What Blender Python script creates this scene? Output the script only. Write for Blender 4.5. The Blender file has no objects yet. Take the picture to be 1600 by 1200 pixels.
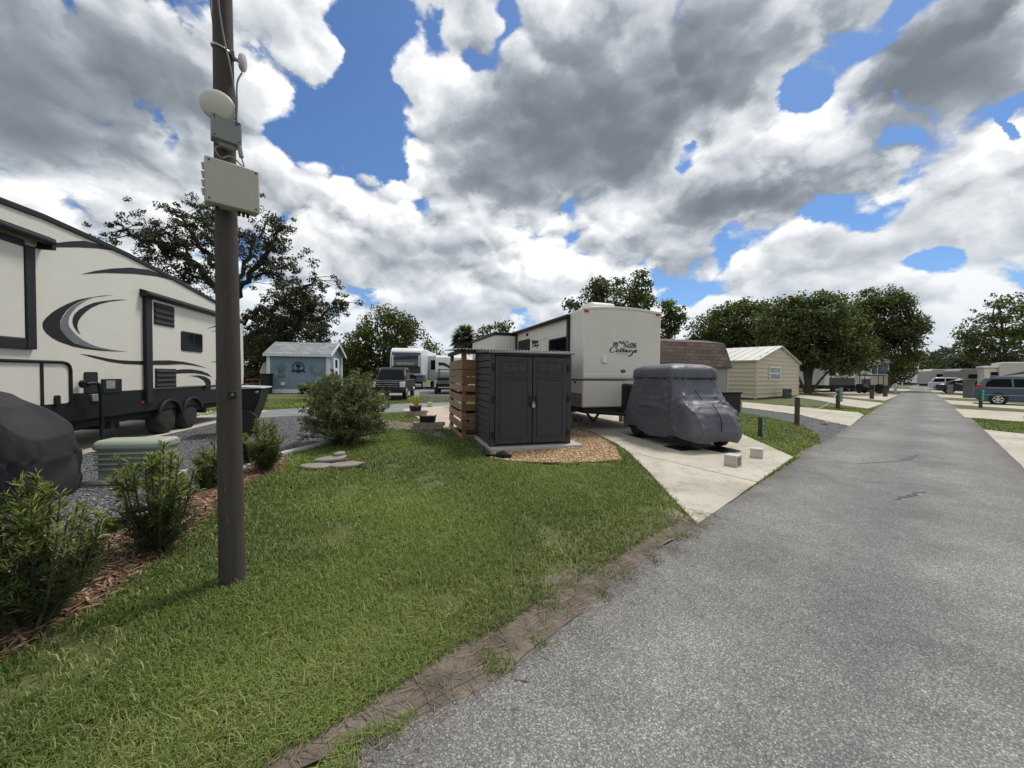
import bpy, bmesh, math, random
import numpy as np
from mathutils import Vector, Matrix, noise as mnoise

# ------------------------------------------------------------------ camera, world, sun, exposure
sc = bpy.context.scene
COL = sc.collection
H = 1.5            # height of the camera above the ground
F = 600.0          # focal length in pixels of the 1600 px wide photograph

cam_d = bpy.data.cameras.new('camera')
cam_d.sensor_width = 36.0
cam_d.lens = 36.0 * F / 1600.0
cam_d.clip_start = 0.05
cam_d.clip_end = 5000
cam = bpy.data.objects.new('camera', cam_d)
COL.objects.link(cam)
cam.location = (0, 0, H)
PITCH, ROLL = 1.34, -0.54       # degrees: a touch downward, and not quite level
cam.rotation_euler = (math.radians(90 - PITCH), math.radians(ROLL), 0)
sc.camera = cam

sc.view_settings.view_transform = 'Standard'
sc.view_settings.look = 'None'
sc.view_settings.gamma = 1.0
sc.view_settings.exposure = 0.36
sc.cycles.use_denoising = True
sc.cycles.max_bounces = 6
sc.cycles.diffuse_bounces = 3
sc.cycles.glossy_bounces = 3
sc.cycles.transmission_bounces = 4
sc.cycles.transparent_max_bounces = 6
sc.cycles.sample_clamp_indirect = 6.0

SUN_EL, SUN_AZ = 62.0, 38.0        # azimuth clockwise from the view axis (+Y)
sun_d = bpy.data.lights.new('sun', 'SUN')
sun_d.energy = 2.6
sun_d.angle = math.radians(12.0)
sun_d.color = (1.0, 0.95, 0.87)
sun = bpy.data.objects.new('sun', sun_d)
COL.objects.link(sun)
_el, _az = math.radians(SUN_EL), math.radians(SUN_AZ)
SUNDIR = Vector((math.sin(_az) * math.cos(_el), math.cos(_az) * math.cos(_el), math.sin(_el)))
sun.rotation_euler = SUNDIR.to_track_quat('Z', 'Y').to_euler()


CAMROT = cam.rotation_euler.to_matrix()


def ray(px, py):
    """the direction in which a spot of the photograph lies"""
    return CAMROT @ Vector(((px - 800) / F, (600 - py) / F, -1.0))


def G(px, py, h=0.0):
    """survey: the place on the ground (or at height h) seen at a spot of the photograph"""
    d = ray(px, py)
    p = d * ((h - H) / d.z)
    return Vector((p.x, p.y, h))


def P(px, py, dist):
    """survey: the place at a known distance along the view axis"""
    d = ray(px, py)
    p = d * (dist / d.y)
    return Vector((p.x, p.y, p.z + H))


def on(o, deg, px, py, y0=0.0):
    """survey: where a spot of the photograph falls on an upright face through o (its run, its height)"""
    r = math.radians(deg)
    a = Vector((math.cos(r), math.sin(r), 0))
    n = Vector((-math.sin(r), math.cos(r), 0))
    d = ray(px, py)
    t = (o[0] * n.x + o[1] * n.y + y0) / d.dot(n)
    p = d * t
    return ((p.x - o[0]) * a.x + (p.y - o[1]) * a.y, p.z + H)


def ae(px, py):
    """azimuth and elevation of the direction a spot of the sky lies in"""
    d = ray(px, py).normalized()
    return math.atan2(d.x, d.y), math.asin(d.z)


class NT:
    """a small helper for wiring node trees"""
    def __init__(s, tree):
        s.t = tree
        s.n = tree.nodes
        s.l = tree.links

    def new(s, typ, **kw):
        n = s.n.new(typ)
        for k, v in kw.items():
            setattr(n, k, v)
        return n

    def put(s, sock, v):
        if hasattr(v, 'is_output') or isinstance(v, bpy.types.NodeSocket):
            s.l.new(v, sock)
        else:
            sock.default_value = v

    def m(s, op, a, b=0.0, c=0.0, clamp=False):
        n = s.new('ShaderNodeMath', operation=op, use_clamp=clamp)
        s.put(n.inputs[0], a); s.put(n.inputs[1], b); s.put(n.inputs[2], c)
        return n.outputs[0]

    def vm(s, op, a, b=(0, 0, 0), c=(0, 0, 0), out=0):
        n = s.new('ShaderNodeVectorMath', operation=op)
        s.put(n.inputs[0], a)
        s.put(n.inputs[1], b)
        if op == 'MULTIPLY_ADD':
            s.put(n.inputs[2], c)
        if op == 'SCALE':
            s.put(n.inputs[3], c)
        return n.outputs[out]

    def noise(s, vec, scale, detail=4, rough=0.5, dist=0.0, out=0, dim='3D'):
        n = s.new('ShaderNodeTexNoise', noise_dimensions=dim)
        if vec is not None:
            s.put(n.inputs['Vector'], vec)
        n.inputs['Scale'].default_value = scale
        n.inputs['Detail'].default_value = detail
        n.inputs['Roughness'].default_value = rough
        n.inputs['Distortion'].default_value = dist
        return n.outputs[out]

    def vor(s, vec, scale, feature='F1', out=0, detail=0.0, rand=1.0, smooth=None, dim='3D'):
        n = s.new('ShaderNodeTexVoronoi', feature=feature, voronoi_dimensions=dim)
        if vec is not None:
            s.put(n.inputs['Vector'], vec)
        n.inputs['Scale'].default_value = scale
        n.inputs['Randomness'].default_value = rand
        if detail:
            n.inputs['Detail'].default_value = detail
        if smooth is not None:
            n.inputs['Smoothness'].default_value = smooth
        return n.outputs[out]

    def rng(s, v, a, b, c=0.0, d=1.0, smooth=False, clamp=True):
        n = s.new('ShaderNodeMapRange', interpolation_type='SMOOTHSTEP' if smooth else 'LINEAR', clamp=clamp)
        s.put(n.inputs[0], v)
        s.put(n.inputs[1], a); s.put(n.inputs[2], b); s.put(n.inputs[3], c); s.put(n.inputs[4], d)
        return n.outputs[0]

    def mix(s, f, a, b, blend='MIX'):
        n = s.new('ShaderNodeMix', data_type='RGBA', blend_type=blend)
        s.put(n.inputs[0], f)
        for sock, v in ((n.inputs[6], a), (n.inputs[7], b)):
            if isinstance(v, (tuple, list)):
                v = tuple(v) + (1.0,) * (4 - len(v))
            s.put(sock, v)
        return n.outputs[2]

    def ramp(s, v, stops, interp='LINEAR'):
        n = s.new('ShaderNodeValToRGB')
        n.color_ramp.interpolation = interp
        e = n.color_ramp.elements
        while len(e) < len(stops):
            e.new(0.5)
        for k, (p, c) in enumerate(stops):
            e[k].position = p
            e[k].color = tuple(c) + (1.0,) * (4 - len(c))
        s.put(n.inputs[0], v)
        return n.outputs[0]


# ------------------------------------------------------------------ the sky: blue air with broken cumulus
def build_world():
    w = bpy.data.worlds.new('World')
    sc.world = w
    w.use_nodes = True
    t = NT(w.node_tree)
    t.n.clear()
    out = t.new('ShaderNodeOutputWorld')
    tc = t.new('ShaderNodeTexCoord')
    sky = t.new('ShaderNodeTexSky', sky_type='NISHITA')
    sky.sun_disc = False
    sky.sun_elevation = _el
    sky.sun_rotation = _az
    sky.altitude = 0
    sky.air_density = 1.0
    sky.dust_density = 0.6
    sky.ozone_density = 3.0
    d = t.vm('NORMALIZE', tc.outputs['Generated'])
    sp = t.new('ShaderNodeSeparateXYZ')
    t.l.new(d, sp.inputs[0])
    x, y, z = sp.outputs
    zz = t.m('MAXIMUM', z, 0.0)
    # directions, squeezed a little in height: cloud heads are rounder than they are tall
    q = t.vm('MULTIPLY', d, (1.0, 1.0, 1.45))
    near = t.rng(z, 0.08, 0.50, 0.0, 1.0, smooth=True)
    # azimuth and elevation, ruffled by noise so that no cloud edge is a smooth curve
    cae = t.new('ShaderNodeCombineXYZ')
    t.l.new(t.m('ARCTAN2', x, y), cae.inputs[0])
    t.l.new(t.m('ARCSINE', z), cae.inputs[1])
    warp = t.noise(q, 4.2, 6, 0.62, out=1)
    warp = t.vm('SUBTRACT', warp, (0.5, 0.5, 0.5))
    AE = t.vm('MULTIPLY_ADD', warp, (0.20, 0.17, 0.0), cae.outputs[0])

    def field(blobs, base):
        acc = base
        for (px, py, rx, ry, wt) in blobs:
            a, e = ae(px, py)
            a1, _ = ae(px + rx, py); a0, _ = ae(px - rx, py)
            _, e1 = ae(px, py - ry); _, e0 = ae(px, py + ry)
            sa, se = 2.0 / (a1 - a0), 2.0 / (e1 - e0)
            v = t.vm('MULTIPLY_ADD', AE, (sa, se, 0), (-a * sa, -e * se, 0))
            ln = t.vm('LENGTH', v, out=1)
            g = t.rng(ln, 0.25, 1.75, 1.0, 0.0, smooth=True)
            acc = t.m('MULTIPLY_ADD', g, wt, acc)
        return acc

    # openings where the blue shows (negative) and banks that close the deck (positive)
    cover = field([(x_, y_, rx * .82, ry * .82, w_ * 1.45) for x_, y_, rx, ry, w_ in HOLES], 0.90)
    cover = t.m('ADD', cover, t.rng(z, 0.10, 0.55, 0.15, 0.0, smooth=True))
    # how grey each bank is from below (negative) or how brightly its edge is lit (positive)
    tone = field(TONES, 0.0)

    def relief(vec):
        big = t.noise(vec, 2.6, 6, 0.56)
        fine = t.noise(vec, 6.5, 7, 0.60)
        f = t.vor(vec, 6.5, 'F1', detail=1.5)
        b = t.m('MULTIPLY_ADD', t.m('MULTIPLY', f, f), -1.0, 0.30)
        n = t.m('ADD', t.m('MULTIPLY', big, t.rng(near, 0, 1, 0.45, 0.75)), t.m('MULTIPLY', fine, t.rng(near, 0, 1, 0.55, 0.25)))
        return t.m('MULTIPLY_ADD', b, 0.40, n)
    wq = t.vm('MULTIPLY_ADD', warp, (0.16, 0.16, 0.16), q)
    r0 = relief(wq)
    r1 = relief(t.vm('ADD', wq, (0.010, 0.004, 0.030)))
    rc = t.m('SUBTRACT', r0, 0.545)
    dens = t.m('MULTIPLY_ADD', rc, 2.1, cover)
    mask = t.rng(dens, -0.04, 0.26, smooth=True)
    thick = t.rng(dens, 0.15, 1.25, smooth=True)
    lit = t.m('SUBTRACT', r0, r1)
    # brightness of the cloud: bright where thin or turned to the sun, grey where thick
    b = t.m('MULTIPLY_ADD', thick, -0.20, 0.885)
    b = t.m('MULTIPLY_ADD', t.m('MULTIPLY', lit, t.rng(tone, -0.3, 0.1, 0.35, 1.0)), 1.35, b)
    b = t.m('MULTIPLY_ADD', rc, 0.30, b)
    b = t.m('ADD', b, t.m('ADD', tone, t.rng(z, 0.10, 0.50, 0.115, 0.0, smooth=True)))
    b = t.m('SMOOTH_MAX', b, 0.36, 0.22)
    soft = t.m('MINIMUM', b, 0.97)
    col = t.ramp(soft, [(0.0, (0.145, 0.168, 0.195)), (0.38, (0.170, 0.194, 0.226)), (0.55, (0.305, 0.342, 0.388)), (0.72, (0.56, 0.59, 0.63)),
                        (0.88, (0.78, 0.80, 0.82)), (1.0, (1.0, 1.0, 1.0))])
    # low down the clouds pale away into the air
    low = t.rng(z, 0.02, 0.30, 0.62, 0.0, smooth=True)
    col = t.mix(low, col, (0.56, 0.63, 0.70))
    mask = t.m('MAXIMUM', mask, t.rng(z, 0.0, 0.10, 0.75, 0.0, smooth=True))
    col = t.mix(t.rng(z, -0.06, -0.01, 1.0, 0.0), col, (0.12, 0.13, 0.11))
    bg_sky = t.new('ShaderNodeBackground')
    t.l.new(t.mix(1.0, sky.outputs[0], SKY_TINT, 'MULTIPLY'), bg_sky.inputs[0])
    bg_sky.inputs[1].default_value = 0.10
    bg_c = t.new('ShaderNodeBackground')
    t.l.new(col, bg_c.inputs[0])
    bg_c.inputs[1].default_value = 0.88
    mx = t.new('ShaderNodeMixShader')
    t.l.new(mask, mx.inputs[0])
    t.l.new(bg_sky.outputs[0], mx.inputs[1])
    t.l.new(bg_c.outputs[0], mx.inputs[2])
    t.l.new(mx.outputs[0], out.inputs[0])
    w.cycles.sampling_method = 'MANUAL'
    w.cycles.sample_map_resolution = 512


SKY_TINT = (0.56, 0.74, 0.93)
HOLES = [(570, 20, 95, 60, -0.55), (590, 150, 62, 110, -0.75), (480, 215, 80, 45, -0.60), (590, 245, 60, 30, -0.45), (672, 60, 26, 70, -0.35),
         (632, 150, 26, 60, 0.45), (1262, 140, 40, 48, -0.70), (1060, 255, 34, 26, -0.62),
         (1440, 412, 54, 30, -0.60), (1598, 205, 14, 34, -0.5), (255, 245, 36, 36, -0.48), (592, 455, 34, 24, -0.45),
         
         (150, 130, 300, 170, 0.25), (900, 200, 260, 130, 0.30), (1430, 150, 110, 90, 0.25), (1150, 320, 120, 50, 0.2), (760, 420, 200, 80, 0.2), (1085, 140, 90, 70, 0.3), (1150, 290, 110, 50, 0.25), (1010, 350, 180, 50, 0.2), (540, 335, 190, 45, 0.3), (1250, 420, 110, 50, 0.25), (1330, 270, 60, 50, .25), (1300, 15, 150, 50, .35), (1450, 110, 130, 80, .35), (1530, 20, 80, 50, .3), (1230, 280, 80, 40, .2)]
TONES = [(120, 130, 260, 130, -0.26), (60, 235, 150, 60, -0.14), (300, 60, 90, 60, -0.05), (860, 250, 170, 65, -0.26), (1020, 130, 220, 100, -0.22),
         (1440, 170, 130, 95, -0.26), (1150, 318, 110, 34, -0.26), (655, 395, 80, 32, -0.18), (700, 490, 110, 22, -0.18), (1340, 380, 140, 36, -0.16),
         (1080, 400, 60, 18, -0.12), (780, 150, 60, 80, -0.08), (1560, 120, 60, 80, -0.12),
         (500, 140, 50, 70, 0.18), (640, 140, 36, 80, 0.20), (560, 300, 180, 50, 0.14), (700, 60, 26, 70, 0.12), (850, 60, 70, 40, 0.06), (1240, 230, 60, 50, 0.16),
         (825, 375, 50, 45, 0.16), (950, 335, 60, 35, 0.12), (60, 285, 80, 36, 0.16), (640, 260, 60, 36, 0.12), (1510, 455, 70, 36, 0.16), (1540, 250, 60, 60, 0.14),
         (180, 300, 110, 36, 0.10), (1340, 150, 30, 40, 0.16), (860, 410, 60, 26, 0.08)]
build_world()
# ------------------------------------------------------------------ materials
MATS = {}


def mat(name, col, rough=0.6, var=0.12, scale=6.0, bump=0.0, bscale=60.0, metal=0.0, spec=0.5, coat=0.0, stretch=(1, 1, 1), dirt=0.0, island=0.0,
        dirt_col=(0.10, 0.085, 0.065)):
    """a painted or raw surface with uneven tone, uneven gloss, a fine bump and (dirt) patchy grime"""
    if name in MATS:
        return MATS[name]
    m = bpy.data.materials.new(name)
    m.use_nodes = True
    t = NT(m.node_tree)
    b = t.n['Principled BSDF']
    tc = t.new('ShaderNodeTexCoord')
    v = t.vm('MULTIPLY', tc.outputs['Object'], stretch)
    n1 = t.noise(v, scale, 5, 0.6)
    n2 = t.noise(v, scale * 9, 3, 0.6)
    f = t.m('MULTIPLY_ADD', n2, 0.4, t.m('MULTIPLY', n1, 0.6))
    lo = tuple(c * (1 - var) for c in col)
    hi = tuple(min(1, c * (1 + var)) for c in col)
    c = t.mix(t.rng(f, 0.3, 0.7), lo, hi)
    if island:
        g = t.new('ShaderNodeNewGeometry')
        c = t.mix(1.0, c, t.mix(g.outputs['Random Per Island'], (1 - island,) * 3, (1 + island,) * 3), 'MULTIPLY')
    if dirt:
        d = t.rng(t.noise(v, scale * 0.6, 7, 0.7), 0.48, 0.75, 0.0, dirt)
        c = t.mix(d, c, dirt_col)
    t.l.new(c, b.inputs['Base Color'])
    t.put(b.inputs['Roughness'], t.rng(n1, 0.3, 0.7, max(0.02, rough - 0.08), min(1, rough + 0.08)))
    b.inputs['Metallic'].default_value = metal
    b.inputs['Specular IOR Level'].default_value = spec
    b.inputs['Coat Weight'].default_value = coat
    b.inputs['Coat Roughness'].default_value = 0.08
    if bump:
        bp = t.new('ShaderNodeBump')
        bp.inputs['Strength'].default_value = bump
        bp.inputs['Distance'].default_value = 0.01
        t.l.new(t.noise(v, bscale, 4, 0.6), bp.inputs['Height'])
        t.l.new(bp.outputs[0], b.inputs['Normal'])
    MATS[name] = m
    return m


def leafmat(name, dark, light, tip=None, trans=0.35, rough=0.55):
    """foliage: each leaf has its own tone (attribute 'tone', above 1 = fresh growth), lets some light through"""
    if name in MATS:
        return MATS[name]
    m = bpy.data.materials.new(name)
    m.use_nodes = True
    t = NT(m.node_tree)
    b = t.n['Principled BSDF']
    out = t.n['Material Output']
    at = t.new('ShaderNodeAttribute', attribute_name='tone')
    c = t.mix(t.m('MINIMUM', at.outputs['Fac'], 1.0), dark, light)
    if tip:
        c = t.mix(t.rng(at.outputs['Fac'], 1.0, 2.0), c, tip)
    t.l.new(c, b.inputs['Base Color'])
    b.inputs['Roughness'].default_value = rough
    b.inputs['Specular IOR Level'].default_value = 0.35
    tr = t.new('ShaderNodeBsdfTranslucent')
    t.l.new(t.mix(1.0, c, (1.1, 1.25, 0.5), 'MULTIPLY'), tr.inputs[0])
    mx = t.new('ShaderNodeMixShader')
    mx.inputs[0].default_value = trans
    t.l.new(b.outputs[0], mx.inputs[1])
    t.l.new(tr.outputs[0], mx.inputs[2])
    t.l.new(mx.outputs[0], out.inputs[0])
    MATS[name] = m
    return m


# ------------------------------------------------------------------ objects
def tag(o, label=None, cat=None, group=None, kind=None):
    if label: o['label'] = label
    if cat: o['category'] = cat
    if group: o['group'] = group
    if kind: o['kind'] = kind
    return o


def thing(name, label, cat, loc=(0, 0, 0), deg=0.0, group=None):
    o = bpy.data.objects.new(name, None)
    COL.objects.link(o)
    o.empty_display_size = 0.2
    o.location = loc
    o.rotation_euler = (0, 0, math.radians(deg))
    return tag(o, label, cat, group)


def copy_tree(o, parent=None):
    c = o.copy()
    COL.objects.link(c)
    if parent is not None:
        c.parent = parent
    for ch in [k for k in bpy.data.objects if k.parent == o]:
        copy_tree(ch, c)
    return c


def link_mesh(name, me, m, parent=None):
    o = bpy.data.objects.new(name, me)
    COL.objects.link(o)
    if m is not None:
        me.materials.append(m)
    if parent is not None:
        o.parent = parent
    return o


class MB:
    """collects boxes, prisms, tubes, lathes and sheets into ONE mesh"""
    def __init__(s):
        s.v = []
        s.f = []

    def add(s, vs, fs, T=None):
        k = len(s.v)
        for p in vs:
            p = Vector(p)
            s.v.append(tuple(T @ p) if T is not None else tuple(p))
        s.f += [tuple(i + k for i in f) for f in fs]
        return s

    def box(s, x0, x1, y0, y1, z0, z1, T=None):
        vs = [(x0, y0, z0), (x1, y0, z0), (x1, y1, z0), (x0, y1, z0), (x0, y0, z1), (x1, y0, z1), (x1, y1, z1), (x0, y1, z1)]
        return s.add(vs, [(0, 3, 2, 1), (4, 5, 6, 7), (0, 1, 5, 4), (1, 2, 6, 5), (2, 3, 7, 6), (3, 0, 4, 7)], T)

    def prism(s, pts, a, b, plane='xz', T=None):
        """extrude a polygon given in a plane from a to b along the third axis"""
        n = len(pts)
        if plane == 'xz':
            mk = lambda p, w: (p[0], w, p[1])
        elif plane == 'xy':
            mk = lambda p, w: (p[0], p[1], w)
        else:
            mk = lambda p, w: (w, p[0], p[1])
        vs = [mk(p, a) for p in pts] + [mk(p, b) for p in pts]
        fs = [tuple(range(n))[::-1], tuple(range(n, 2 * n))] + [(i, (i + 1) % n, n + (i + 1) % n, n + i) for i in range(n)]
        return s.add(vs, fs, T)

    def tube(s, pts, r, n=8, caps=True):
        pts = [Vector(p) for p in pts]
        rs = r if isinstance(r, (list, tuple)) else [r] * len(pts)
        k = len(s.v)
        up = None
        for i, p in enumerate(pts):
            d = (pts[min(i + 1, len(pts) - 1)] - pts[max(i - 1, 0)])
            d = d.normalized() if d.length > 1e-9 else Vector((0, 0, 1))
            if up is None:
                up = Vector((0, 0, 1)) if abs(d.z) < 0.9 else Vector((1, 0, 0))
            a = d.cross(up)
            a = a.normalized() if a.length > 1e-6 else d.orthogonal().normalized()
            up = a.cross(d).normalized()
            for j in range(n):
                th = 2 * math.pi * j / n
                s.v.append(tuple(p + (a * math.cos(th) + up * math.sin(th)) * rs[i]))
        for i in range(len(pts) - 1):
            for j in range(n):
                j2 = (j + 1) % n
                s.f.append((k + i * n + j, k + i * n + j2, k + (i + 1) * n + j2, k + (i + 1) * n + j))
        if caps:
            s.f.append(tuple(k + j for j in range(n))[::-1])
            s.f.append(tuple(k + (len(pts) - 1) * n + j for j in range(n)))
        return s

    def lathe(s, prof, n=24, T=None):
        """turn a profile of (radius, height) round the z axis"""
        k = len(s.v)
        vs, fs = [], []
        for r, z in prof:
            for j in range(n):
                th = 2 * math.pi * j / n
                vs.append((r * math.cos(th), r * math.sin(th), z))
        for i in range(len(prof) - 1):
            for j in range(n):
                j2 = (j + 1) % n
                fs.append((i * n + j, i * n + j2, (i + 1) * n + j2, (i + 1) * n + j))
        fs.append(tuple(range(n))[::-1])
        fs.append(tuple((len(prof) - 1) * n + j for j in range(n)))
        return s.add(vs, fs, T)

    def grid(s, nu, nv, fn, closed=False):
        vs = [fn(i / (nu - (0 if closed else 1)), j / (nv - 1)) for j in range(nv) for i in range(nu)]
        fs = []
        for j in range(nv - 1):
            for i in range(nu if closed else nu - 1):
                i2 = (i + 1) % nu
                fs.append((j * nu + i, j * nu + i2, (j + 1) * nu + i2, (j + 1) * nu + i))
        return s.add(vs, fs)

    def build(s, name, m, parent=None, smooth=None, bevel=0.0, fix=True):
        me = bpy.data.meshes.new(name)
        me.from_pydata(s.v, [], s.f)
        if fix:
            bm = bmesh.new()
            bm.from_mesh(me)
            bmesh.ops.recalc_face_normals(bm, faces=bm.faces)
            bm.to_mesh(me)
            bm.free()
        o = link_mesh(name, me, m, parent)
        if bevel:
            md = o.modifiers.new('bevel', 'BEVEL')
            md.width = bevel
            md.segments = 2
            md.limit_method = 'ANGLE'
            md.angle_limit = math.radians(35)
            md.use_clamp_overlap = True
            if smooth is None:
                smooth = 40
        if smooth:
            me.polygons.foreach_set('use_smooth', [True] * len(me.polygons))
            if smooth < 180:
                me.set_sharp_from_angle(angle=math.radians(smooth))
        return o


def rot(axis, deg):
    return Matrix.Rotation(math.radians(deg), 4, axis)


def move(x, y, z):
    return Matrix.Translation((x, y, z))


def rrect(x0, x1, z0, z1, r, n=5):
    """a rounded rectangle as a polygon"""
    out = []
    for cx, cz, a0 in ((x1 - r, z1 - r, 0), (x0 + r, z1 - r, 90), (x0 + r, z0 + r, 180), (x1 - r, z0 + r, 270)):
        for k in range(n + 1):
            a = math.radians(a0 + 90 * k / n)
            out.append((cx + r * math.cos(a), cz + r * math.sin(a)))
    return out


def smoothline(pts, n=6, closed=False):
    """Catmull-Rom through the points"""
    P_ = [Vector(p) for p in pts]
    m = len(P_)
    out = []
    for i in range(m if closed else m - 1):
        p0 = P_[(i - 1) % m] if closed or i > 0 else P_[0]
        p1, p2 = P_[i], P_[(i + 1) % m]
        p3 = P_[(i + 2) % m] if closed or i + 2 < m else P_[-1]
        for k in range(n):
            u = k / n
            out.append(0.5 * ((2 * p1) + (p2 - p0) * u + (2 * p0 - 5 * p1 + 4 * p2 - p3) * u * u + (3 * p1 - p0 - 3 * p2 + p3) * u ** 3))
    if not closed:
        out.append(P_[-1])
    return out


def text_mb(word, size, depth, T, shear=0.0, mbld=None, spacing=1.0):
    """lettering as solid mesh; the text runs along local x, stands along local y before T"""
    c = bpy.data.curves.new('lettering', 'FONT')
    c.body = word
    c.size = size
    c.extrude = depth
    c.shear = shear
    c.align_x = 'CENTER'
    c.align_y = 'CENTER'
    c.space_character = spacing
    c.resolution_u = 3
    o = bpy.data.objects.new('lettering', c)
    COL.objects.link(o)
    dg = bpy.context.evaluated_depsgraph_get()
    me = bpy.data.meshes.new_from_object(o.evaluated_get(dg))
    mbld = mbld or MB()
    mbld.add([v.co for v in me.vertices], [tuple(p.vertices) for p in me.polygons], T)
    bpy.data.objects.remove(o)
    bpy.data.curves.remove(c)
    bpy.data.meshes.remove(me)
    return mbld


UPRIGHT = rot('X', 90)     # stands lettering up so that it reads from -y


def np_mesh(name, V, faces_flat, nper, m, parent=None, tone=None, smooth=False):
    """a mesh straight from arrays; faces all have nper corners; tone = one value per face"""
    me = bpy.data.meshes.new(name)
    nf = len(faces_flat) // nper
    me.vertices.add(len(V))
    me.vertices.foreach_set('co', np.asarray(V, np.float32).ravel())
    me.loops.add(len(faces_flat))
    me.loops.foreach_set('vertex_index', np.asarray(faces_flat, np.int32))
    me.polygons.add(nf)
    me.polygons.foreach_set('loop_start', np.arange(0, nf * nper, nper, dtype=np.int32))
    if tone is not None:
        a = me.attributes.new('tone', 'FLOAT', 'FACE')
        a.data.foreach_set('value', np.asarray(tone, np.float32))
    me.update(calc_edges=True)
    if smooth:
        me.polygons.foreach_set('use_smooth', [True] * nf)
    return link_mesh(name, me, m, parent)


def leaves(name, C, size, m, parent, rng_, tone, aspect=0.5, up=0.3, D=None):
    """a leaf blade (a diamond folded along its midrib) at each centre; D = pointing direction or None for any"""
    n = len(C)
    if D is None:
        D = rng_.normal(size=(n, 3))
        D[:, 2] -= 0.15
    D = D / np.maximum(np.linalg.norm(D, axis=1, keepdims=True), 1e-6)
    N = rng_.normal(size=(n, 3))
    N[:, 2] += up * 3
    S = np.cross(D, N)
    S /= np.maximum(np.linalg.norm(S, axis=1, keepdims=True), 1e-6)
    U = np.cross(S, D)
    L = np.asarray(size).reshape(-1, 1) * np.ones((n, 1))
    a = C - D * L * 0.5
    b = C + S * L * aspect * 0.5 + U * L * 0.08
    c = C + D * L * 0.5
    d = C - S * L * aspect * 0.5 + U * L * 0.08
    V = np.stack([a, b, c, d], 1).reshape(-1, 3)
    idx = np.arange(n) * 4
    Fx = np.stack([idx, idx + 1, idx + 2, idx, idx + 2, idx + 3], 1).ravel()
    return np_mesh(name, V, Fx, 3, m, parent, np.repeat(tone, 2))


def inside(poly, X, Y):
    """which of the points lie inside a polygon"""
    r = np.zeros(len(X), bool)
    n = len(poly)
    for i in range(n):
        x0, y0 = poly[i][0], poly[i][1]
        x1, y1 = poly[(i + 1) % n][0], poly[(i + 1) % n][1]
        if y0 == y1:
            continue
        c = ((y0 > Y) != (y1 > Y)) & (X < (x1 - x0) * (Y - y0) / (y1 - y0) + x0)
        r ^= c
    return r


def gpoly(pts):
    return [tuple(G(*p)[:2]) for p in pts]


def sheet(name, pts, z, m, rough=0.0, step=0.25, seed=0, thick=0.0):
    """a ground patch; its outline is roughened by `rough` metres; `thick` gives it an edge that goes down into the soil"""
    r = random.Random(seed)
    out = []
    n = len(pts)
    for i in range(n):
        a, b = Vector(pts[i]), Vector(pts[(i + 1) % n])
        k = max(1, int((b - a).length / step)) if rough else 1
        k = min(k, 160)
        for j in range(k):
            p = a.lerp(b, j / k)
            if rough:
                q = mnoise.noise_vector(Vector((p.x * 1.7, p.y * 1.7, seed))) * rough + mnoise.noise_vector(Vector((p.x * 7, p.y * 7, seed + 5))) * rough * 0.5
                p = p + Vector((q.x, q.y))
            out.append((p.x, p.y))
    mb = MB()
    if thick:
        mb.prism(out, z - thick, z, 'xy')
    else:
        mb.add([(x, y, z) for x, y in out], [tuple(range(len(out)))])
    o = mb.build(name, m)
    if not thick:
        me = o.data
        if me.polygons[0].normal.z < 0:
            me.flip_normals()
    o['kind'] = 'structure'
    return o
# ------------------------------------------------------------------ ground materials
RD = Vector((math.sin(math.radians(46.9)), math.cos(math.radians(46.9))))     # the way the road runs
RN = Vector((RD.y, -RD.x))
R0 = Vector(G(1090, 820)[:2])
R1 = Vector(G(1600, 735)[:2])
wr = (R1 - R0).dot(RN)


def ground_mat(name, build):
    m = bpy.data.materials.new(name)
    m.use_nodes = True
    t = NT(m.node_tree)
    b = t.n['Principled BSDF']
    g = t.new('ShaderNodeNewGeometry')
    v = g.outputs['Position']
    b.inputs['Specular IOR Level'].default_value = 0.3
    col, rough, height, strength = build(t, v)
    t.l.new(col, b.inputs['Base Color'])
    t.put(b.inputs['Roughness'], rough)
    if height is not None:
        bp = t.new('ShaderNodeBump')
        bp.inputs['Strength'].default_value = strength
        bp.inputs['Distance'].default_value = 0.02
        t.l.new(height, bp.inputs['Height'])
        t.l.new(bp.outputs[0], b.inputs['Normal'])
    MATS[name] = m
    return m


def _turf(t, v):
    n1 = t.noise(v, 0.35, 6, 0.65)
    n2 = t.noise(v, 9, 6, 0.7)
    n3 = t.noise(v, 1.6, 5, 0.6)
    c = t.ramp(t.m('MULTIPLY_ADD', n2, 0.6, t.m('MULTIPLY', n1, 0.4)), [(0.3, (0.042, 0.052, 0.017)), (0.5, (0.082, 0.096, 0.031)), (0.72, (0.140, 0.145, 0.060))])
    c = t.mix(t.rng(n3, 0.56, 0.74, 0.0, 0.8), c, (0.125, 0.100, 0.062))
    return c, 0.9, n2, 0.9


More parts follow.
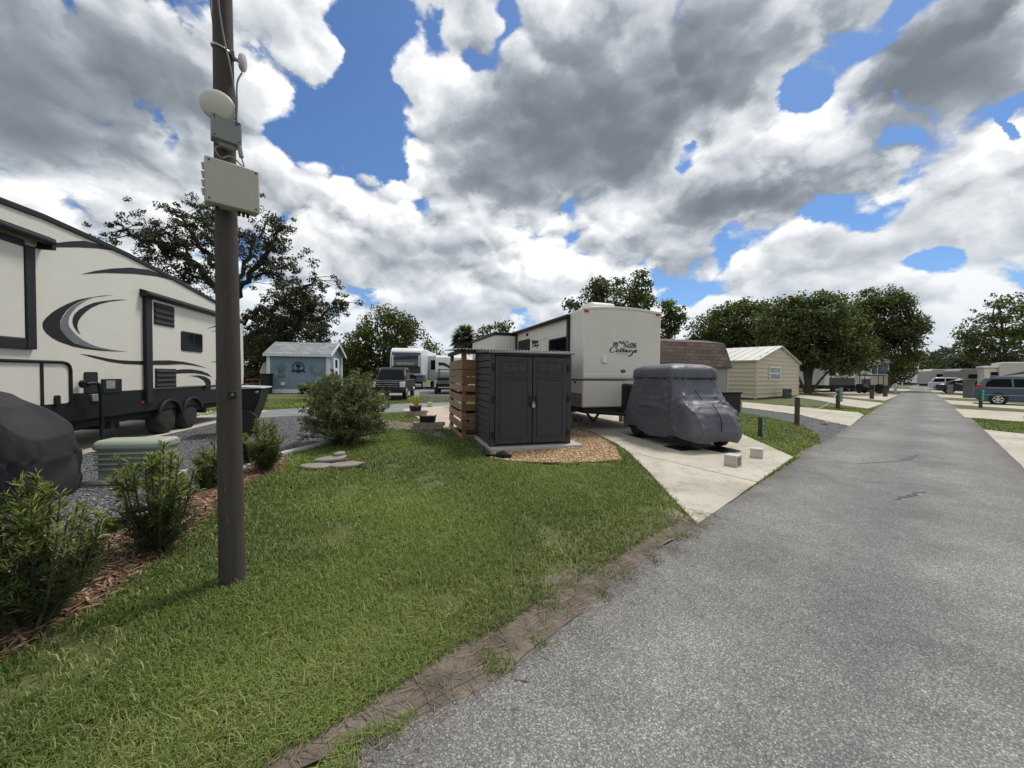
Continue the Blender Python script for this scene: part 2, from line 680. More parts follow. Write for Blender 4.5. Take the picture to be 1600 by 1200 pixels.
def _asphalt(t, v):
    cell = t.vor(v, 130, 'F1', out=1)
    sepn = t.new('ShaderNodeSeparateColor')
    t.l.new(cell, sepn.inputs[0])
    rnd = sepn.outputs[0]
    dist = t.vor(v, 130, 'F1')
    big = t.noise(v, 0.55, 5, 0.6)
    mid = t.noise(v, 3.5, 5, 0.65)
    stone = t.ramp(rnd, [(0.0, (0.125, 0.123, 0.120)), (0.35, (0.180, 0.176, 0.169)), (0.70, (0.232, 0.226, 0.216)), (0.90, (0.30, 0.292, 0.275)), (1.0, (0.42, 0.405, 0.375))])
    c = t.mix(t.rng(dist, 0.45, 0.75), stone, (0.105, 0.103, 0.100))
    c = t.mix(1.0, c, t.mix(t.rng(big, 0.35, 0.65), (0.80, 0.80, 0.81), (1.18, 1.18, 1.17)), 'MULTIPLY')
    c = t.mix(1.0, c, t.mix(t.rng(mid, 0.35, 0.65), (0.90, 0.90, 0.90), (1.10, 1.10, 1.10)), 'MULTIPLY')
    # tyre-worn lanes, an oil-darkened middle and grimy margins along the way the road runs
    w = t.vm('DOT_PRODUCT', v, (RN.x, RN.y, 0), out=1)
    w = t.m('MULTIPLY_ADD', t.m('SUBTRACT', t.noise(v, 1.1, 4), 0.5), 0.7, t.m('SUBTRACT', w, R0.dot(RN)))
    lane = t.ramp(t.m('DIVIDE', w, wr), [(0.0, (.74, .73, .71)), (0.07, (.95, .95, .94)), (0.27, (1.10, 1.10, 1.09)), (0.5, (.90, .90, .91)), (0.74, (1.10, 1.10, 1.09)), (0.94, (.96, .96, .95)), (1.0, (.76, .75, .73))])
    c = t.mix(1.0, c, lane, 'MULTIPLY')
    spot = t.rng(t.noise(v, 0.9, 3, 0.5, 0.6), 0.66, 0.74, 0.0, 0.30)
    c = t.mix(spot, c, (0.07, 0.07, 0.072))
    h = t.m('MULTIPLY_ADD', dist, -0.8, t.m('MULTIPLY', rnd, 0.5))
    return c, 0.86, h, 0.35


def _concrete(t, v):
    n1 = t.noise(v, 0.8, 6, 0.65)
    n2 = t.noise(v, 26, 5, 0.7)
    n3 = t.noise(v, 3.2, 7, 0.7, 1.2)
    c = t.mix(t.rng(n1, 0.32, 0.68), (0.36, 0.325, 0.262), (0.50, 0.465, 0.395))
    c = t.mix(t.rng(n3, 0.50, 0.66, 0.0, 0.62), c, (0.235, 0.205, 0.15))
    c = t.mix(t.rng(t.noise(v, 0.6, 3, .5, 1.0), .60, .72, 0, .5), c, (0.19, 0.17, 0.135))
    c = t.mix(1.0, c, t.mix(n2, (0.86, 0.86, 0.86), (1.12, 1.12, 1.12)), 'MULTIPLY')
    return c, 0.85, n2, 0.25


def _stones(scale, stops, joint, strength=1.0):
    def f(t, v):
        cell = t.vor(v, scale, 'F1', out=1)
        sp = t.new('ShaderNodeSeparateColor')
        t.l.new(cell, sp.inputs[0])
        d = t.vor(v, scale, 'F1')
        c = t.ramp(sp.outputs[0], stops)
        c = t.mix(t.rng(d, 0.35, 0.7), c, joint)
        c = t.mix(1.0, c, t.mix(t.noise(v, 1.5, 4), (0.8, 0.8, 0.8), (1.2, 1.2, 1.2)), 'MULTIPLY')
        return c, 0.8, t.m('MULTIPLY_ADD', d, -1.0, t.m('MULTIPLY', sp.outputs[1], 0.6)), strength
    return f


def _soil(t, v):
    n1 = t.noise(v, 4, 7, 0.7)
    n2 = t.noise(v, 60, 4, 0.7)
    c = t.ramp(n1, [(0.3, (0.090, 0.074, 0.057)), (0.5, (0.160, 0.135, 0.107)), (0.7, (0.265, 0.230, 0.188))])
    c = t.mix(1.0, c, t.mix(n2, (0.6, 0.6, 0.6), (1.35, 1.35, 1.35)), 'MULTIPLY')
    return c, 0.95, n2, 0.9


def _bark(t, v):
    n1 = t.noise(v, 30, 6, 0.7)
    c = t.ramp(n1, [(0.3, (0.035, 0.018, 0.010)), (0.5, (0.100, 0.056, 0.032)), (0.7, (0.185, 0.120, 0.075))])
    return c, 0.95, n1, 1.0


def _pavers(t, v):
    br = t.new('ShaderNodeTexBrick')
    t.l.new(v, br.inputs['Vector'])
    br.inputs['Scale'].default_value = 1.0
    br.inputs['Brick Width'].default_value = 0.22
    br.inputs['Row Height'].default_value = 0.11
    br.inputs['Mortar Size'].default_value = 0.008
    br.inputs['Color1'].default_value = (0.46, 0.36, 0.29, 1)
    br.inputs['Color2'].default_value = (0.56, 0.50, 0.42, 1)
    br.inputs['Mortar'].default_value = (0.20, 0.17, 0.14, 1)
    c = t.mix(1.0, br.outputs[0], t.mix(t.noise(v, 5, 4), (0.7, 0.7, 0.7), (1.25, 1.25, 1.25)), 'MULTIPLY')
    return c, 0.85, br.outputs['Fac'], -0.4


ground_mat('turf', _turf)
ground_mat('asphalt', _asphalt)
ground_mat('concrete', _concrete)
ground_mat('soil', _soil)
ground_mat('mulch', _bark)
ground_mat('pavers', _pavers)
ground_mat('grey_gravel', _stones(42, [(0, (0.045, 0.05, 0.056)), (0.5, (0.135, 0.145, 0.155)), (0.85, (0.25, 0.26, 0.265)), (1, (0.42, 0.42, 0.41))], (0.025, 0.027, 0.03)))
ground_mat('tan_gravel', _stones(38, [(0, (0.26, 0.145, 0.06)), (0.5, (0.52, 0.33, 0.165)), (0.85, (0.68, 0.51, 0.32)), (1, (0.78, 0.68, 0.52))], (0.10, 0.06, 0.034)))


def _street(t, v):
    n1 = t.noise(v, 1.2, 6, 0.65)
    n2 = t.noise(v, 60, 3, 0.7)
    c = t.mix(t.rng(n1, 0.35, 0.65), (0.15, 0.155, 0.16), (0.23, 0.235, 0.24))
    c = t.mix(1.0, c, t.mix(n2, (0.8, 0.8, 0.8), (1.2, 1.2, 1.2)), 'MULTIPLY')
    return c, 0.9, n2, 0.3


ground_mat('street', _street)

# ------------------------------------------------------------------ ground, road, pads, beds
gm = MB()
gm.grid(61, 61, lambda u, v: ((u - .5) * 3000, (v - .5) * 3000, 0.0))
g = gm.build('ground', MATS['turf'])
tag(g, kind='structure')

def roadpt(s, w):
    p = R0 + RD * s + RN * w
    return (p.x, p.y)


VERGE_GRASS = [(150, 1345), (300, 1262), (380, 1215), (444, 1177), (544, 1129), (610, 1085), (671, 1046), (715, 1013), (785, 984), (837, 949), (903, 914), (964, 875), (1026, 836), (1076, 809)]
VERGE_ROAD = [(1096, 820), (1047, 849), (982, 897), (925, 945), (859, 997), (802, 1046), (741, 1085), (662, 1120), (575, 1159), (479, 1205), (400, 1250), (330, 1300), (250, 1370)]
road_poly = [roadpt(-14, -0.02), roadpt(-2.5, 0.0), roadpt(0, 0), roadpt(160, 0), roadpt(160, wr + .1), roadpt(-14, wr + .1)]
sheet('road', road_poly, 0.014, MATS['asphalt'], 0.05, 0.16, 3)
dirt = gpoly([(x - 26, y - 16) for x, y in VERGE_GRASS] + VERGE_ROAD)
sheet('dirt_verge', dirt, 0.0158, MATS['soil'], 0.055, 0.05, 8)
verge2 = gpoly([(1238, 714), (1262, 700), (1284, 692)]) + [roadpt(7.0, 0.1), roadpt(4.7, 0.1)]
sheet('dirt_verge', verge2, 0.006, MATS['soil'], 0.06, 0.12, 9)
# far end: the road meets a cross street
sheet('far_road', [roadpt(100, -60), roadpt(106, -60), roadpt(106, 60), roadpt(100, 60)], 0.022, MATS['street'])

LANE = Vector((math.cos(math.radians(108)), math.sin(math.radians(108))))
LN = Vector((LANE.y, -LANE.x))
pad_front = gpoly([(1090, 821), (1240, 715.5), (1165, 682), (1130, 662)])
pb = Vector(pad_front[3])
pad1 = [Vector(p) for p in pad_front] + [pb + LANE * 11, pb + LANE * 11 - LN * 4.9] + [Vector(p) for p in gpoly([(925, 676), (965, 695), (985, 710), (1020, 745), (1060, 790)])]
sheet('concrete_driveway', [tuple(p) for p in pad1], 0.020, MATS['concrete'], 0.012, 0.3, 4, 0.06)

pad_px = [
    [(1159, 637), (1250, 649), (1300, 661), (1328, 666.5), (1350, 649), (1341, 645), (1250, 636.5), (1159, 628.5)],
    [(1235, 619.5), (1280, 626), (1320, 634), (1356, 639), (1381, 630.5), (1330, 624.5), (1285, 620.5), (1240, 616)],
    [(1270, 612), (1302, 619), (1383, 626.5), (1404, 617.5), (1340, 612), (1285, 608)],
    [(1330, 607.5), (1412, 613.5), (1424, 608.5), (1350, 603)],
    [(1600, 679), (1537, 672), (1600, 733), (1700, 760)],
    [(1600, 645), (1492, 639), (1507, 652.5), (1600, 660)],
    [(1640, 634), (1475, 625.5), (1486, 632), (1640, 643)],
    [(1600, 622.5), (1462, 616.5), (1470, 621), (1600, 628)],
    [(1560, 614), (1455, 610.5), (1458, 613.5), (1560, 618)],
]
for i, pts in enumerate(pad_px):
    sheet('concrete_driveway', gpoly(pts), 0.020, MATS['concrete'], 0.012, 0.4, 20 + i, 0.06)



# gravel beds
gravel_poly = gpoly([(-700, 1050), (-60, 960), (0, 925), (95, 877), (200, 818), (300, 768), (372, 735), (437, 712), (500, 697), (545, 681), (553, 671),
                     (600, 655), (560, 640), (440, 652), (335, 655), (200, 660), (-900, 690)])
sheet('grey_gravel_bed', gravel_poly, 0.010, MATS['grey_gravel'], 0.04, 0.2, 5)
strip_poly = gpoly([(1159, 637.5), (1250, 649.5), (1300, 661.5), (1328, 667), (1305, 683), (1284, 696), (1278, 680), (1262, 669), (1241, 661.5), (1200, 652), (1159, 645)])
sheet('grey_gravel_bed', strip_poly, 0.010, MATS['grey_gravel'], 0.05, 0.2, 6)
sheet('grey_gravel_bed', gpoly([(1280, 628.5), (1356, 640), (1366, 636), (1340, 632)]), 0.012, MATS['grey_gravel'])
tan_poly = gpoly([(766, 716), (800, 722), (870, 724), (930, 723), (972, 719), (962, 700), (945, 688), (928, 678), (895, 668), (880, 690), (770, 700)])
sheet('tan_gravel_bed', tan_poly, 0.010, MATS['tan_gravel'], 0.04, 0.15, 7)
far_gravel = gpoly([(655, 630), (655, 612), (705, 610), (720, 628)])
sheet('grey_gravel_bed', far_gravel, 0.008, MATS['grey_gravel'])

mulch_poly = gpoly([(-300, 1150), (0, 1033), (80, 985), (160, 942), (230, 880), (300, 826), (345, 785), (400, 748), (446, 730), (442, 712), (372, 738), (300, 772), (200, 822), (95, 880), (0, 928), (-300, 990)])
sheet('mulch_bed', mulch_poly, 0.012, MATS['mulch'], 0.06, 0.15, 11)

# cross street behind, patio, far lane
cs = gpoly([(600, 646), (720, 640), (720, 628.5), (600, 632), (470, 638), (380, 644), (300, 652), (300, 660), (380, 655), (470, 650)])
sheet('back_street', cs, 0.016, MATS['street'], 0.03, 0.4, 13)
patio = gpoly([(628, 640), (700, 634), (760, 634), (800, 650), (740, 672), (692, 672), (655, 655)])
sheet('paver_patio', patio, 0.024, MATS['pavers'], 0, 1, 0, 0.05)
sheet('back_lot', gpoly([(560, 626), (720, 622), (720, 604), (640, 600), (560, 606)]), 0.005, MATS['street'])
sheet('back_lot', gpoly([(385, 612), (414, 611), (414, 602), (385, 603)]), 0.005, MATS['concrete'])
bare = gpoly([(590, 655), (640, 660), (690, 676), (700, 688), (640, 672), (585, 668)])
sheet('bare_soil', bare, 0.005, MATS['soil'], 0.08, 0.15, 15)


def crack(pts, w, seed):
    """a crack or a tarry mend in the road: an irregular ribbon"""
    r = random.Random(seed)
    c = [G(*p) for p in pts]
    c = smoothline(c, 5)
    mb = MB()
    top, bot = [], []
    for i, p in enumerate(c):
        d = (c[min(i + 1, len(c) - 1)] - c[max(i - 1, 0)]).normalized()
        n = Vector((-d.y, d.x, 0))
        ww = w * .6 * (0.35 + r.random()) * (1 - abs(2 * i / (len(c) - 1) - 1) ** 3)
        off = n * r.uniform(-1, 1) * w * 0.6
        top.append(p + off + n * ww)
        bot.append(p + off - n * ww)
    for i in range(len(c) - 1):
        mb.add([(q.x, q.y, 0.018) for q in (top[i], top[i + 1], bot[i + 1], bot[i])], [(0, 1, 2, 3)])
    o = mb.build('road_crack', MATS['tar'])
    if o.data.polygons[0].normal.z < 0:
        o.data.flip_normals()
    tag(o, kind='structure')


mat('tar', (0.05, 0.05, 0.052), 0.8, 0.3, 20)
crack([(1398, 783), (1420, 776), (1444, 770)], 0.045, 1)
crack([(1330, 727), (1370, 724), (1400, 722), (1420, 715), (1440, 711)], 0.02, 2)
crack([(1405, 722), (1422, 719), (1436, 713)], 0.035, 12)
crack([(1345, 754), (1370, 755), (1390, 757)], 0.012, 3)
crack([(1250, 735), (1265, 739)], 0.012, 4)
crack([(1360, 740), (1375, 744), (1385, 745)], 0.012, 14)
crack([(800, 1064), (812, 1035), (850, 1005), (890, 975), (930, 950)], 0.006, 5)
crack([(800, 1066), (830, 1072)], 0.008, 6)
crack([(640, 1120), (700, 1085), (760, 1055)], 0.006, 7)
crack([(1400, 650), (1425, 646), (1450, 649)], 0.03, 8)
crack([(1400, 668), (1425, 664)], 0.03, 9)


def joint(a, b_, w=.012):
    p, q = G(*a), G(*b_)
    d = (q - p).normalized()
    n = Vector((-d.y, d.x, 0)) * w * .5
    mb = MB().add([(v.x, v.y, .0235) for v in (p + n, q + n, q - n, p - n)], [(0, 1, 2, 3)])
    o = mb.build('driveway_joint', MATS['tar'])
    if o.data.polygons[0].normal.z < 0:
        o.data.flip_normals()
    tag(o, kind='structure')


joint((1001, 712), (1190, 757))
joint((930, 677), (1160, 684))
# ------------------------------------------------------------------ paints and fabrics
CREAM = mat('cream_gelcoat', (0.62, 0.60, 0.53), 0.35, 0.04, 1.5, spec=0.5, dirt=0.10)
CREAM2 = mat('warm_gelcoat', (0.66, 0.63, 0.55), 0.35, 0.04, 1.5, spec=0.5, dirt=0.10)
WHITE = mat('white_gelcoat', (0.72, 0.73, 0.72), 0.35, 0.05, 2, dirt=0.12)
BLACK = mat('black_trim', (0.010, 0.010, 0.011), 0.45, 0.2, 4, spec=0.3)
DARK = mat('dark_underbody', (0.014, 0.014, 0.015), 0.8, 0.3, 6)
CHAR = mat('charcoal_vinyl', (0.022, 0.023, 0.026), 0.5, 0.15, 3, spec=0.2)
GREYV = mat('grey_vinyl', (0.135, 0.142, 0.150), 0.4, 0.15, 3)
GLASS = mat('tinted_glass', (0.006, 0.007, 0.008), 0.06, 0.2, 2, spec=0.07)
TYRE = mat('tyre_rubber', (0.018, 0.018, 0.018), 0.85, 0.25, 9, bump=0.3)
CHROME = mat('chrome', (0.60, 0.60, 0.62), 0.18, 0.05, 6, metal=1.0)
STEEL = mat('galvanised_steel', (0.42, 0.43, 0.44), 0.42, 0.15, 12, metal=0.8)
RED = mat('red_lens', (0.35, 0.02, 0.015), 0.25, 0.1, 5)
CINDER = mat('cinder_block', (0.42, 0.405, 0.36), 0.95, 0.15, 12, bump=0.7, bscale=90)


def panel(f, y0, pts, t=0.006):
    """an outline surveyed on an upright face -> polygon (run, height) on it"""
    return [on(f[0], f[1], px, py, y0) for px, py in pts]


# ------------------------------------------------------------------ the cream fifth-wheel trailer at the edge of the gravel
FW_O = G(263, 678)
FW = (FW_O, 103.0)
fw = thing('fifth_wheel_trailer', 'long cream fifth-wheel trailer with black swooshes and covered twin wheels', 'camper trailer', FW_O, 103.0)
RPTS = [on(*FW, *q) for q in ((0, 311.5), (67, 337), (133, 366.5), (200, 397.5), (267, 432.5), (338, 472))]
RPTS = [(-9.0, RPTS[0][1] + .15)] + RPTS + [(9.0, RPTS[-1][1] - .05)]


def rz(x):
    for (x0, z0), (x1, z1) in zip(RPTS, RPTS[1:]):
        if x <= x1:
            return z0 + (z1 - z0) * (x - x0) / (x1 - x0)
    return RPTS[-1][1]


XR = on(*FW, 381, 520)[0]
XF = -9.0
WID = 2.5
b = MB()
prof = [(XF, 0.78), (XR - 0.25, 0.78), (XR - 0.05, 1.0), (XR, 1.5), (XR - .05, rz(XR) - 0.45), (XR - 0.22, rz(XR) - 0.12), (XR - 0.5, rz(XR))] + [p for p in RPTS[::-1] if XF < p[0] < XR - .6] + [(XF, rz(XF))]
b.prism(prof, 0, WID)
b.build('body', CREAM, fw, bevel=0.03)
b = MB()
rl = [(x, rz(x)) for x in [XF] + [p[0] for p in RPTS if XF < p[0] < XR - .6] + [XR - .4]]
b.prism([(x, z - .06) for x, z in rl] + [(x, z + .03) for x, z in rl[::-1]], -0.03, 0.03)
b.build('roof_rail', CHAR, fw, bevel=0.01)
sk = on(*FW, 110, 615)[1]
b = MB()
b.box(XF, XR - 0.06, -0.012, 0.06, 0.62, sk)
b.build('skirt', BLACK, fw, bevel=0.01)
b = MB()
b.box(XF, XR - 0.3, 0.15, WID - .15, 0.45, 0.80)
for k in range(5):
    b.box(-5 + k * 1.7, -4.9 + k * 1.7, 0.1, WID - .1, 0.34, 0.5)
b.tube([(-6, 0.5, .5), (-4.9, 0.5, 0.42), (-1.2, 0.5, 0.4)], 0.05)
b.build('chassis', DARK, fw)


def decal(m, *outlines):
    b = MB()
    for pts, y in outlines:
        q = [Vector((x, 0, z)) for x, z in panel(FW, -y, pts)]
        b.prism([(p.x, p.z) for p in q], -y, -y + 0.004)
    return b


UP1 = [(46, 389), (60, 384), (80, 380.5), (110, 377), (132, 376.2), (155, 382), (176, 391.5), (150, 388), (120, 386.5), (85, 386.5)]
UP2 = [(127, 428.5), (150, 423), (175, 419.5), (205, 418), (232, 421.5), (250, 428), (269, 438), (245, 432), (210, 428), (165, 426.5)]
D_OUT = [(176, 461), (160, 462), (145, 464), (130, 466.5), (120, 469), (105, 475), (93, 481), (82, 488), (73, 496), (68, 502), (66.5, 507), (68, 514), (73, 521), (82, 528), (93, 534), (113, 541), (130, 544.5), (153, 547.5), (181, 549.3)]
D_INN = [(181, 549), (153, 545), (133, 541), (116, 535.5), (107, 529), (100, 522), (95, 515), (94, 509), (94.5, 502), (98, 494), (104, 485.5), (112, 478.5), (123, 472), (133, 468), (145, 464.8)]
G_OUT = [(145, 465.5), (133, 469), (123, 473), (112, 479.5), (104.8, 486.5), (99, 495), (95.5, 503), (95, 509), (96, 515), (101, 522), (108, 528.5), (117, 534.5), (133, 540), (153, 544.5), (182, 549)]
G_INN = [(199, 549.4), (175, 546.5), (153, 542), (140, 537), (129, 531), (120, 524), (113, 516.5), (108, 510), (107, 503), (108, 496), (112, 489), (120, 479.5), (130, 472.5), (139, 467.5)]
S_CR = [(199, 468), (185, 468), (173, 469), (160, 470.5), (147, 473), (135, 477.5), (124, 484), (117, 490.5), (114, 497), (113.5, 504), (116, 511), (120, 517), (126, 522.5), (122, 515), (121, 509), (122.5, 502), (127, 495), (134, 487.5), (143, 481), (155, 475.5), (170, 471.5)]
LOW1 = [(126, 553), (140, 554.5), (153, 557), (168, 560), (185, 562.5), (205, 563.7), (228, 564), (228, 570.2), (195, 568.8), (172, 565.5), (150, 560)]
LOW1B = [(232, 563.8), (245, 563.2), (265, 563), (285, 565), (303, 568.5), (322, 574.5), (303, 571), (285, 569), (262, 570), (232, 570.2)]
LOW2 = [(268, 579), (285, 577), (300, 577), (315, 579.5), (325, 583.5), (331, 589), (318, 585), (305, 583), (288, 583), (268, 584)]
HOOK = [(297, 587), (310, 586.5), (321, 588.5), (328, 593), (330, 599), (327, 605), (319, 610.5), (322, 605), (321.5, 599), (318, 594), (310, 589.5)]
TK1 = [(323, 513.5), (338, 508.5), (352, 507), (338, 510.5)]
TK2 = [(330, 517.5), (345, 516), (360, 515), (345, 518)]
TK3 = [(330, 565), (345, 564.5), (365, 568), (345, 567)]
decal(None, (D_OUT + D_INN, 0.004), (S_CR, 0.004), (LOW1, 0.004), (LOW1B, .056), (LOW2, 0.056), (HOOK, 0.056), (TK1, .056), (TK2, .056), (TK3, .056)).build('black_swoosh', BLACK, fw)
decal(None, (UP1, 0.004), (UP2, 0.004)).build('grey_swoosh', CHAR, fw)
decal(None, (G_OUT + G_INN, 0.004)).build('silver_swoosh', GREYV, fw)

# slide-outs: the one at the frame's edge and the long one past the vertical trim
xs, _ = on(*FW, 34, 470)
xe, _ = on(*FW, 50, 470)
zt = on(*FW, 44, 385)[1]
zb0, zb1 = on(*FW, 48, 530)[1], on(*FW, 48, 546)[1]
so = MB().box(XF + .3, xs, -0.04, 0.02, zb0, zt).build('slide_out', CREAM, fw, bevel=0.012)
b = MB()
b.box(xs, xe, -0.06, 0.0, zb1, zt)
b.box(XF + .3, xs, -0.06, 0.0, zb1, zb0)
b.box(XF + .3, xs, -0.06, 0.0, zt - .04, zt + .06)
b.build('slide_trim', CHAR, so, bevel=0.012)
b = MB()
za = on(*FW, 62, 378)[1]
xa = on(*FW, 64, 378)[0]
b.tube([(XF + .3, -0.16, za + .0), (xa, -0.16, za + .0)], 0.055, 12)
b.box(XF + .3, xa - .02, -0.17, 0, za + .02, za + .075)
b.box(xa - .07, xa, -0.2, 0.0, za - .12, za + .06)
b.build('awning', BLACK, fw, bevel=0.008)
xv0, xv1 = on(*FW, 223, 540)[0], on(*FW, 233, 540)[0]
zaw = on(*FW, 228, 460)[1]
so = MB().box(xv1, XR - .45, -0.05, 0.02, sk + .02, zaw - .05).build('slide_out', CREAM, fw, bevel=0.012)
b = MB()
b.box(xv0, xv1, -0.075, 0.0, 0.80, zaw)
b.build('slide_trim', CHAR, so, bevel=0.012)
b = MB()
x0 = on(*FW, 218, 458)[0]
b.prism([(-0.16, zaw - .04), (-0.12, zaw + .06), (0, zaw + .09), (0, zaw - .07), (-.1, zaw - .08)], x0, XR - .3, 'yz')
b.tube([(x0 + .02, -0.13, zaw - .02), (XR - .32, -0.13, zaw - .02)], 0.05, 10)
b.build('awning', BLACK, fw, bevel=0.008)


def rect_on(px0, px1, py0, py1):
    x0, x1 = on(*FW, px0, (py0 + py1) / 2)[0], on(*FW, px1, (py0 + py1) / 2)[0]
    pm = (px0 + px1) / 2
    z1, z0 = on(*FW, pm, py0)[1], on(*FW, pm, py1)[1]
    return x0, x1, z0, z1


for r in ((236, 268, 475.5, 509), (238, 271, 576, 605)):
    x0, x1, z0, z1 = rect_on(*r)
    b = MB()
    b.box(x0, x1, -0.06, -0.045, z0, z1)
    n = 4
    for k in range(n):
        zz = z0 + (z1 - z0) * (k + .15) / n
        hh = (z1 - z0) / n
        b.add([(x0 + .03, -0.062, zz), (x1 - .03, -0.062, zz), (x1 - .03, -0.085, zz + hh * .15), (x0 + .03, -0.085, zz + hh * .15), (x0 + .03, -0.062, zz + hh * .68), (x1 - .03, -0.062, zz + hh * .68)],
              [(0, 1, 2, 3), (3, 2, 5, 4), (0, 3, 4), (1, 5, 2)])
    b.build('louvre_vent', CHAR, fw)
x0, x1, z0, z1 = rect_on(279, 312.5, 519.5, 549.5)
w = MB().prism(rrect(x0, x1, z0, z1, 0.06), -0.066, -0.045).build('window', BLACK, fw, bevel=0.006)
MB().prism(rrect(x0 + .03, x1 - .03, z0 + .03, z1 - .03, 0.05), -0.069, -0.06).build('pane', GLASS, w)
MB().box(x0 + (x1 - x0) * .52, x0 + (x1 - x0) * .55, -0.073, -0.06, z0 + .03, z1 - .03).build('sash', BLACK, w)
# the pass-through hatch
x0, x1, z0, z1 = rect_on(0, 108, 566, 634)
x0 = XF + 1.0
xm = on(*FW, 62.5, 600)[0]
h = MB().prism(rrect(x0, x1, z0, z1, 0.09), -0.02, 0.01).build('hatch_door', CREAM, fw, bevel=0.006)
b = MB()
zz1 = on(*FW, 60, 565)[1]
arc = [(x0, -0.03, zz1), (x1 - .14, -0.03, zz1), (x1 - .07, -0.03, zz1 - .02), (x1 - .025, -0.03, zz1 - .07), (x1 - .01, -0.03, zz1 - .14), (x1 - .01, -0.03, z0)]
b.tube(arc, 0.026, 8)
b.box(xm - .022, xm + .022, -0.035, 0, z0, zz1)
b.build('frame', BLACK, h)
lx, lz = on(*FW, 86, 626)
MB().prism(rrect(lx - .05, lx + .05, lz - .09, lz + .09, .025), -0.045, -0.01).build('latch', BLACK, h, bevel=0.006)
x0, x1, z0, z1 = rect_on(131, 151, 581, 614)
MB().prism(rrect(x0, x1, z0, z1, .03), -0.025, 0).build('service_door', CHAR, fw, bevel=0.005)
x0, x1, z0, z1 = rect_on(140, 152, 616, 627)
MB().prism(rrect(x0, x1, z0, z1, .02), -0.05, 0).build('outlet_box', STEEL, fw, bevel=0.006)
x0, x1, z0, z1 = rect_on(158, 188, 592, 614)
p = MB().box(x0, x1, -0.03, 0, z0, z1).build('heater_door', BLACK, fw, bevel=0.006)
x0, x1, z0, z1 = rect_on(163, 177, 594.5, 607)
MB().box(x0, x1, -0.033, -0.02, z0, z1).build('label_plate', STEEL, p)
lx, lz = on(*FW, 222, 628.5)
MB().box(lx - .06, lx + .06, -0.03, -.005, lz - .025, lz + .025).build('marker_lamp', RED, fw, bevel=0.005)
# power lead: plug, elbow and cable down to the gravel
px_, pz = on(*FW, 122, 600)
cx_, cz = on(*FW, 137, 601)
b = MB()
b.tube([(px_, -0.05, pz), (px_, -0.13, pz)], 0.07, 12)
b.tube(smoothline([(px_, -.13, pz), (px_ + .1, -0.18, pz + .01), (cx_, -0.18, cz - .06), (cx_ + .05, -0.17, .6), (cx_ + .02, -0.2, .25), (cx_ + .03, -0.3, .02)], 5), 0.028, 8)
b.build('power_lead', BLACK, fw, smooth=50)
# wheels under black covers, twin fender arches
wz = 0.37
x2 = on(*FW, 300, 655, 0.0)[0] - 0.02
x1_ = on(*FW, 263, 655, 0.0)[0] + .02
arch = []
for cxw in (x1_, x2):
    b = MB()
    b.lathe([(0.02, -0.03), (0.22, -0.035), (0.335, -0.01), (0.365, 0.05), (0.365, 0.22), (0.30, 0.24), (.02, .24)], 40, move(cxw, 0.05, wz) @ rot('X', -90))
    for i, v in enumerate(b.v):
        q = mnoise.noise(Vector((v[0] * 7, v[2] * 7, 3.1 + cxw))) * 0.02
        b.v[i] = (v[0], v[1] + q, v[2] - (0.02 if v[2] < 0.1 else 0) * 0)
    wh = b.build('wheel', TYRE, fw, smooth=60)
    arch += [(cxw + 0.47 * math.cos(a), wz + 0.05 + 0.43 * math.sin(a)) for a in [math.radians(170 - 10 * k) for k in range(17)]]
b = MB()
for cxw in (x1_, x2):
    pts = [(cxw + 0.47 * math.cos(math.radians(165 - 7.5 * k)), -0.05, wz + 0.06 + 0.43 * math.sin(math.radians(165 - 7.5 * k))) for k in range(21)]
    inner = [(cxw + 0.39 * math.cos(math.radians(165 - 7.5 * k)), wz + 0.05 + 0.37 * math.sin(math.radians(165 - 7.5 * k))) for k in range(21)]
    b.prism([(q[0], q[2]) for q in pts] + inner[::-1], -0.07, -0.014)
b.build('fender', CHAR, fw, bevel=0.012)
# yellow levelling blocks under the frame
mat('yellow_block', (0.42, 0.30, 0.10), 0.7, 0.15)
lb = thing('levelling_blocks', 'small stack of yellow levelling blocks under the long cream trailer', 'blocks', G(150, 672) + Vector((0.0, 0.3, 0)), 103)
for k in range(3):
    MB().box(-.2, .2, -.12, .12, k * .052, k * .052 + .05).build('block', MATS['yellow_block'], lb, bevel=0.008)
sheet('concrete_driveway', [tuple((FW_O + Vector((math.cos(math.radians(103)) * x - math.sin(math.radians(103)) * y, math.sin(math.radians(103)) * x + math.cos(math.radians(103)) * y, 0)))[:2])
                            for x, y in ((-8.5, -.1), (6.0, -.1), (6, 2.8), (-8.5, 2.8))], 0.018, MATS['concrete'], 0.01, 0.4, 33)
# rear face: dark panels, window, ladder-side moulding
b = MB()
b.prism([(0.02, rz(XR) - .75), (0.02, rz(XR) - .30), (1.2, rz(XR) - .22), (2.4, rz(XR) - .30), (2.4, rz(XR) - .75)], XR - .03, XR + .004, 'yz')
b.prism([(0.02, 1.25), (0.02, 1.75), (0.9, 1.35), (2.4, 1.25)], XR - .03, XR + .006, 'yz')
b.box(XR - .06, XR + .01, 0.25, 2.2, 1.9, 2.75)
b.build('rear_panel', CHAR, fw)

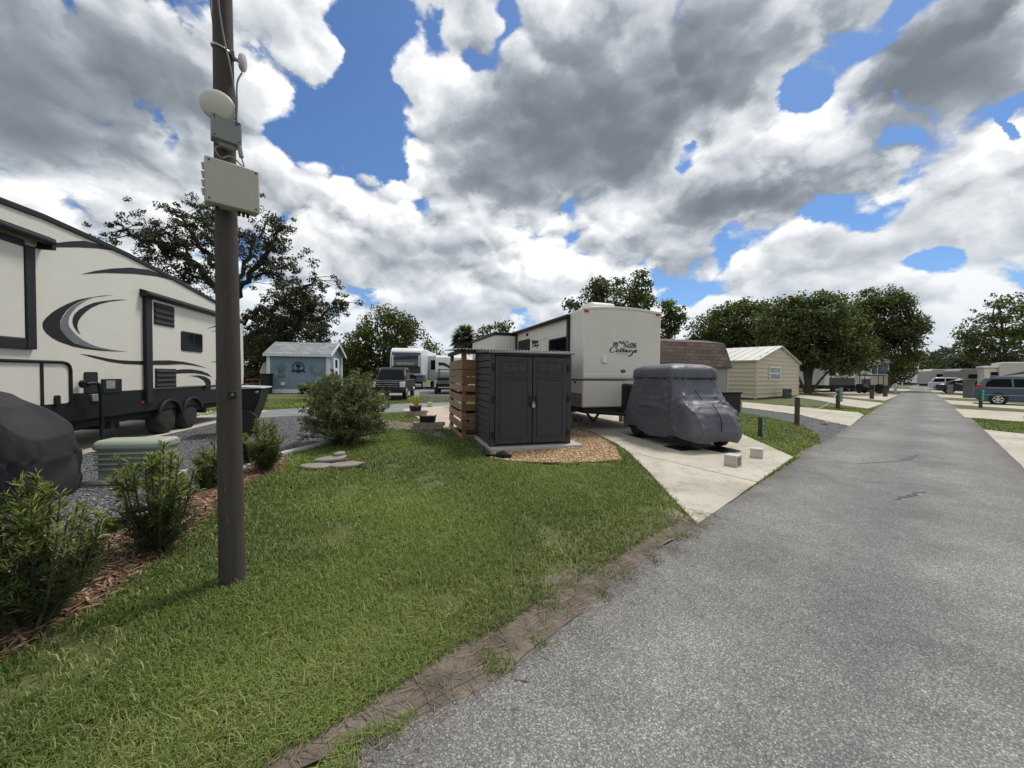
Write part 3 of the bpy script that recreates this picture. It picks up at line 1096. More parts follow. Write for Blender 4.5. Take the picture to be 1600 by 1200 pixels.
# ------------------------------------------------------------------ the pole and what is strapped to it
mw = mat('weathered_pole', (0.054, 0.043, 0.036), 0.85, 0.32, 4, bump=0.8, bscale=22, stretch=(7, 7, 0.45), dirt=0.28, dirt_col=(0.10, 0.09, 0.078))
PB = G(363, 909)
PT = P(347.5, 0, PB.y)
lean = (PT - PB) / PT.z
pole = thing('utility_pole', 'weathered brown timber pole standing in the lawn', 'pole', (PB.x, PB.y, 0))
b = MB()
hs = [-0.2, 0.0, 0.12, 1.0, 2.0, 3.0, 4.2, 5.2, 6.2]
b.tube([(lean.x * z, lean.y * z, z) for z in hs], [0.080 - 0.0055 * max(0, z) for z in hs], 28)
b.build('shaft', mw, pole, smooth=50)
b = MB()
r = random.Random(4)
for k in range(9):
    a = math.radians(-115 + r.uniform(-60, 60))
    z = r.uniform(0.3, 2.4)
    rr = 0.080 - .0055 * z
    b.prism([(-.002, -.03 - r.random() * .03), (.004, -.01), (.001, .025)], -.003, .002, 'xz', move(lean.x * z + rr * math.cos(a), lean.y * z + rr * math.sin(a), z) @ rot('Z', math.degrees(a) + 90))
b.build('splinters', mat('bare_wood', (0.14, 0.115, 0.09), .9), pole)['kind'] = 'stuff'


def on_pole(z, deg, r):
    a = math.radians(deg)
    return Vector((PB.x + lean.x * z + r * math.cos(a), PB.y + lean.y * z + r * math.sin(a), z))


PLAST = mat('cream_plastic', (0.41, 0.395, 0.33), 0.5, 0.06, 4, dirt=0.12)
GPLAST = mat('grey_plastic', (0.20, 0.205, 0.20), 0.5, 0.08, 4, dirt=0.1)
CABLE = mat('grey_cable', (0.10, 0.10, 0.105), 0.6, 0.1)
# big cream junction box
FACE = 43.0
fa = math.radians(FACE)
front = Vector((math.sin(fa), -math.cos(fa), 0))
side = Vector((math.cos(fa), math.sin(fa), 0))
bz0, bz1 = 2.745, 3.065
ztop = P(362, 258, 2.62).z
zbot = P(362, 325, 2.62).z
c = Vector((PB.x + lean.x * 2.9, PB.y + lean.y * 2.9, zbot)) + front * 0.075 + side * 0.022
jb = thing('junction_box', 'large cream plastic junction box on the timber pole', 'electrical box', c, FACE)
hw = 0.146
hh = ztop - zbot
MB().box(-hw, hw, -0.055, 0.0, 0, hh).build('case', PLAST, jb, bevel=0.006)
MB().box(-hw - .004, hw + .004, -0.105, -0.057, -.003, hh + .003).build('lid', PLAST, jb, bevel=0.008)
for sx in (-1, 1):
    for zz in (0.02, hh - .02):
        MB().lathe([(0.006, 0), (0.006, 0.003)], 10, move(sx * (hw - .018), -0.105, zz) @ rot('X', 90)).build('screw', BLACK, jb)
for k in range(4):
    b = MB()
    b.tube([(-hw - .006, -0.075, .06 + k * (hh - .12) / 3 - .02), (-hw - .012, -0.075, .06 + k * (hh - .12) / 3 + .02)], 0.009, 8)
    b.build('hinge', PLAST, jb, smooth=40)
for k, xx in enumerate((-.08, 0.04, 0.065, 0.09)):
    MB().tube([(xx, -0.04, 0), (xx, -0.04, -0.03)], 0.009, 8).build('cable_gland', BLACK, jb)
b = MB()
b.tube(smoothline([(-.10, -0.03, 0.0), (-.105, -0.03, -0.03), (-.10, -0.01, -0.05), (-.095, -.03, -.02)], 4), 0.003, 5)
b.build('cable_loop', BLACK, jb)
# small grey box with a round antenna above it
z0_, z1_ = P(346, 222, 2.62).z, P(346, 186, 2.62).z
c = Vector((PB.x + lean.x * 3.3, PB.y + lean.y * 3.3, z0_)) + front * 0.068 - side * 0.004
gb = thing('equipment_box', 'small grey plastic box between round dish and cream box on pole', 'electrical box', c, FACE)
hw2 = 0.080
MB().box(-hw2, hw2, -0.05, 0.0, 0, z1_ - z0_).build('case', GPLAST, gb, bevel=0.005)
MB().box(-hw2 - .003, hw2 + .003, -0.085, -0.052, -.003, z1_ - z0_ + .003).build('lid', GPLAST, gb, bevel=0.006)
for sx in (-1, 1):
    for zz in (0.015, z1_ - z0_ - .015):
        MB().lathe([(0.005, 0), (0.005, 0.003)], 8, move(sx * (hw2 - .014), -0.085, zz) @ rot('X', 90)).build('screw', BLACK, gb)
b = MB()
b.prism([(-.05, 0), (-.03, -.03), (.05, -.035), (.07, 0)], -0.06, -0.02)
b.tube(smoothline([(-.02, -.04, -.02), (-.06, -.05, -.06), (-.03, -.05, -.11), (.03, -.05, -.08), (.12, -.03, -.14)], 5), 0.005, 6)
b.build('bracket', GPLAST, gb)
dc = P(340, 165, 2.58)
dish = thing('dish_antenna', 'round off-white dish antenna on the grey pole box', 'antenna', dc, FACE - 4)
b = MB()
R_ = 0.098
aim = rot('Z', -(FACE - 4)) @ Vector((0.50, -0.80, -0.12)).to_track_quat('Z', 'Y').to_matrix().to_4x4()
b.lathe([(0.002, 0.030), (R_ * .4, 0.027), (R_ * .75, 0.017), (R_ * .95, 0.006), (R_, -0.004), (R_ * .96, -0.014), (R_ * .6, -0.04), (0.03, -0.05), (.002, -.05)], 48, aim)
b.build('radome', mat('radome', (0.50, 0.49, 0.43), 0.45, 0.04, 4, dirt=0.1), dish, smooth=50)
MB().tube([(0.0, 0.045, 0), (0.0, 0.09, -.03)], 0.018, 10).build('mount', BLACK, dish, smooth=40)
# puck antenna on an arm, with its strap
ac = P(379.5, 98, 2.74)
az = ac.z
pk = thing('puck_antenna', 'small white round antenna on strapped arm near pole top', 'antenna', ac, 0)
b = MB()
b.lathe([(0.002, 0.018), (0.042, 0.016), (0.055, 0.008), (0.056, -0.008), (0.045, -0.018), (0.002, -0.02)], 32, Vector((0.92, 0.38, -0.12)).to_track_quat('Z', 'Y').to_matrix().to_4x4())
b.build('housing', mat('white_plastic', (0.5, 0.5, 0.49), .45, .05), pk, smooth=45)
b = MB()
pc = Vector((PB.x + lean.x * az, PB.y + lean.y * az, az)) - ac
b.tube(smoothline([(-.02, -.01, -.0), (-.05, -.02, .02), tuple(pc + Vector((.075, -.02, .05)))], 4), 0.012, 8)
b.build('arm', GPLAST, pk, smooth=40)
b = MB()
ring = [tuple(pc + Vector((.0665 * math.cos(a), .0665 * math.sin(a), .055 - .025 * math.cos(a)))) for a in [2 * math.pi * k / 28 for k in range(29)]]
b.tube(ring, 0.007, 6)
b.build('strap', STEEL, pk)


def pole_cable(name, label, pts, r, dist=2.66):
    P3 = [P(x, y, d) - Vector((PB.x, PB.y, 0)) for x, y, d in pts]
    o = MB().tube(smoothline(P3, 6), r, 7).build(name, CABLE, None, smooth=60)
    o.location = (PB.x, PB.y, 0)
    tag(o, label, 'cable')
    return o


pole_cable('cable', 'long grey cable hanging down the pole from its top to the dish', [(338, -80, 2.64), (341, 0, 2.63), (350, 60, 2.63), (360, 105, 2.62), (367, 150, 2.62), (369.5, 190, 2.63), (369, 200, 2.66)], 0.0055)
pole_cable('cable', 'short looping grey cable below the puck antenna', [(378, 114, 2.73), (372, 125, 2.7), (370, 140, 2.68), (370.5, 165, 2.66), (368.5, 195, 2.66), (368, 210, 2.68)], 0.0055)
pole_cable('cable', 'thin grey cable on the shaded edge of the pole top', [(328, -80, 2.74), (329, 0, 2.74), (332.5, 35, 2.72), (333, 50, 2.74)], 0.005)
ra = P(373, 228, 2.66)
rod = thing('rod_antenna', 'slim pale rod antenna hanging beside the grey pole box', 'antenna', ra, 0)
q0, q1 = P(369.5, 205, 2.66) - ra, P(377.5, 247, 2.66) - ra
MB().tube([q0, q0.lerp(q1, .03), q0.lerp(q1, .97), q1], [.008, .014, .014, .008], 12).build('housing', GPLAST, rod, smooth=40)
MB().tube([q1, P(382, 262, 2.66) - ra], 0.004, 6).build('tip', CABLE, rod)
kb = P(362.5, 617.5, 2.60)
cb = thing('camera_box', 'tiny black box with lens screwed on the pole at chest height', 'camera', kb, 36)
MB().box(-.026, .026, -.015, .02, -.027, .027).build('case', BLACK, cb, bevel=0.004)
MB().lathe([(0.009, 0), (0.009, 0.004), (.006, .005)], 14, move(0.002, -.015, .004) @ rot('X', 90)).build('lens', GREYV, cb)

# ------------------------------------------------------------------ draped covers
def fabric(name, col, rough_):
    m = mat(name, col, rough_, 0.16, 2.2, bump=0.55, bscale=9, spec=0.5, stretch=(1, 1, .55))
    return m


COVER = fabric('charcoal_cover', (0.012, 0.0125, 0.016), .85)
COVER2 = fabric('grey_cover', (0.088, 0.087, 0.106), .5)


def loop_pt(hw, yf, yr, k, e=0.36):
    """a point of a rounded rectangle in plan"""
    a = 2 * math.pi * k
    c, s = math.cos(a), math.sin(a)
    x = math.copysign(abs(c) ** e, c) * hw
    y = math.copysign(abs(s) ** e, s)
    return x, (y * yf if y > 0 else y * yr)


def interp(rows, z):
    for i in range(len(rows) - 1):
        if rows[i][0] <= z <= rows[i + 1][0]:
            f = (z - rows[i][0]) / (rows[i + 1][0] - rows[i][0] + 1e-9)
            return [a + (b_ - a) * f for a, b_ in zip(rows[i], rows[i + 1])]
    return rows[-1]


def draped(rows, folds, nu=220, nv=90, e=.36):
    """a cloth hung over a body; rows = (height, half width, front, rear) smoothed, folds(x,y,z,k) = outward push"""
    sm = smoothline([Vector(r[:3]) for r in rows], 8)
    sm2 = [Vector((0, 0, r[3])) for r in rows]
    s2 = smoothline(sm2, 8)
    full = [(a[0], a[1], a[2], q[2]) for a, q in zip(sm, s2)]
    mb = MB()

    def fn(k, v):
        f = v * (len(full) - 1)
        i = min(int(f), len(full) - 2)
        u = f - i
        z, hw, yf, yr = [a + (b_ - a) * u for a, b_ in zip(full[i], full[i + 1])]
        x, y = loop_pt(hw, yf, yr, k, e)
        d = folds(x, y, z, k)
        l = math.hypot(x, y) + 1e-6
        dz = d * 0.2
        return (x + x / l * d, y + y / l * d, z + dz)
    mb.grid(nu, nv, fn, closed=True)
    n = len(full)
    top = [(nv - 1) * nu + i for i in range(nu)]
    c = sum((Vector(mb.v[i]) for i in top), Vector()) / nu
    mb.v.append(tuple(c + Vector((0, 0, 0.01))))
    ci = len(mb.v) - 1
    for i in range(nu):
        mb.f.append((top[i], top[(i + 1) % nu], ci))
    return mb


def cloth_noise(x, y, z, s=0.0):
    a = mnoise.noise(Vector((x * 3.2, y * 3.2, z * 1.1 + s)))
    b_ = mnoise.noise(Vector((x * 9 + z * 3, y * 9, z * 2.2 + s + 7)))
    c_ = 1 - abs(mnoise.noise(Vector((x * 5 + z * 2.2, y * 5 - z * 2.2, z * 1.5 + s + 3)))) * 2.4
    return a * 0.045 + b_ * 0.016 + c_ * 0.018


# the charcoal cover in the corner of the gravel
cv = thing('covered_motorcycle', 'charcoal cloth cover draped over a rounded shape beside the green box', 'covered vehicle', (-6.36, 4.15, 0), 16)
rows = [(0.0, 1.12, 0.56, 0.56), (0.3, 1.13, 0.55, 0.55), (0.58, 1.12, 0.53, 0.52), (0.82, 1.02, 0.48, 0.47), (1.0, 0.85, 0.42, 0.42), (1.18, 0.60, 0.33, 0.34), (1.30, 0.36, 0.23, 0.25), (1.36, 0.12, 0.1, 0.1)]
draped(rows, lambda x, y, z, k: cloth_noise(x, y, z, 2.0) * 1.3 + .022 * (1 - 1.6 * abs(math.sin((z * 1.4 + x * 2.2) * 4 + 2 * mnoise.noise(Vector((x, y, z))))) ** .6) + (0.02 * math.sin(k * 90) if z < 0.5 else 0.0), 200, 80).build('cover', COVER, cv, smooth=180)

# ------------------------------------------------------------------ the pale green louvred pedestal box
GRN = mat('pale_green_paint', (0.285, 0.325, 0.255), 0.55, 0.06, 3, dirt=0.25)
pa, pb_ = G(148, 757), G(272, 751)
pdg = math.degrees(math.atan2(pb_.y - pa.y, pb_.x - pa.x))
wd = (pb_ - pa).length * .88
pd = thing('utility_cabinet', 'low pale green louvred utility cabinet standing on the gravel', 'utility box', pa, pdg)
ph = on(pa, pdg, 200, 688)[1]
b = MB()
b.box(0.02, wd - .02, 0.02, 0.34, 0.05, ph - .12)
for k in range(4):
    zz = 0.17 + k * (ph - .30) / 4
    b.prism([(0.02, zz), (-0.035, zz + .012), (-.035, zz + .03), (0.02, zz + (ph - .30) / 4 - .02)], 0.0, wd, 'yz')
b.build('case', GRN, pd, bevel=0.008)
b = MB()
b.prism([(-.04, ph - .13), (-.04, ph - .07), (-.02, ph - .02), (.04, ph), (.30, ph), (.36, ph - .03), (.38, ph - .13)], -.012, wd + .012, 'yz')
b.build('lid', GRN, pd, bevel=0.035)
MB().box(-.06, wd + .06, -.06, .42, -.02, .06).build('base', CINDER, pd, bevel=0.01)

# ------------------------------------------------------------------ edging stones, curb, path light, flagstones
EDGE = mat('pale_edging_stone', (0.30, 0.29, 0.26), 0.9, 0.2, 10, bump=0.7, bscale=50, dirt=0.3)
r = random.Random(12)
line = smoothline([G(-40, 905), G(60, 890), G(130, 862), (G(200, 822)), G(255, 797), G(300, 772), G(345, 748), G(395, 727), G(432, 714)], 12)
dist_, nxt, nst = 0.0, 0.0, 0
proto = None
for i in range(len(line) - 1):
    seg = (line[i + 1] - line[i])
    dist_ += seg.length
    if dist_ >= nxt:
        L = r.uniform(0.10, 0.17)
        W = r.uniform(0.075, 0.11)
        pts = []
        n = 11
        for k in range(n):
            a = 2 * math.pi * k / n
            q = 1 + r.uniform(-.14, .14)
            pts.append((L * .56 * math.copysign(abs(math.cos(a)) ** .7, math.cos(a)) * q, W * .56 * math.copysign(abs(math.sin(a)) ** .7, math.sin(a)) * q))
        st = MB().prism(pts, -0.02, 0.035 + r.uniform(0, .015), 'xy').build('edging_stone', EDGE, None, bevel=0.012)
        st.location = line[i] + Vector((r.uniform(-.015, .015), r.uniform(-.015, .015), 0.0))
        st.rotation_euler = (r.uniform(-.08, .08), r.uniform(-.08, .08), math.atan2(seg.y, seg.x) + r.uniform(-.2, .2))
        tag(st, 'flat pale edging stone in the row between mulch and grey gravel', 'stone', 'edging stones along the mulch bed')
        nxt = dist_ + L * 1.05
cl = smoothline([G(437, 713), G(470, 704.5), G(500, 697), G(525, 689), G(545, 681), G(553, 674), G(551, 669)], 6)
b = MB()
top = []
for i, p in enumerate(cl):
    d = (cl[min(i + 1, len(cl) - 1)] - cl[max(i - 1, 0)]).normalized()
    n = Vector((-d.y, d.x, 0)) * 0.055
    b.v += [tuple(p - n), tuple(p - n * .9 + Vector((0, 0, .07))), tuple(p + n * .9 + Vector((0, 0, .07))), tuple(p + n)]
for i in range(len(cl) - 1):
    for j in range(3):
        b.f.append((i * 4 + j, i * 4 + j + 1, (i + 1) * 4 + j + 1, (i + 1) * 4 + j))
b.f += [(0, 1, 2, 3), tuple(len(b.v) - 4 + k for k in range(4))]
tag(b.build('concrete_edging', mat('pale_curb', (0.46, 0.45, 0.42), .9, .12, 8, bump=.4), None, bevel=0.012), 'pale curved concrete edging between gravel bed and lawn', 'edging')
lp = G(127, 872)
lt = thing('path_light', 'small black path light standing among the edging stones', 'garden light', lp)
MB().tube([(0, 0, -.02), (0, 0, .1)], .008, 8).build('stake', BLACK, lt)
MB().lathe([(.012, .06), (.03, .075), (.03, .115), (.045, .12), (.04, .135), (.005, .145)], 18).build('head', BLACK, lt, smooth=40)
FLAG = mat('grey_flagstone', (0.22, 0.20, 0.175), 0.92, 0.25, 8, bump=0.9, bscale=30, dirt=0.2)
fs = [((494, 731), .27, .17, 10, 0.0, 'broad flat grey flagstone at the left of the lawn pile'), ((541, 730), .30, .15, -8, 0.012, 'thin flat grey flagstone at the right of the lawn pile'),
      ((517, 725), .27, .13, 18, 0.055, 'tilted grey flagstone lying across the two flat ones'), ((530, 722), .11, .08, 40, 0.105, 'small dark lump of stone on top of the flagstone pile')]
for (pp, L, W, dg_, zz, lb_) in fs:
    pts = [(L * math.cos(2 * math.pi * k / 13) * r.uniform(.75, 1.1), W * math.sin(2 * math.pi * k / 13) * r.uniform(.75, 1.15)) for k in range(13)]
    st = MB().prism(pts, 0, 0.05 if zz < .09 else .06, 'xy').build('flagstone', FLAG, None, bevel=0.016)
    p = G(*pp)
    p.z = zz
    st.location = p
    st.rotation_euler = (math.radians(4 if zz else 0), math.radians(-4 if zz else 2), math.radians(dg_))
    tag(st, lb_, 'stone', 'flagstones piled on the lawn')

# ------------------------------------------------------------------ black tub cart with a grey lid and a wire wheel, behind the pole
tc0 = G(340, 683)
ct = thing('tub_cart', 'black tub cart with pale grey lid and wire-spoked wheel behind pole', 'cart', (tc0.x, tc0.y, 0), 20)
x0c = 0.0
wct = on(tc0, 20, 408, 640)[0]
zlid = on(tc0, 20, 395, 605)[1]
b = MB()
b.prism([(0.0, 0.42), (0.05, .32), (wct * .72, .32), (wct - .06, zlid - .35), (wct, zlid - .04), (0.0, zlid - .04)], 0.0, 0.85)
b.build('tub', BLACK, ct, bevel=0.03)
b = MB()
b.prism([(-.12, zlid - .05), (-.10, zlid), (wct * .5, zlid + .025), (wct + .03, zlid + .0), (wct + .05, zlid - .03), (wct * .5, zlid - .045)], -.06, .9)
b.build('lid', mat('grey_lid', (0.45, 0.48, 0.5), .35, .06), ct, bevel=0.012)
wcx, wcz = on(tc0, 20, 379, 647)
b = MB()
for rr in (.30,):
    b.tube([(wcx + .29 * math.cos(a), -.06, .30 + .29 * math.sin(a)) for a in [2 * math.pi * k / 40 for k in range(41)]], .022, 8)
wh = b.build('wheel', CHROME, ct, smooth=60)
b = MB()
b.tube([(wcx, -.10, .3), (wcx, .02, .3)], .05, 12)
for k in range(16):
    a = 2 * math.pi * k / 16
    b.tube([(wcx + .04 * math.cos(a), -.07, .3 + .04 * math.sin(a)), (wcx + .28 * math.cos(a + .2), -.06, .3 + .28 * math.sin(a + .2))], .006, 5)
b.build('spoke', CHROME, wh)
MB().lathe([(.29, -.05), (.335, -.04), (.335, .04), (.29, .05)], 40, move(wcx, -.06, .3) @ rot('X', 90)).build('tyre', TYRE, wh, smooth=40)
MB().box(-.03, .02, .02, .1, 0.0, .45).build('leg', BLACK, ct)
MB().box(wct * .65, wct * .7, .4, .46, 0.0, .34).build('leg', BLACK, ct)
b = MB()
b.lathe([(.03, 0), (.035, .02), (.02, .03)], 14, move(wct - .08, -.0, zlid - .12) @ rot('X', 90))
b.build('latch', CHROME, ct)
# ------------------------------------------------------------------ the dark resin shed
RESIN = mat('dark_resin', (0.034, 0.034, 0.038), 0.6, 0.14, 2.5, bump=0.25, bscale=45, stretch=(3, 3, 1), dirt=0.08, dirt_col=(.09, .088, .085))
RESIN2 = mat('dark_resin_wall', (0.033, 0.033, 0.036), 0.6, 0.14, 2.5, bump=0.2, bscale=45, dirt=0.15, dirt_col=(.10, .095, .085))
SO = G(766, 704)
SR = G(890, 698)
sdeg = math.degrees(math.atan2(SR.y - SO.y, SR.x - SO.x))
SW = (SR - SO).length
SD = 1.52
sh = thing('resin_shed', 'dark grey resin garden shed with closed panelled double doors', 'shed', SO, sdeg)
SH = on(SO, sdeg, 830, 553)[1]
SHB = SH + 0.075            # the roof climbs a little to the back
Z0 = 0.07
b = MB()
n = 13
for k in range(n):
    z0 = Z0 + .05 + k * (SH - Z0 - .05) / n
    z1 = z0 + (SH - Z0 - .05) / n
    for xx, sgn in ((0.0, -1), (SW, 1)):
        b.prism([(xx + .02 * -sgn, z0), (xx + sgn * .018, z0 + .006), (xx + sgn * .006, z1 - .008), (xx - .02 * sgn, z1 - .004)], 0.05, SD, 'xz')
b.prism([(.05, SH - .02), (SD, SH - .02), (SD, SHB)], -.012, .02, 'yz')
b.prism([(.05, SH - .02), (SD, SH - .02), (SD, SHB)], SW - .02, SW + .012, 'yz')
b.box(0.02, SW - .02, SD - .03, SD, Z0, SHB)
b.build('side_wall', RESIN2, sh, bevel=0.004)
b = MB()
b.box(-.02, .085, -.005, .06, Z0, SH)
b.box(SW - .085, SW + .02, -.005, .06, Z0, SH)
b.box(.085, SW - .085, .0, .05, SH - .05, SH)
b.build('front_frame', RESIN, sh, bevel=0.012)
b = MB()
b.prism([(-.07, SH), (-.07, SH + .045), (SD + .05, SHB + .055), (SD + .05, SHB + .005)], -.055, SW + .055, 'yz')
b.build('roof', mat('grey_resin_roof', (0.085, 0.092, 0.105), 0.5, 0.12, 3, dirt=.1), sh, bevel=0.012)
MB().box(-.06, SW + .06, -.082, -.071, SH + .002, SH + .036).build('fascia', mat('pale_fascia', (0.19, 0.20, 0.22), .5, .1), sh, bevel=0.004)
mid = SW * 0.506
for a, c in ((.09, mid - .008), (mid + .008, SW - .09)):
    d = MB().box(a, c, -.022, .012, Z0 + .05, SH - .06).build('door', RESIN, sh, bevel=0.008)
    b = MB()
    zt0, zt1 = SH - .40, SH - .14
    zb_, zb1 = Z0 + .17, SH - .50
    m_ = .085
    for (u0, u1, w0, w1) in ((a + m_, c - m_, zb_, zb1), (a + m_, c - m_, zt0, zt1)):
        t_ = .022
        b.box(u0, u1, -.036, -.020, w1 - t_, w1)
        b.box(u0, u1, -.036, -.020, w0, w0 + t_)
        b.box(u0, u0 + t_, -.036, -.020, w0 + t_, w1 - t_)
        b.box(u1 - t_, u1, -.036, -.020, w0 + t_, w1 - t_)
    b.box(a + m_ - .02, c - m_ + .02, -.040, -.020, SH - .47, SH - .435)
    wd_ = (c - a - 2 * m_ - .07)
    for k in range(3):
        u0 = a + m_ + .035 + wd_ * (k / 3) + .012
        u1 = a + m_ + .035 + wd_ * ((k + 1) / 3) - .012
        b.box(u0, u1, -.031, -.020, zt0 + .045, zt1 - .045)
    for k in range(6):
        u0 = a + m_ + .03 + (c - a - 2 * m_ - .06) * k / 6
        b.box(u0 + .0015, u0 + (c - a - 2 * m_ - .06) / 6 - .0015, -.025, -.020, zb_ + .03, zb1 - .03)
    b.build('moulding', RESIN, d, bevel=0.005)
    hx = c - .055 if a < .5 else a + .055
    zc = 0.98
    b = MB()
    b.tube(smoothline([(hx, -.02, zc - .09), (hx, -.065, zc - .07), (hx, -.07, zc), (hx, -.065, zc + .07), (hx, -.02, zc + .09)], 4), .014, 8)
    b.build('handle', BLACK, d, smooth=40)
    gx = a - .035 if a < .5 else c + .035
    for zz in (.30, 1.02, SH - .28):
        MB().prism(rrect(gx - .028, gx + .028, zz - .07, zz + .07, .012), -.034, -.004).build('hinge', BLACK, d, bevel=0.004)
b = MB()
b.tube(smoothline([(mid - .02, -.08, .93), (mid - .02, -.09, .95), (mid, -.09, .965), (mid + .02, -.09, .95), (mid + .02, -.08, .92)], 4), .005, 6)
b.box(mid - .03, mid + .03, -.105, -.07, .85, .925)
b.build('padlock', CHROME, sh, bevel=0.006)
sl = thing('concrete_slab', 'thin pale concrete slab under the dark resin shed', 'slab', SO, sdeg)
MB().box(-.04, SW + .22, -.17, SD + .1, -.03, Z0).build('slab', CINDER, sl, bevel=0.012)
hp = G(790, 716)
hs_ = thing('drain_hose', 'black ribbed drain hose end lying in grass before the shed', 'hose', hp, 0)
pts = smoothline([(-.42, .38, .12), (-.40, .25, .02), (-.30, .12, .03), (-.1, .02, .035), (.08, -.02, .03)], 8)
b = MB()
b.tube(pts, [.022 + .004 * (i % 2) for i in range(len(pts))], 10)
b.tube([(-.16, .03, .05), (-.05, .0, .06), (.10, -.03, .045)], [.05, .085, .05], 14)
b.build('hose', BLACK, hs_, smooth=60)
es = MB()
ep = [Vector(p) for p in (G(812, 723), G(860, 726), G(905, 727))]
es.tube(smoothline([p + Vector((0, 0, .012)) for p in ep], 5), .012, 6)
tag(es.build('bed_edging', BLACK), 'thin black plastic edging along the tan gravel front', 'edging')

# ------------------------------------------------------------------ the shelter of pallet boards behind it
WOOD = mat('pallet_wood', (0.245, 0.140, 0.074), 0.85, 0.35, 3, bump=0.5, bscale=30, stretch=(1, 1, 9), island=0.28, dirt=0.4, dirt_col=(.05, .035, .025))
WOODE = mat('pallet_wood_pale', (0.33, 0.225, 0.14), 0.85, 0.3, 3, bump=0.5, bscale=30, stretch=(1, 1, 9), island=0.25, dirt=0.35, dirt_col=(.07, .05, .035))
PO = G(722, 686)
ps = thing('pallet_shelter', 'shelter of weathered pallet boards under a corrugated roof behind resin shed', 'shelter', PO, 17)
PH = on(PO, 17, 722, 551)[1] + .03
PL, PW = 2.05, 2.35
zs = [PH - .10, PH - .33]
bands = [(556, 571), (577, 590), (594, 604.5), (607, 618), (618.5, 629), (632, 641), (645, 655), (659, 669), (678, 686)]
bands_z = []
for y1, y0 in [(562, 577), (578, 588.5), (590, 600), (602, 612), (617, 628), (632, 642), (646, 656), (660, 672), (679, 688)]:
    bands_z.append((max(0.0, on(PO, 17, 730, y0)[1]), on(PO, 17, 730, y1)[1]))
r = random.Random(21)
b = MB()
for z0, z1 in bands_z:
    b.box(0.0, PW, -.02 + r.uniform(-.003, .003), 0.0, z0, z1)
b.build('front_slats', WOOD, ps, bevel=0.004)
b = MB()
for z0, z1 in bands_z:
    b.box(-.022 + r.uniform(-.003, .003), -.001, -.02, PL, z0 + .005, z1 + .005)
b.build('side_slats', WOODE, ps, bevel=0.004)
b = MB()
for z0, z1 in bands_z[:-1:2]:
    b.box(0.02, PW, PL - .02, PL, z0, z1)
    b.box(PW - .02, PW, 0.02, PL - .02, z0, z1)
b.build('back_slats', WOOD, ps)
for xx in (0.0, PW / 2, PW - .09):
    for yy in (0.002, PL - .092):
        MB().box(xx, xx + .09, yy, yy + .088, 0, PH + .02).build('post', WOOD, ps, bevel=0.004)
b = MB()
nn = 160
f0, f1 = [], []
for k in range(nn + 1):
    xx = -.16 + (PW + .5) * k / nn
    wv = .013 * math.sin(2 * math.pi * xx / .076)
    f0.append((xx, wv))
vs, fc = [], []
for (yy, zz) in ((-.22, PH + .045), (PL + .25, PH + .16)):
    for xx, wv in f0:
        vs.append((xx, yy, zz + wv))
for yy, zz in ((-.22, PH + .041), (PL + .25, PH + .156)):
    for xx, wv in f0:
        vs.append((xx, yy, zz + wv))
m_ = nn + 1
for k in range(nn):
    fc += [(k, k + 1, m_ + k + 1, m_ + k), (2 * m_ + k, 3 * m_ + k, 3 * m_ + k + 1, 2 * m_ + k + 1), (k, 2 * m_ + k, 2 * m_ + k + 1, k + 1), (m_ + k, m_ + k + 1, 3 * m_ + k + 1, 3 * m_ + k)]
b.add(vs, fc)
b.build('corrugated_roof', mat('corrugated_steel', (0.28, 0.29, 0.30), 0.5, 0.2, 4, metal=0.5, dirt=.3), ps, smooth=60)
MB().box(-.10, PW + .1, -.10, -.06, PH - .06, PH + .03).build('roof_beam', mat('dark_wood', (0.085, 0.055, 0.035), .85, .3, 4, bump=.4, stretch=(8, 1, 1)), ps, bevel=0.004)
MB().box(-.05, 0.03, -.1, PL + .15, PH - .03, PH + .06).build('roof_beam', MATS['dark_wood'], ps, bevel=0.004)
MB().box(0.1, PW - .1, .12, PL - .1, .12, .17).build('floor', mat('grey_boards', (0.16, 0.17, 0.18), .8, .2), ps)
# what is kept inside shows between the boards
st = thing('storage_bucket', 'white plastic bucket glimpsed inside the pallet shelter', 'bucket', PO + Vector((.22, .45, .17)), 17)
MB().lathe([(.10, 0), (.12, .28), (.125, .29), (.11, .29)], 20).build('bucket', WHITE, st, smooth=40)
st2 = thing('storage_jug', 'small white jug near the shelter floor behind front slats', 'jug', PO + Vector((.05, .25, .17)), 17)
MB().lathe([(.06, 0), (.075, .02), (.075, .16), (.03, .22), (.025, .26)], 16).build('jug', WHITE, st2, smooth=40)
st3 = thing('cooler_box', 'dark cooler box standing in the back of the pallet shelter', 'cooler', PO + Vector((-.1, 1.1, .17)), 17)
MB().box(0, .8, 0, .5, 0, .45).build('case', CHAR, st3, bevel=.03)
MB().box(-.02, .82, -.02, .52, .451, .53).build('lid', GREYV, st3, bevel=.02)

# ------------------------------------------------------------------ the cream travel trailer with the script lettering
CO = Vector((1.88, 10.2, 0))
CF = (CO, 18.0)
CS = (CO, 108.0)
ctr = thing('travel_trailer', 'cream travel trailer with black script lettering on its plain front', 'camper trailer', CO, 18)
CW = on(*CF, 1032, 560)[0]
zb = on(*CF, 911, 637)[1]
ztl = on(*CF, 912, 481)[1]
zmid = on(*CF, 960, 474)[1]
CL = 10.5
archp = [(CW * k / 10, ztl + (0.085) * (1 - (2 * k / 10 - 1) ** 2)) for k in range(11)]
b = MB()
b.prism([(0, zb), (CW, zb)] + archp[::-1], 0, CL, 'xz')
b.build('body', CREAM2, ctr, bevel=0.035)
b = MB()
b.prism([(-.012, ztl - .04)] + [(x - .012 + .024 * x / CW, z + .012) for x, z in archp] + [(CW + .012, ztl - .04)] + [(x, z - .05) for x, z in archp[::-1]], -.02, .03, 'xz')
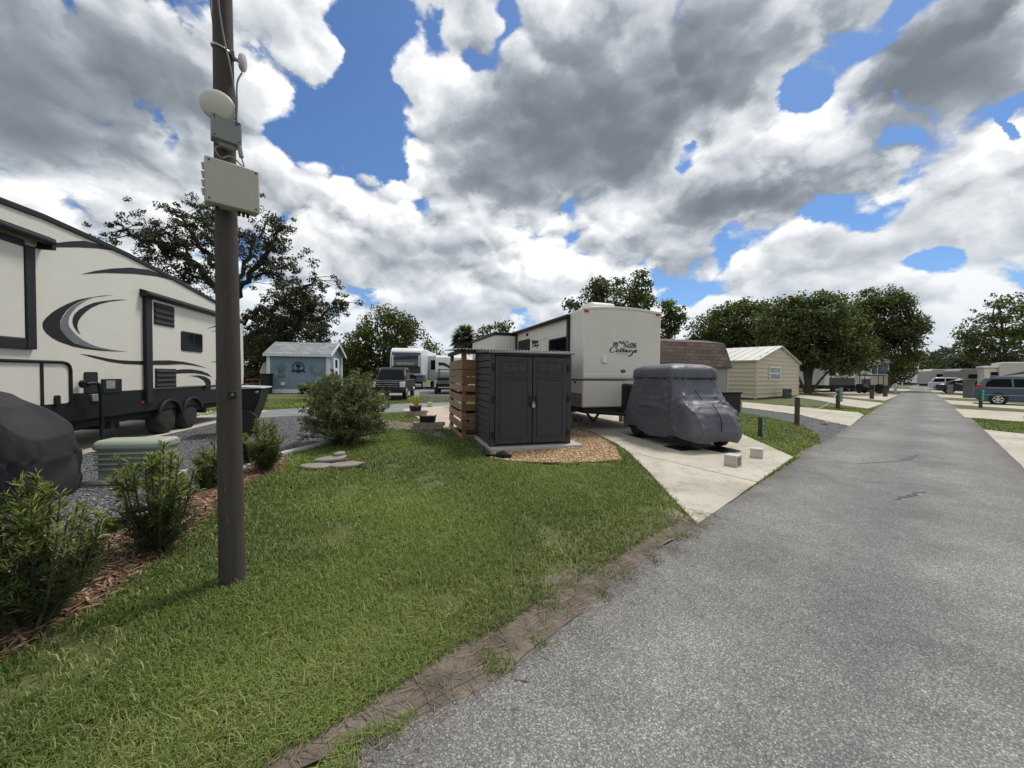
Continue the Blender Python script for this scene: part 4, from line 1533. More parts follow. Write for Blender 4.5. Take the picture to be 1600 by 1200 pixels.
b.build('cap_trim', CREAM2, ctr, bevel=0.01)
zl1, zl0 = on(*CF, 940, 592.5)[1], on(*CF, 940, 594.5)[1]
b = MB()
b.box(-.008, CW + .008, -.012, 0.02, zl0, zl1)
b.box(-.012, 0.02, 0.02, CL, zl0, zl1)
b.build('black_stripe', BLACK, ctr)
b = MB()
zz1, zz0 = on(*CF, 940, 584)[1], on(*CF, 940, 591)[1]
b.box(-.006, CW + .006, -.03, 0, zz0, zz1)
b.build('front_ledge', CREAM2, ctr, bevel=0.02)
# corner marker lamps
for q in ((916, 486), (1028, 492)):
    x, z = on(*CF, *q)
    MB().prism(rrect(x - .07, x + .07, z - .028, z + .028, .025), -.035, 0).build('marker_lamp', RED, ctr, bevel=.006)
x, z = on(*CF, 944, 562)
b = MB()
b.prism(rrect(x - .075, x + .075, z - .08, z + .08, .02), -.045, 0)
b.box(x - .06, x + .06, -.06, -.045, z - .085, z - .06)
b.build('vent_cover', WHITE, ctr, bevel=.008)
x, z = on(*CF, 973.5, 580)
b = MB().prism([(x + .075 * math.cos(a), z + .045 * math.sin(a)) for a in [2 * math.pi * k / 24 for k in range(24)]], -.012, 0).build('oval_badge', BLACK, ctr)
MB().prism([(x + .045 * math.cos(a), z + .022 * math.sin(a)) for a in [2 * math.pi * k / 24 for k in range(24)]], -.015, -.01).build('badge_centre', GREYV, b)


def stroke(mb, pts, w, y0, y1, F_):
    """a pen stroke of changing width on an upright face; points are surveyed spots"""
    P_ = [Vector((*on(*F_, px, py), 0)) for px, py in pts]
    c = smoothline(P_, 5)
    n = len(c)
    ww = w if isinstance(w, (list, tuple)) else [w] * len(pts)
    ws = []
    for i in range(n):
        f = i / (n - 1) * (len(ww) - 1)
        k = min(int(f), len(ww) - 2)
        ws.append(ww[k] + (ww[k + 1] - ww[k]) * (f - k))
    vs = []
    for i, p in enumerate(c):
        d = (c[min(i + 1, n - 1)] - c[max(i - 1, 0)])
        d = d.normalized() if d.length > 1e-7 else Vector((1, 0, 0))
        q = Vector((-d.y, d.x, 0)) * ws[i]
        for yy in (y0, y1):
            vs += [(p.x + q.x, yy, p.y + q.y), (p.x - q.x, yy, p.y - q.y)]
    fs = []
    for i in range(n - 1):
        a, b_ = i * 4, i * 4 + 4
        fs += [(a, a + 1, b_ + 1, b_), (a + 2, b_ + 2, b_ + 3, a + 3), (a, b_, b_ + 2, a + 2), (a + 1, a + 3, b_ + 3, b_ + 1)]
    mb.add(vs, fs)


def LG(X, Y):
    return (930 + X / 20.0, 520 + Y / 20.0)


def script_word(y0, y1, F_, conv, k=1.0):
    mb = MB()
    T_, M_, B_ = 0.005 * k, 0.010 * k, 0.017 * k
    S = lambda pts, w: stroke(mb, [conv(*p) for p in pts], w, y0, y1, F_)
    S([(700, 470), (660, 490), (640, 460), (680, 425), (620, 425), (540, 450), (480, 510), (460, 560), (490, 600), (560, 605), (620, 585), (660, 550)], [T_, M_, M_, M_, T_, M_, B_, B_, M_, M_, T_, T_])     # C
    S([(720, 525), (680, 540), (660, 575), (690, 600), (730, 580), (745, 545), (720, 522)], [M_, B_, B_, M_, M_, M_, M_])    # o
    S([(745, 545), (790, 540), (830, 470), (800, 540), (785, 590), (815, 600), (850, 560)], [T_, T_, M_, B_, B_, M_, T_])    # t
    S([(850, 560), (910, 490), (885, 545), (870, 590), (895, 600), (930, 565)], [T_, M_, B_, B_, M_, T_])    # t
    S([(780, 520), (850, 510), (940, 505)], [T_, M_, T_])
    S([(990, 540), (955, 545), (935, 580), (955, 605), (985, 580), (1000, 540), (985, 590), (1010, 600), (1040, 570)], [M_, B_, B_, M_, M_, M_, B_, M_, T_])   # a
    S([(1110, 545), (1070, 545), (1050, 580), (1070, 605), (1110, 590), (1145, 545)], [M_, B_, B_, M_, M_, M_])   # g
    S([(1190, 545), (1170, 600), (1140, 680), (1090, 735), (1045, 735), (1035, 715), (1080, 690), (1150, 660), (1200, 600)], [M_, B_, B_, M_, M_, M_, T_, T_, T_])
    S([(1200, 600), (1260, 580), (1300, 550), (1270, 535), (1235, 560), (1225, 600), (1250, 615), (1310, 590)], [T_, M_, M_, M_, B_, B_, M_, T_])   # e
    return mb


script_word(-.006, .004, CF, LG).build('script_lettering', BLACK, ctr)
b = MB()
r = random.Random(3)
for (cx0, cy0, rx, ry, n_) in ((640, 350, 75, 52, 60), (1190, 390, 95, 80, 90), (1000, 400, 120, 60, 70), (820, 300, 80, 40, 24)):
    for k in range(n_):
        X, Y = cx0 + r.uniform(-1, 1) * rx, cy0 + r.uniform(-1, 1) * ry
        q = [conv for conv in [LG(X + 13 * math.cos(a) * r.uniform(.4, 1.3), Y + 13 * math.sin(a) * r.uniform(.4, 1.3)) for a in [2 * math.pi * j / 6 for j in range(6)]]]
        b.prism([on(*CF, *p) for p in q], -.005, .003)
for q in ([(730, 330), (770, 255), (850, 290), (960, 330), (900, 350), (800, 320)], [(880, 300), (885, 215), (905, 240), (905, 300)], [(940, 320), (985, 240), (1050, 290), (1030, 320), (985, 290)]):
    b.prism([on(*CF, *LG(*p)) for p in q], -.0045, .003)
b.build('cottage_drawing', mat('drawing_grey', (.075, .075, .07), .5, .2), ctr)
b = MB()
text_mb('BY SPRINGDALE'[:0] or ' ', .01, .001, Matrix.Identity(4), mbld=b)
for k, (xa_, xb) in enumerate(((640, 690), (700, 745), (760, 830), (845, 900), (915, 1000))):
    stroke(b, [LG(xa_, 650 + k * 4), LG((xa_ + xb) / 2, 655 + k * 4), LG(xb, 655 + k * 4)], .006, -.004, .003, CF)
b.build('small_lettering', GREYV, ctr)
# roof: air conditioner, edge gutter
b = MB()
b.prism([(0.28, 0), (0.36, .22), (.5, .27), (1.0, .27), (1.15, .2), (1.3, 0)], 0, .72, 'yz', move(0.62, .25, ztl + .06))
b.build('air_conditioner', WHITE, ctr, bevel=0.03)
# the side: awning arm, slide-outs, windows, door light
def cside(px, py, x0=0.0):
    return on(*CS, px, py, -x0)


ya, _ = cside(889, 560)
b = MB()
b.box(-.07, 0, ya - .06, ya + .06, zb + .25, ztl - .1)
b.box(-.10, 0, ya - .06, 6.0, ztl - .16, ztl - .06)
b.tube([(-.10, ya - .05, ztl - .12), (-.10, 6.0, ztl - .12)], .06, 10)
b.build('awning', BLACK, ctr, bevel=.008)


def side_rect(px0, px1, py0, py1, x0=0.0):
    a0, _ = cside(px1, (py0 + py1) / 2, x0)
    a1, _ = cside(px0, (py0 + py1) / 2, x0)
    z1, z0 = cside((px0 + px1) / 2, py0, x0)[1], cside((px0 + px1) / 2, py1, x0)[1]
    return a0, a1, z0, z1


def side_window(px0, px1, py0, py1, x0=0.0, parent=None):
    a0, a1, z0, z1 = side_rect(px0, px1, py0, py1, x0)
    w_ = MB().prism(rrect(a0, a1, z0, z1, .06), x0 - .025, x0 + .01, 'yz').build('window', BLACK, parent or ctr, bevel=.005)
    MB().prism(rrect(a0 + .04, a1 - .04, z0 + .04, z1 - .04, .05), x0 - .028, x0 - .02, 'yz').build('pane', GLASS, w_)
    return w_


wz1, wz0 = cside(873, 525)[1], cside(873, 562)[1]
side_window(858.5, 887, 528, 566)
side_window(810.5, 828, 531, 566)
a0, a1, z0, z1 = side_rect(844, 857, 529, 570)
b = MB()
ring = [(-.008, y, z) for y, z in rrect(a0, a1, z0, z1, .08)]
b.tube(ring + [ring[0]], .012, 6)
b.build('service_hatch', CREAM, ctr)
a0, zz = cside(824.5, 523)
MB().lathe([(.06, 0), (.06, .03), (.03, .06)], 14, move(0, a0, zz) @ rot('Y', -90)).build('porch_lamp', BLACK, ctr, smooth=40)
scw = MB()
LG2 = lambda X, Y: (831.5 + (X - 460) / 850 * 10.5, 541.5 + (Y - 560) / 340 * 11 - (X - 460) / 850 * 3)
b = script_word(-.004, .004, CS, LG2, .75)
for i, v in enumerate(b.v):
    b.v[i] = (v[1] - .004, v[0], v[2])
b.build('script_lettering', BLACK, ctr)
b = MB()
for k in range(40):
    X, Y = 840 - 3.5 + r.uniform(-4.5, 4.5), 534.5 + r.uniform(-2, 2)
    yy, zz = cside(X, Y)
    b.prism([(yy + .07 * math.cos(a), zz + .03 * math.sin(a)) for a in [2 * math.pi * j / 6 for j in range(6)]], -.006, .003, 'yz')
b.build('cottage_drawing', mat('drawing_grey', (.075, .075, .07), .5, .2), ctr)
# dark trim at the end of the long slide and the slide-out itself
y1_, _ = cside(807, 560)
b = MB()
b.box(-.9, 0.02, y1_ + .05, y1_ + 4.2, zb + .15, ztl - .22)
sl2 = b.build('slide_out', CREAM2, ctr, bevel=.02)
b = MB()
b.box(-.05, 0, y1_ - .14, y1_ + .05, zb + .15, ztl - .04)
b.box(-.95, 0, y1_ + .02, y1_ + 4.25, ztl - .22, ztl - .10)
b.build('slide_trim', BLACK, sl2, bevel=.01)
# front end of the slide with its window, then the windows on its long side
x0_, z0_ = on(CO + Vector((math.cos(math.radians(108)), math.sin(math.radians(108)), 0)) * (y1_ + .05), 18, 781, 533)
x1_, _ = on(CO + Vector((math.cos(math.radians(108)), math.sin(math.radians(108)), 0)) * (y1_ + .05), 18, 805, 545)
w_ = MB().prism(rrect(-.72, -.16, 1.35, 2.35, .08), y1_ + .03, y1_ + .06).build('window', BLACK, sl2, bevel=.005)
MB().prism(rrect(-.68, -.20, 1.39, 2.31, .06), y1_ + .025, y1_ + .04).build('pane', GLASS, w_)
for k in range(2):
    w_ = MB().prism(rrect(y1_ + .5 + k * 1.7, y1_ + 1.8 + k * 1.7, 1.5, 2.35, .08), -.925, -.89, 'yz').build('window', BLACK, sl2, bevel=.005)
    MB().prism(rrect(y1_ + .55 + k * 1.7, y1_ + 1.75 + k * 1.7, 1.55, 2.30, .06), -.93, -.92, 'yz').build('pane', GLASS, w_)
a0, a1, z0, z1 = side_rect(891.5, 907.5, 613, 634)
MB().box(-.012, .01, 0.03, .75, zb + .02, zb + .38).build('lower_panel', mat('taupe_panel', (0.20, 0.155, 0.125), .6, .1), ctr)
yy, zz = cside(899, 597)
MB().lathe([(.03, 0), (.03, .025)], 12, move(0, yy, zz) @ rot('Y', -90)).build('hatch_lock', BLACK, ctr)
b = MB()
b.box(.1, CW - .1, .05, CL - .1, zb - .16, zb + .001)
b.box(CW * .5 - .05, CW * .5 + .05, -1.15, .1, zb - .2, zb - .09)
for sgn in (-1, 1):
    b.tube([(CW * .5 + sgn * .95, .1, zb - .13), (CW * .5 + sgn * .05, -1.2, zb - .13)], .05, 6)
b.tube([(.25, .3, zb - .1), (.5, .3, .22)], .035, 6)
b.tube([(.75, .3, zb - .1), (.5, .3, .22)], .035, 6)
b.tube([(CW - .75, .3, zb - .1), (CW - .5, .3, .22)], .035, 6)
b.tube([(CW * .5, -1.1, zb - .15), (CW * .5, -1.1, .2)], .045, 10)
b.box(CW * .5 - .12, CW * .5 + .12, -1.22, -.98, .14, .2)
b.build('chassis', DARK, ctr)
for yy in (5.2, 6.1):
    for xx in (.02, CW - .27):
        MB().lathe([(.02, 0), (.2, 0), (.34, .03), (.35, .12), (.33, .24), (.02, .24)], 28, move(xx, yy, .35) @ rot('Y', 90)).build('wheel', TYRE, ctr, smooth=50)
# gas bottles under a black cover on the tongue
gx0 = on(*CF, 971, 615, -.55)[0]
b = MB()
b.prism(rrect(gx0, gx0 + .78, -.92, -.42, .18, 6), zb - .03, zb + .66, 'xy')
g_ = b.build('gas_bottle_cover', BLACK, ctr, bevel=.05)
b = MB()
zt_ = zb + .70
b.tube(smoothline([(gx0 + .12, -.5, zb + .64), (gx0 + .14, -.5, zt_ + .02), (gx0 + .6, -.5, zt_ + .02), (gx0 + .62, -.5, zb + .64)], 4), .012, 6)
b.build('grab_rail', STEEL, g_)


# ------------------------------------------------------------------ cinder blocks
def cinder(name, label, loc, deg, L=.39, W=.19, h=.19, end_hole=False, col=CINDER, group='cinder blocks'):
    t_ = thing(name, label, 'concrete block', loc, deg, group)
    b = MB()
    if end_hole:                     # a half block lying on its side, one square core open to the front
        w = .035
        b.box(0, L, 0, W, 0, w)
        b.box(0, L, 0, W, h - w, h)
        b.box(0, w, 0, W, w, h - w)
        b.box(L - w, L, 0, W, w, h - w)
        b.box(w, L - w, W - .03, W - .002, w, h - w)
    else:                            # two cores seen from the side
        w = .033
        b.box(0, L, 0, W, 0, w)
        b.box(0, L, 0, W, h - w, h)
        for xx in (0, L / 2 - w / 2, L - w):
            b.box(xx, xx + w, 0, W, w, h - w)
        b.box(w, L - w, W * .5, W * .52, w, h - w)
    b.build('block', col, t_, bevel=.005)
    return t_


PALEB = mat('pale_block', (0.50, 0.485, 0.43), 0.95, 0.12, 12, bump=0.7, bscale=90)
q = G(1136, 729)
cinder('cinder_block', 'pale concrete half block on the driveway nearest the road edge', G(1151, 732), 40, .22, .20, .20, True, PALEB)
cinder('cinder_block', 'pale concrete half block beside the lawn behind the nearest one', G(1192, 718.5), 58, .20, .20, .19, True, PALEB)
cinder('cinder_block', 'grey two-core block under the left front corner of the lettered trailer', G(893, 661), 10, .4, .3, .2)
cinder('cinder_block', 'grey block under the tongue of the lettered trailer', G(972, 660), 15, .4, .2, .2)

# ------------------------------------------------------------------ the covered golf cart
CD = 15.0                        # it faces the camera, turned a little to the right
cc = (G(1000, 683) + G(1060, 702) + G(1124, 705)) / 3
cdir = Vector((math.sin(math.radians(CD)), -math.cos(math.radians(CD)), 0))
crt = Vector((cdir.y, -cdir.x, 0)) * -1
rearw, frontw = G(1001, 683), G(1061, 701)
cdeg = math.degrees(math.atan2(cdir.y, cdir.x)) - 90.0
base = (rearw + frontw) / 2 + Vector((-cdir.y, cdir.x, 0)) * 0.46
gc = thing('golf_cart', 'golf cart under a fitted grey cloth cover on the driveway', 'golf cart', (base.x, base.y, 0.03), cdeg)
rows = [(0.15, .655, 1.26, 1.26), (0.30, .668, 1.31, 1.29), (0.50, .66, 1.30, 1.28), (0.72, .648, 1.21, 1.24), (0.88, .638, 1.05, 1.19), (0.97, .63, .91, 1.15), (1.12, .615, .78, 1.08), (1.36, .592, .63, .97),
        (1.42, .588, .62, .96), (1.435, .59, .625, .965), (1.45, .602, .64, .98), (1.465, .606, .645, .985), (1.56, .600, .64, .975), (1.63, .580, .62, .95), (1.68, .53, .57, .88), (1.72, .44, .48, .75), (1.75, .29, .32, .5), (1.76, .1, .1, .2)]


def crease(v, sharp=1.6):
    """rounded ridges with sharp valleys, like cloth pulled into folds"""
    return 1 - abs(math.sin(v)) ** (1 / sharp) * 1.6


def cart_folds(x, y, z, k):
    d = cloth_noise(x, y, z, 11.0) * .5 + .008 * crease(9 * mnoise.noise(Vector((x * 2.3, y * 2.3, z * 1.6 + 5)))) * (1 if z < 1.4 else .4)
    pin = math.exp(-((z - 1.43) / .07) ** 2)
    ang = math.atan2(y, x)
    d += pin * 0.016 * math.sin(ang * 30 + 3 * math.sin(ang * 5))
    # the cloth hangs in uneven pleats below the roof
    low = max(0.0, min(1.0, (1.42 - z) / .3))
    wob = mnoise.noise(Vector((x * 1.5, y * 1.5, z * .8)))
    d += low * 0.034 * crease(ang * 10 + 2.5 * wob + z * 1.4)
    # and is pulled slantwise towards the front corners
    s = (z - .25) * 1.3 - (y - 1.2) * .75
    d += 0.036 * low * crease(s * 14 + 1.2 * wob) * math.exp(-((y - .35) / .62) ** 2) * math.exp(-((z - .55) / .5) ** 2)
    d += 0.013 * low * crease(z * 10 + 7 * wob + abs(x) * 9) * (1 if y > 1.0 else 0.25)
    if z < .4:
        d += .02 * mnoise.noise(Vector((ang * 3, z, 0)))
    return d


b = draped(rows, cart_folds, 360, 170, .24)
for i, v in enumerate(b.v):
    x, y, z = v
    if z < 0.5:       # the hem lifts over the wheels and hangs between them
        ang = math.atan2(y, x)
        lift = .12 * math.exp(-((abs(y) - .78) / .30) ** 2) + .05 * mnoise.noise(Vector((x * 3, y * 3, 1.7)))
        b.v[i] = (x, y, z + (0.5 - z) / .33 * lift)
cov = b.build('cover', COVER2, gc, smooth=180)
b = MB()
ring = []
for k in range(73):
    x, y = loop_pt(.592, .63, .965, (k % 72) / 72, .24)
    ring.append((x, y, 1.425 + .004 * math.sin(k * 1.7)))
b.tube(ring, .007, 5)
b.build('seam', CHAR, cov)
b = MB()
zz = [.30, .45, .62, .80, .93]
yy = [1.17, 1.19, 1.17, 1.08, .95]
b.tube(smoothline([(-.02, y + .13 - .03 * (z > .7), z) for y, z in zip(yy, zz)], 5), .010, 6)
b.tube(smoothline([(.10, .92, .99), (.12, .82, 1.10), (.14, .76, 1.18)], 4), .009, 6)
b.build('seam_piping', BLACK, gc)
for sx in (-1, 1):
    for yy in (.80, -.80):
        w_ = MB().lathe([(.09, -.09), (.19, -.095), (.222, -.06), (.226, .0), (.222, .06), (.19, .095), (.09, .09)], 28, move(sx * .46, yy, .226) @ rot('Y', 90)).build('wheel', TYRE, gc, smooth=50)
        b = MB()
        for s2 in (-1,):
            b.lathe([(.001, .075), (.03, .085), (.05, .06), (.115, .05), (.125, .085), (.13, .085)], 20, move(sx * .46, yy, .226) @ rot('Y', 90 * sx))
        b.build('rim', GREYV, w_, smooth=40)
b = MB()
b.box(-.42, .42, -1.0, 1.05, .2, .32)
b.build('chassis', DARK, gc)
mp = [((1001, 683), 'black rubber mat under the rear wheel of the covered cart'), ((1062, 702), 'black rubber mat under the near front wheel of the covered cart'), ((1124, 704.5), 'black rubber mat under the far front wheel of the covered cart')]
for q, lb_ in mp:
    p = G(*q)
    m__ = MB().box(-.24, .24, -.26, .26, 0.0, .014).build('wheel_mat', BLACK, None, bevel=.004)
    m__.location = (p.x + .04, p.y + .02, .0225)
    m__.rotation_euler = (0, 0, math.radians(cdeg + 4))
    tag(m__, lb_, 'mat', 'mats under the covered cart')

# ------------------------------------------------------------------ brown gambrel shed and tan metal garage behind
SHING = mat('brown_shingles', (0.095, 0.068, 0.055), 0.9, 0.25, 2, bump=0.6, bscale=25)


def shingle_mat(name, c1, c2, gap, bw=.32, rh=.16):
    m = bpy.data.materials.new(name)
    m.use_nodes = True
    t = NT(m.node_tree)
    bs = t.n['Principled BSDF']
    tc = t.new('ShaderNodeTexCoord')
    br = t.new('ShaderNodeTexBrick')
    sp = t.new('ShaderNodeSeparateXYZ')
    t.l.new(tc.outputs['Object'], sp.inputs[0])
    cb = t.new('ShaderNodeCombineXYZ')
    t.l.new(sp.outputs[0], cb.inputs[0])
    t.l.new(t.m('MULTIPLY', sp.outputs[2], 1.3), cb.inputs[1])
    t.l.new(cb.outputs[0], br.inputs['Vector'])
    br.inputs['Scale'].default_value = 1.0
    br.inputs['Brick Width'].default_value = bw
    br.inputs['Row Height'].default_value = rh
    br.inputs['Mortar Size'].default_value = 0.012
    br.inputs['Color1'].default_value = (*c1, 1)
    br.inputs['Color2'].default_value = (*c2, 1)
    br.inputs['Mortar'].default_value = (*gap, 1)
    n_ = t.noise(tc.outputs['Object'], 14, 5, .7)
    t.l.new(t.mix(1.0, br.outputs[0], t.mix(n_, (.7, .7, .7), (1.3, 1.3, 1.3)), 'MULTIPLY'), bs.inputs['Base Color'])
    bs.inputs['Roughness'].default_value = .92
    bp = t.new('ShaderNodeBump')
    bp.inputs['Strength'].default_value = .6
    bp.inputs['Distance'].default_value = .02
    t.l.new(t.m('MULTIPLY', br.outputs['Fac'], -1.0), bp.inputs['Height'])
    t.l.new(bp.outputs[0], bs.inputs['Normal'])
    return m


BSH = shingle_mat('brown_shingle_roof', (0.085, 0.058, 0.047), (0.155, 0.112, 0.092), (0.03, 0.022, 0.018), .5, .24)
GO = P(1137, 625, 21.0)
GO = Vector((GO.x, GO.y, 0))
gfw = (GO, 200.0)
gam = thing('gambrel_shed', 'grey shed with brown shingled gambrel roof behind the covered cart', 'shed', GO, 18 - 180 + 0)
# local +x runs left along the long wall; local +y comes towards the camera, so the body lies at y < 0
GLn = 7.5
ge = on(GO, 18, 1137, 571)[1]
gk = on(GO, 18, 1128, 535)[1]
gr_ = gk + 0.25
GDp = 3.4
b = MB()
b.box(0, GLn, -GDp, 0, 0, ge)
gab = [(0, 0), (0, ge), (-.55, gk - .1), (-GDp / 2, gr_ - .1), (-GDp + .55, gk - .1), (-GDp, ge), (-GDp, 0)]
b.prism(gab, -.001, .06, 'yz')
b.build('wall', mat('grey_green_siding', (0.235, 0.245, 0.215), .8, .06, 2, dirt=.1), gam)
b = MB()
pro = [(.14, ge - .08), (-.42, gk), (-GDp / 2, gr_), (-GDp + .42, gk), (-GDp - .14, ge - .08)]
pro2 = [(y, z - .09) for y, z in pro[::-1]]
b.prism(pro + pro2, -.14, GLn, 'yz')
b.build('roof', BSH, gam)
b = MB()
b.box(-.015, .10, -.10, .02, 0, ge - .05)
b.build('corner_trim', mat('pale_trim', (0.34, 0.34, 0.31), .7, .06), gam)
gam.rotation_euler = (0, 0, math.radians(18 + 180))

TANS = mat('tan_metal', (0.54, 0.47, 0.35), 0.5, 0.05, 1.5, dirt=0.08)
TO = G(1180.5, 624)
TR_ = G(1247, 618.5)
tdeg = math.degrees(math.atan2(TR_.y - TO.y, TR_.x - TO.x))
tdeg2 = tdeg + 90
tan = thing('metal_garage', 'tan horizontal-ribbed metal garage with white window and pale roof', 'shed', TO, tdeg)
TW = on(TO, tdeg, 1247, 600)[0]
te = on(TO, tdeg, 1180.5, 562)[1]
trg = on(TO, tdeg, 1216, 543)[1]
TL = 9.5
b = MB()


def ribs(x0, x1, z0, z1, n, fix, axis, out):
    hgt = (z1 - z0) / n
    for k in range(n):
        z = z0 + k * hgt
        pr = [(fix, z), (fix + out * .035, z + hgt * .10), (fix + out * .035, z + hgt * .35), (fix + out * .008, z + hgt * .45), (fix + out * .004, z + hgt), (fix - out * .03, z + hgt), (fix - out * .03, z)]
        if axis == 'x':
            b.prism([(p[0], p[1]) for p in pr], x0, x1, 'yz')
        else:
            b.prism([(p[0], p[1]) for p in pr], x0, x1, 'xz')


ribs(0.06, TW - .06, 0.05, te, 9, 0.0, 'x', -1)
ribs(.06, TL, 0.05, te, 9, 0.0, 'y', -1)
hg = (te - .05) / 9
z = te
k = 0
while z < trg - .05:
    f = (z + hg * .5 - te) / (trg - te)
    x0, x1 = f * TW * .5, TW - f * TW * .5
    if x1 - x0 > .3:
        b.prism([(0, z), (-.035, z + hg * .1), (-.035, z + hg * .35), (-.008, z + hg * .45), (-.004, min(trg, z + hg)), (.03, min(trg, z + hg)), (.03, z)], x0, x1, 'yz')
    z += hg
b.prism([(0, te), (TW, te), (TW / 2, trg)], .03, .06, 'xz')
b.box(TW - .03, TW, .06, TL, 0, te)
b.box(0.06, TW - .06, TL - .06, TL, 0, te)
b.build('wall', TANS, tan)
MB().box(-.05, .07, -.05, .07, 0, te).build('corner_trim', TANS, tan, bevel=.01)
MB().box(TW - .07, TW + .05, -.05, .07, 0, te).build('corner_trim', TANS, tan, bevel=.01)
b = MB()
b.prism([(-.2, te - .10), (TW / 2, trg + .06), (TW + .2, te - .10), (TW + .2, te - .02), (TW / 2, trg + .14), (-.2, te - .02)], -.18, TL + .1, 'xz')
for k in range(16):
    y = .1 + k * (TL - .2) / 15
    b.prism([(-.2, te - .018), (TW / 2, trg + .142), (TW + .2, te - .018), (TW + .2, te + .01), (TW / 2, trg + .17), (-.2, te + .01)], y, y + .06, 'xz')
b.build('roof', mat('pale_metal_roof', (0.50, 0.50, 0.465), .5, .08, 2, dirt=.25), tan)
xw0, zw0 = on(TO, tdeg, 1200.5, 594)
xw1, zw1 = on(TO, tdeg, 1218, 573.5)
w_ = thing
fr = MB()
t_ = .10
fr.box(xw0, xw1, -.09, -.03, zw1 - t_, zw1)
fr.box(xw0, xw1, -.09, -.03, zw0, zw0 + t_)
fr.box(xw0, xw0 + t_, -.09, -.03, zw0 + t_, zw1 - t_)
fr.box(xw1 - t_, xw1, -.09, -.03, zw0 + t_, zw1 - t_)
zm = (zw0 + zw1) / 2
fr.box(xw0 + t_, xw1 - t_, -.085, -.03, zm - .045, zm + .045)
fr.box((xw0 + xw1) / 2 - .02, (xw0 + xw1) / 2 + .02, -.075, -.03, zm + .045, zw1 - t_)
fr = fr.build('window', WHITE, tan, bevel=.01)
MB().box(xw0 + t_, xw1 - t_, -.055, -.035, zw0 + t_, zw1 - t_).build('pane', mat('grey_glass', (0.10, 0.115, 0.12), .1, .2, 1), fr)
b = thing('cinder_pile', 'dark weathered blocks stacked at the foot of the tan garage', 'concrete block', G(1222, 622.5), tdeg)
DKB = mat('dark_block', (0.10, 0.10, 0.095), .95, .2, 6)
for k in range(2):
    mb = MB()
    L_ = 1.0
    mb.box(0, L_, -.3, 0, k * .35, k * .35 + .06)
    mb.box(0, L_, -.3, 0, k * .35 + .28, k * .35 + .34)
    for xx in (0, .31, .62, .93):
        mb.box(xx, xx + .07, -.3, 0, k * .35 + .06, k * .35 + .28)
    mb.build('block', DKB, b)

# dark wheeled bin behind the cart
bo = P(1139, 640, 15.5)
bo = Vector((bo.x, bo.y, 0))
bw = on(bo, 18, 1158, 625)[0]
bh = on(bo, 18, 1148, 612.5)[1]
bn = thing('storage_bin', 'black storage bin with flat lid between covered cart and driveway', 'bin', bo, 18)
MB().prism([(-.25, .04), (bw - .03, .04), (bw, bh - .06), (-.28, bh - .06)], 0, .7).build('case', BLACK, bn, bevel=.02)
MB().box(-.32, bw + .04, -.04, .75, bh - .058, bh).build('lid', BLACK, bn, bevel=.015)

# ------------------------------------------------------------------ posts and number signs
PWD = mat('dark_post_wood', (0.075, 0.050, 0.038), .9, .3, 4, bump=.5, bscale=30, stretch=(8, 8, 1))
SIGN = mat('green_sign', (0.008, 0.155, 0.105), .4, .08, 6)
LETT = mat('white_lettering', (0.75, 0.78, 0.76), .5, .04)


def post(name, label, loc, h, w, deg=20, m=PWD, group=None, cat='post'):
    t_ = thing(name, label, cat, loc, deg, group)
    MB().box(-w / 2, w / 2, -w / 2, w / 2, -.1, h).build('timber', m, t_, bevel=.008)
    return t_


def number_sign(label, loc, h, w, deg, digits, z0, z1, sw, double=True):
    t_ = thing('number_sign', label, 'sign', loc, deg, 'green site number signs')
    MB().box(-w / 2, w / 2, -w / 2, w / 2, -.1, h).build('post', PWD, t_, bevel=.006)
    a = w / 2 + .006
    bl = MB().prism(rrect(-w / 2 + .01, -w / 2 + .01 + sw, z0, z1, .012), -a - .006, -a).build('blade', SIGN, t_)
    mb = MB()
    n_ = len(digits)
    for k, ch in enumerate(digits):
        zz = z1 - (k + .62) * (z1 - z0) / (n_ + .25)
        text_mb(ch, (z1 - z0) / n_ * .95, .001, move(-w / 2 + .01 + sw / 2, -a - .008, zz) @ UPRIGHT, mbld=mb)
    if digits:
        mb.build('number', LETT, bl)
    return t_


sp_ = G(1188, 682)
z0_ = on(sp_, 22, 1193, 681)[1]
z1_ = on(sp_, 22, 1193, 652)[1]
number_sign('green sign reading 2456 on a short dark post beside the driveway', sp_, z1_ + .01, .085, 26, '2456', .06, z1_, .11)
pp = G(1245, 664)
post('timber_post', 'square brown timber post standing at the grey gravel edge', pp, on(pp, 20, 1245, 621)[1], .105)
s2 = G(1309, 638.5)
number_sign('small green number sign on a dark post behind the gravel strip', s2, on(s2, 20, 1308, 610)[1], .13, 20, '2457', .35, 1.05, .26)
s3 = G(1362, 623.5)
number_sign('green sign on a thick post near the far end of the driveways', s3, on(s3, 20, 1362, 609)[1], .22, 40, '', .4, 1.1, .22)
for q, h_, lb_, m_ in (((1383, 620), 12, 'short brown post right of the thick green sign post', PWD), ((1399, 613), 14, 'pale square post where the last driveway meets the road', WHITE)):
    p = G(*q)
    hh_ = on(p, 20, q[0], q[1] - h_)[1]
    post('timber_post', lb_, p, hh_, .22, 20, m_)
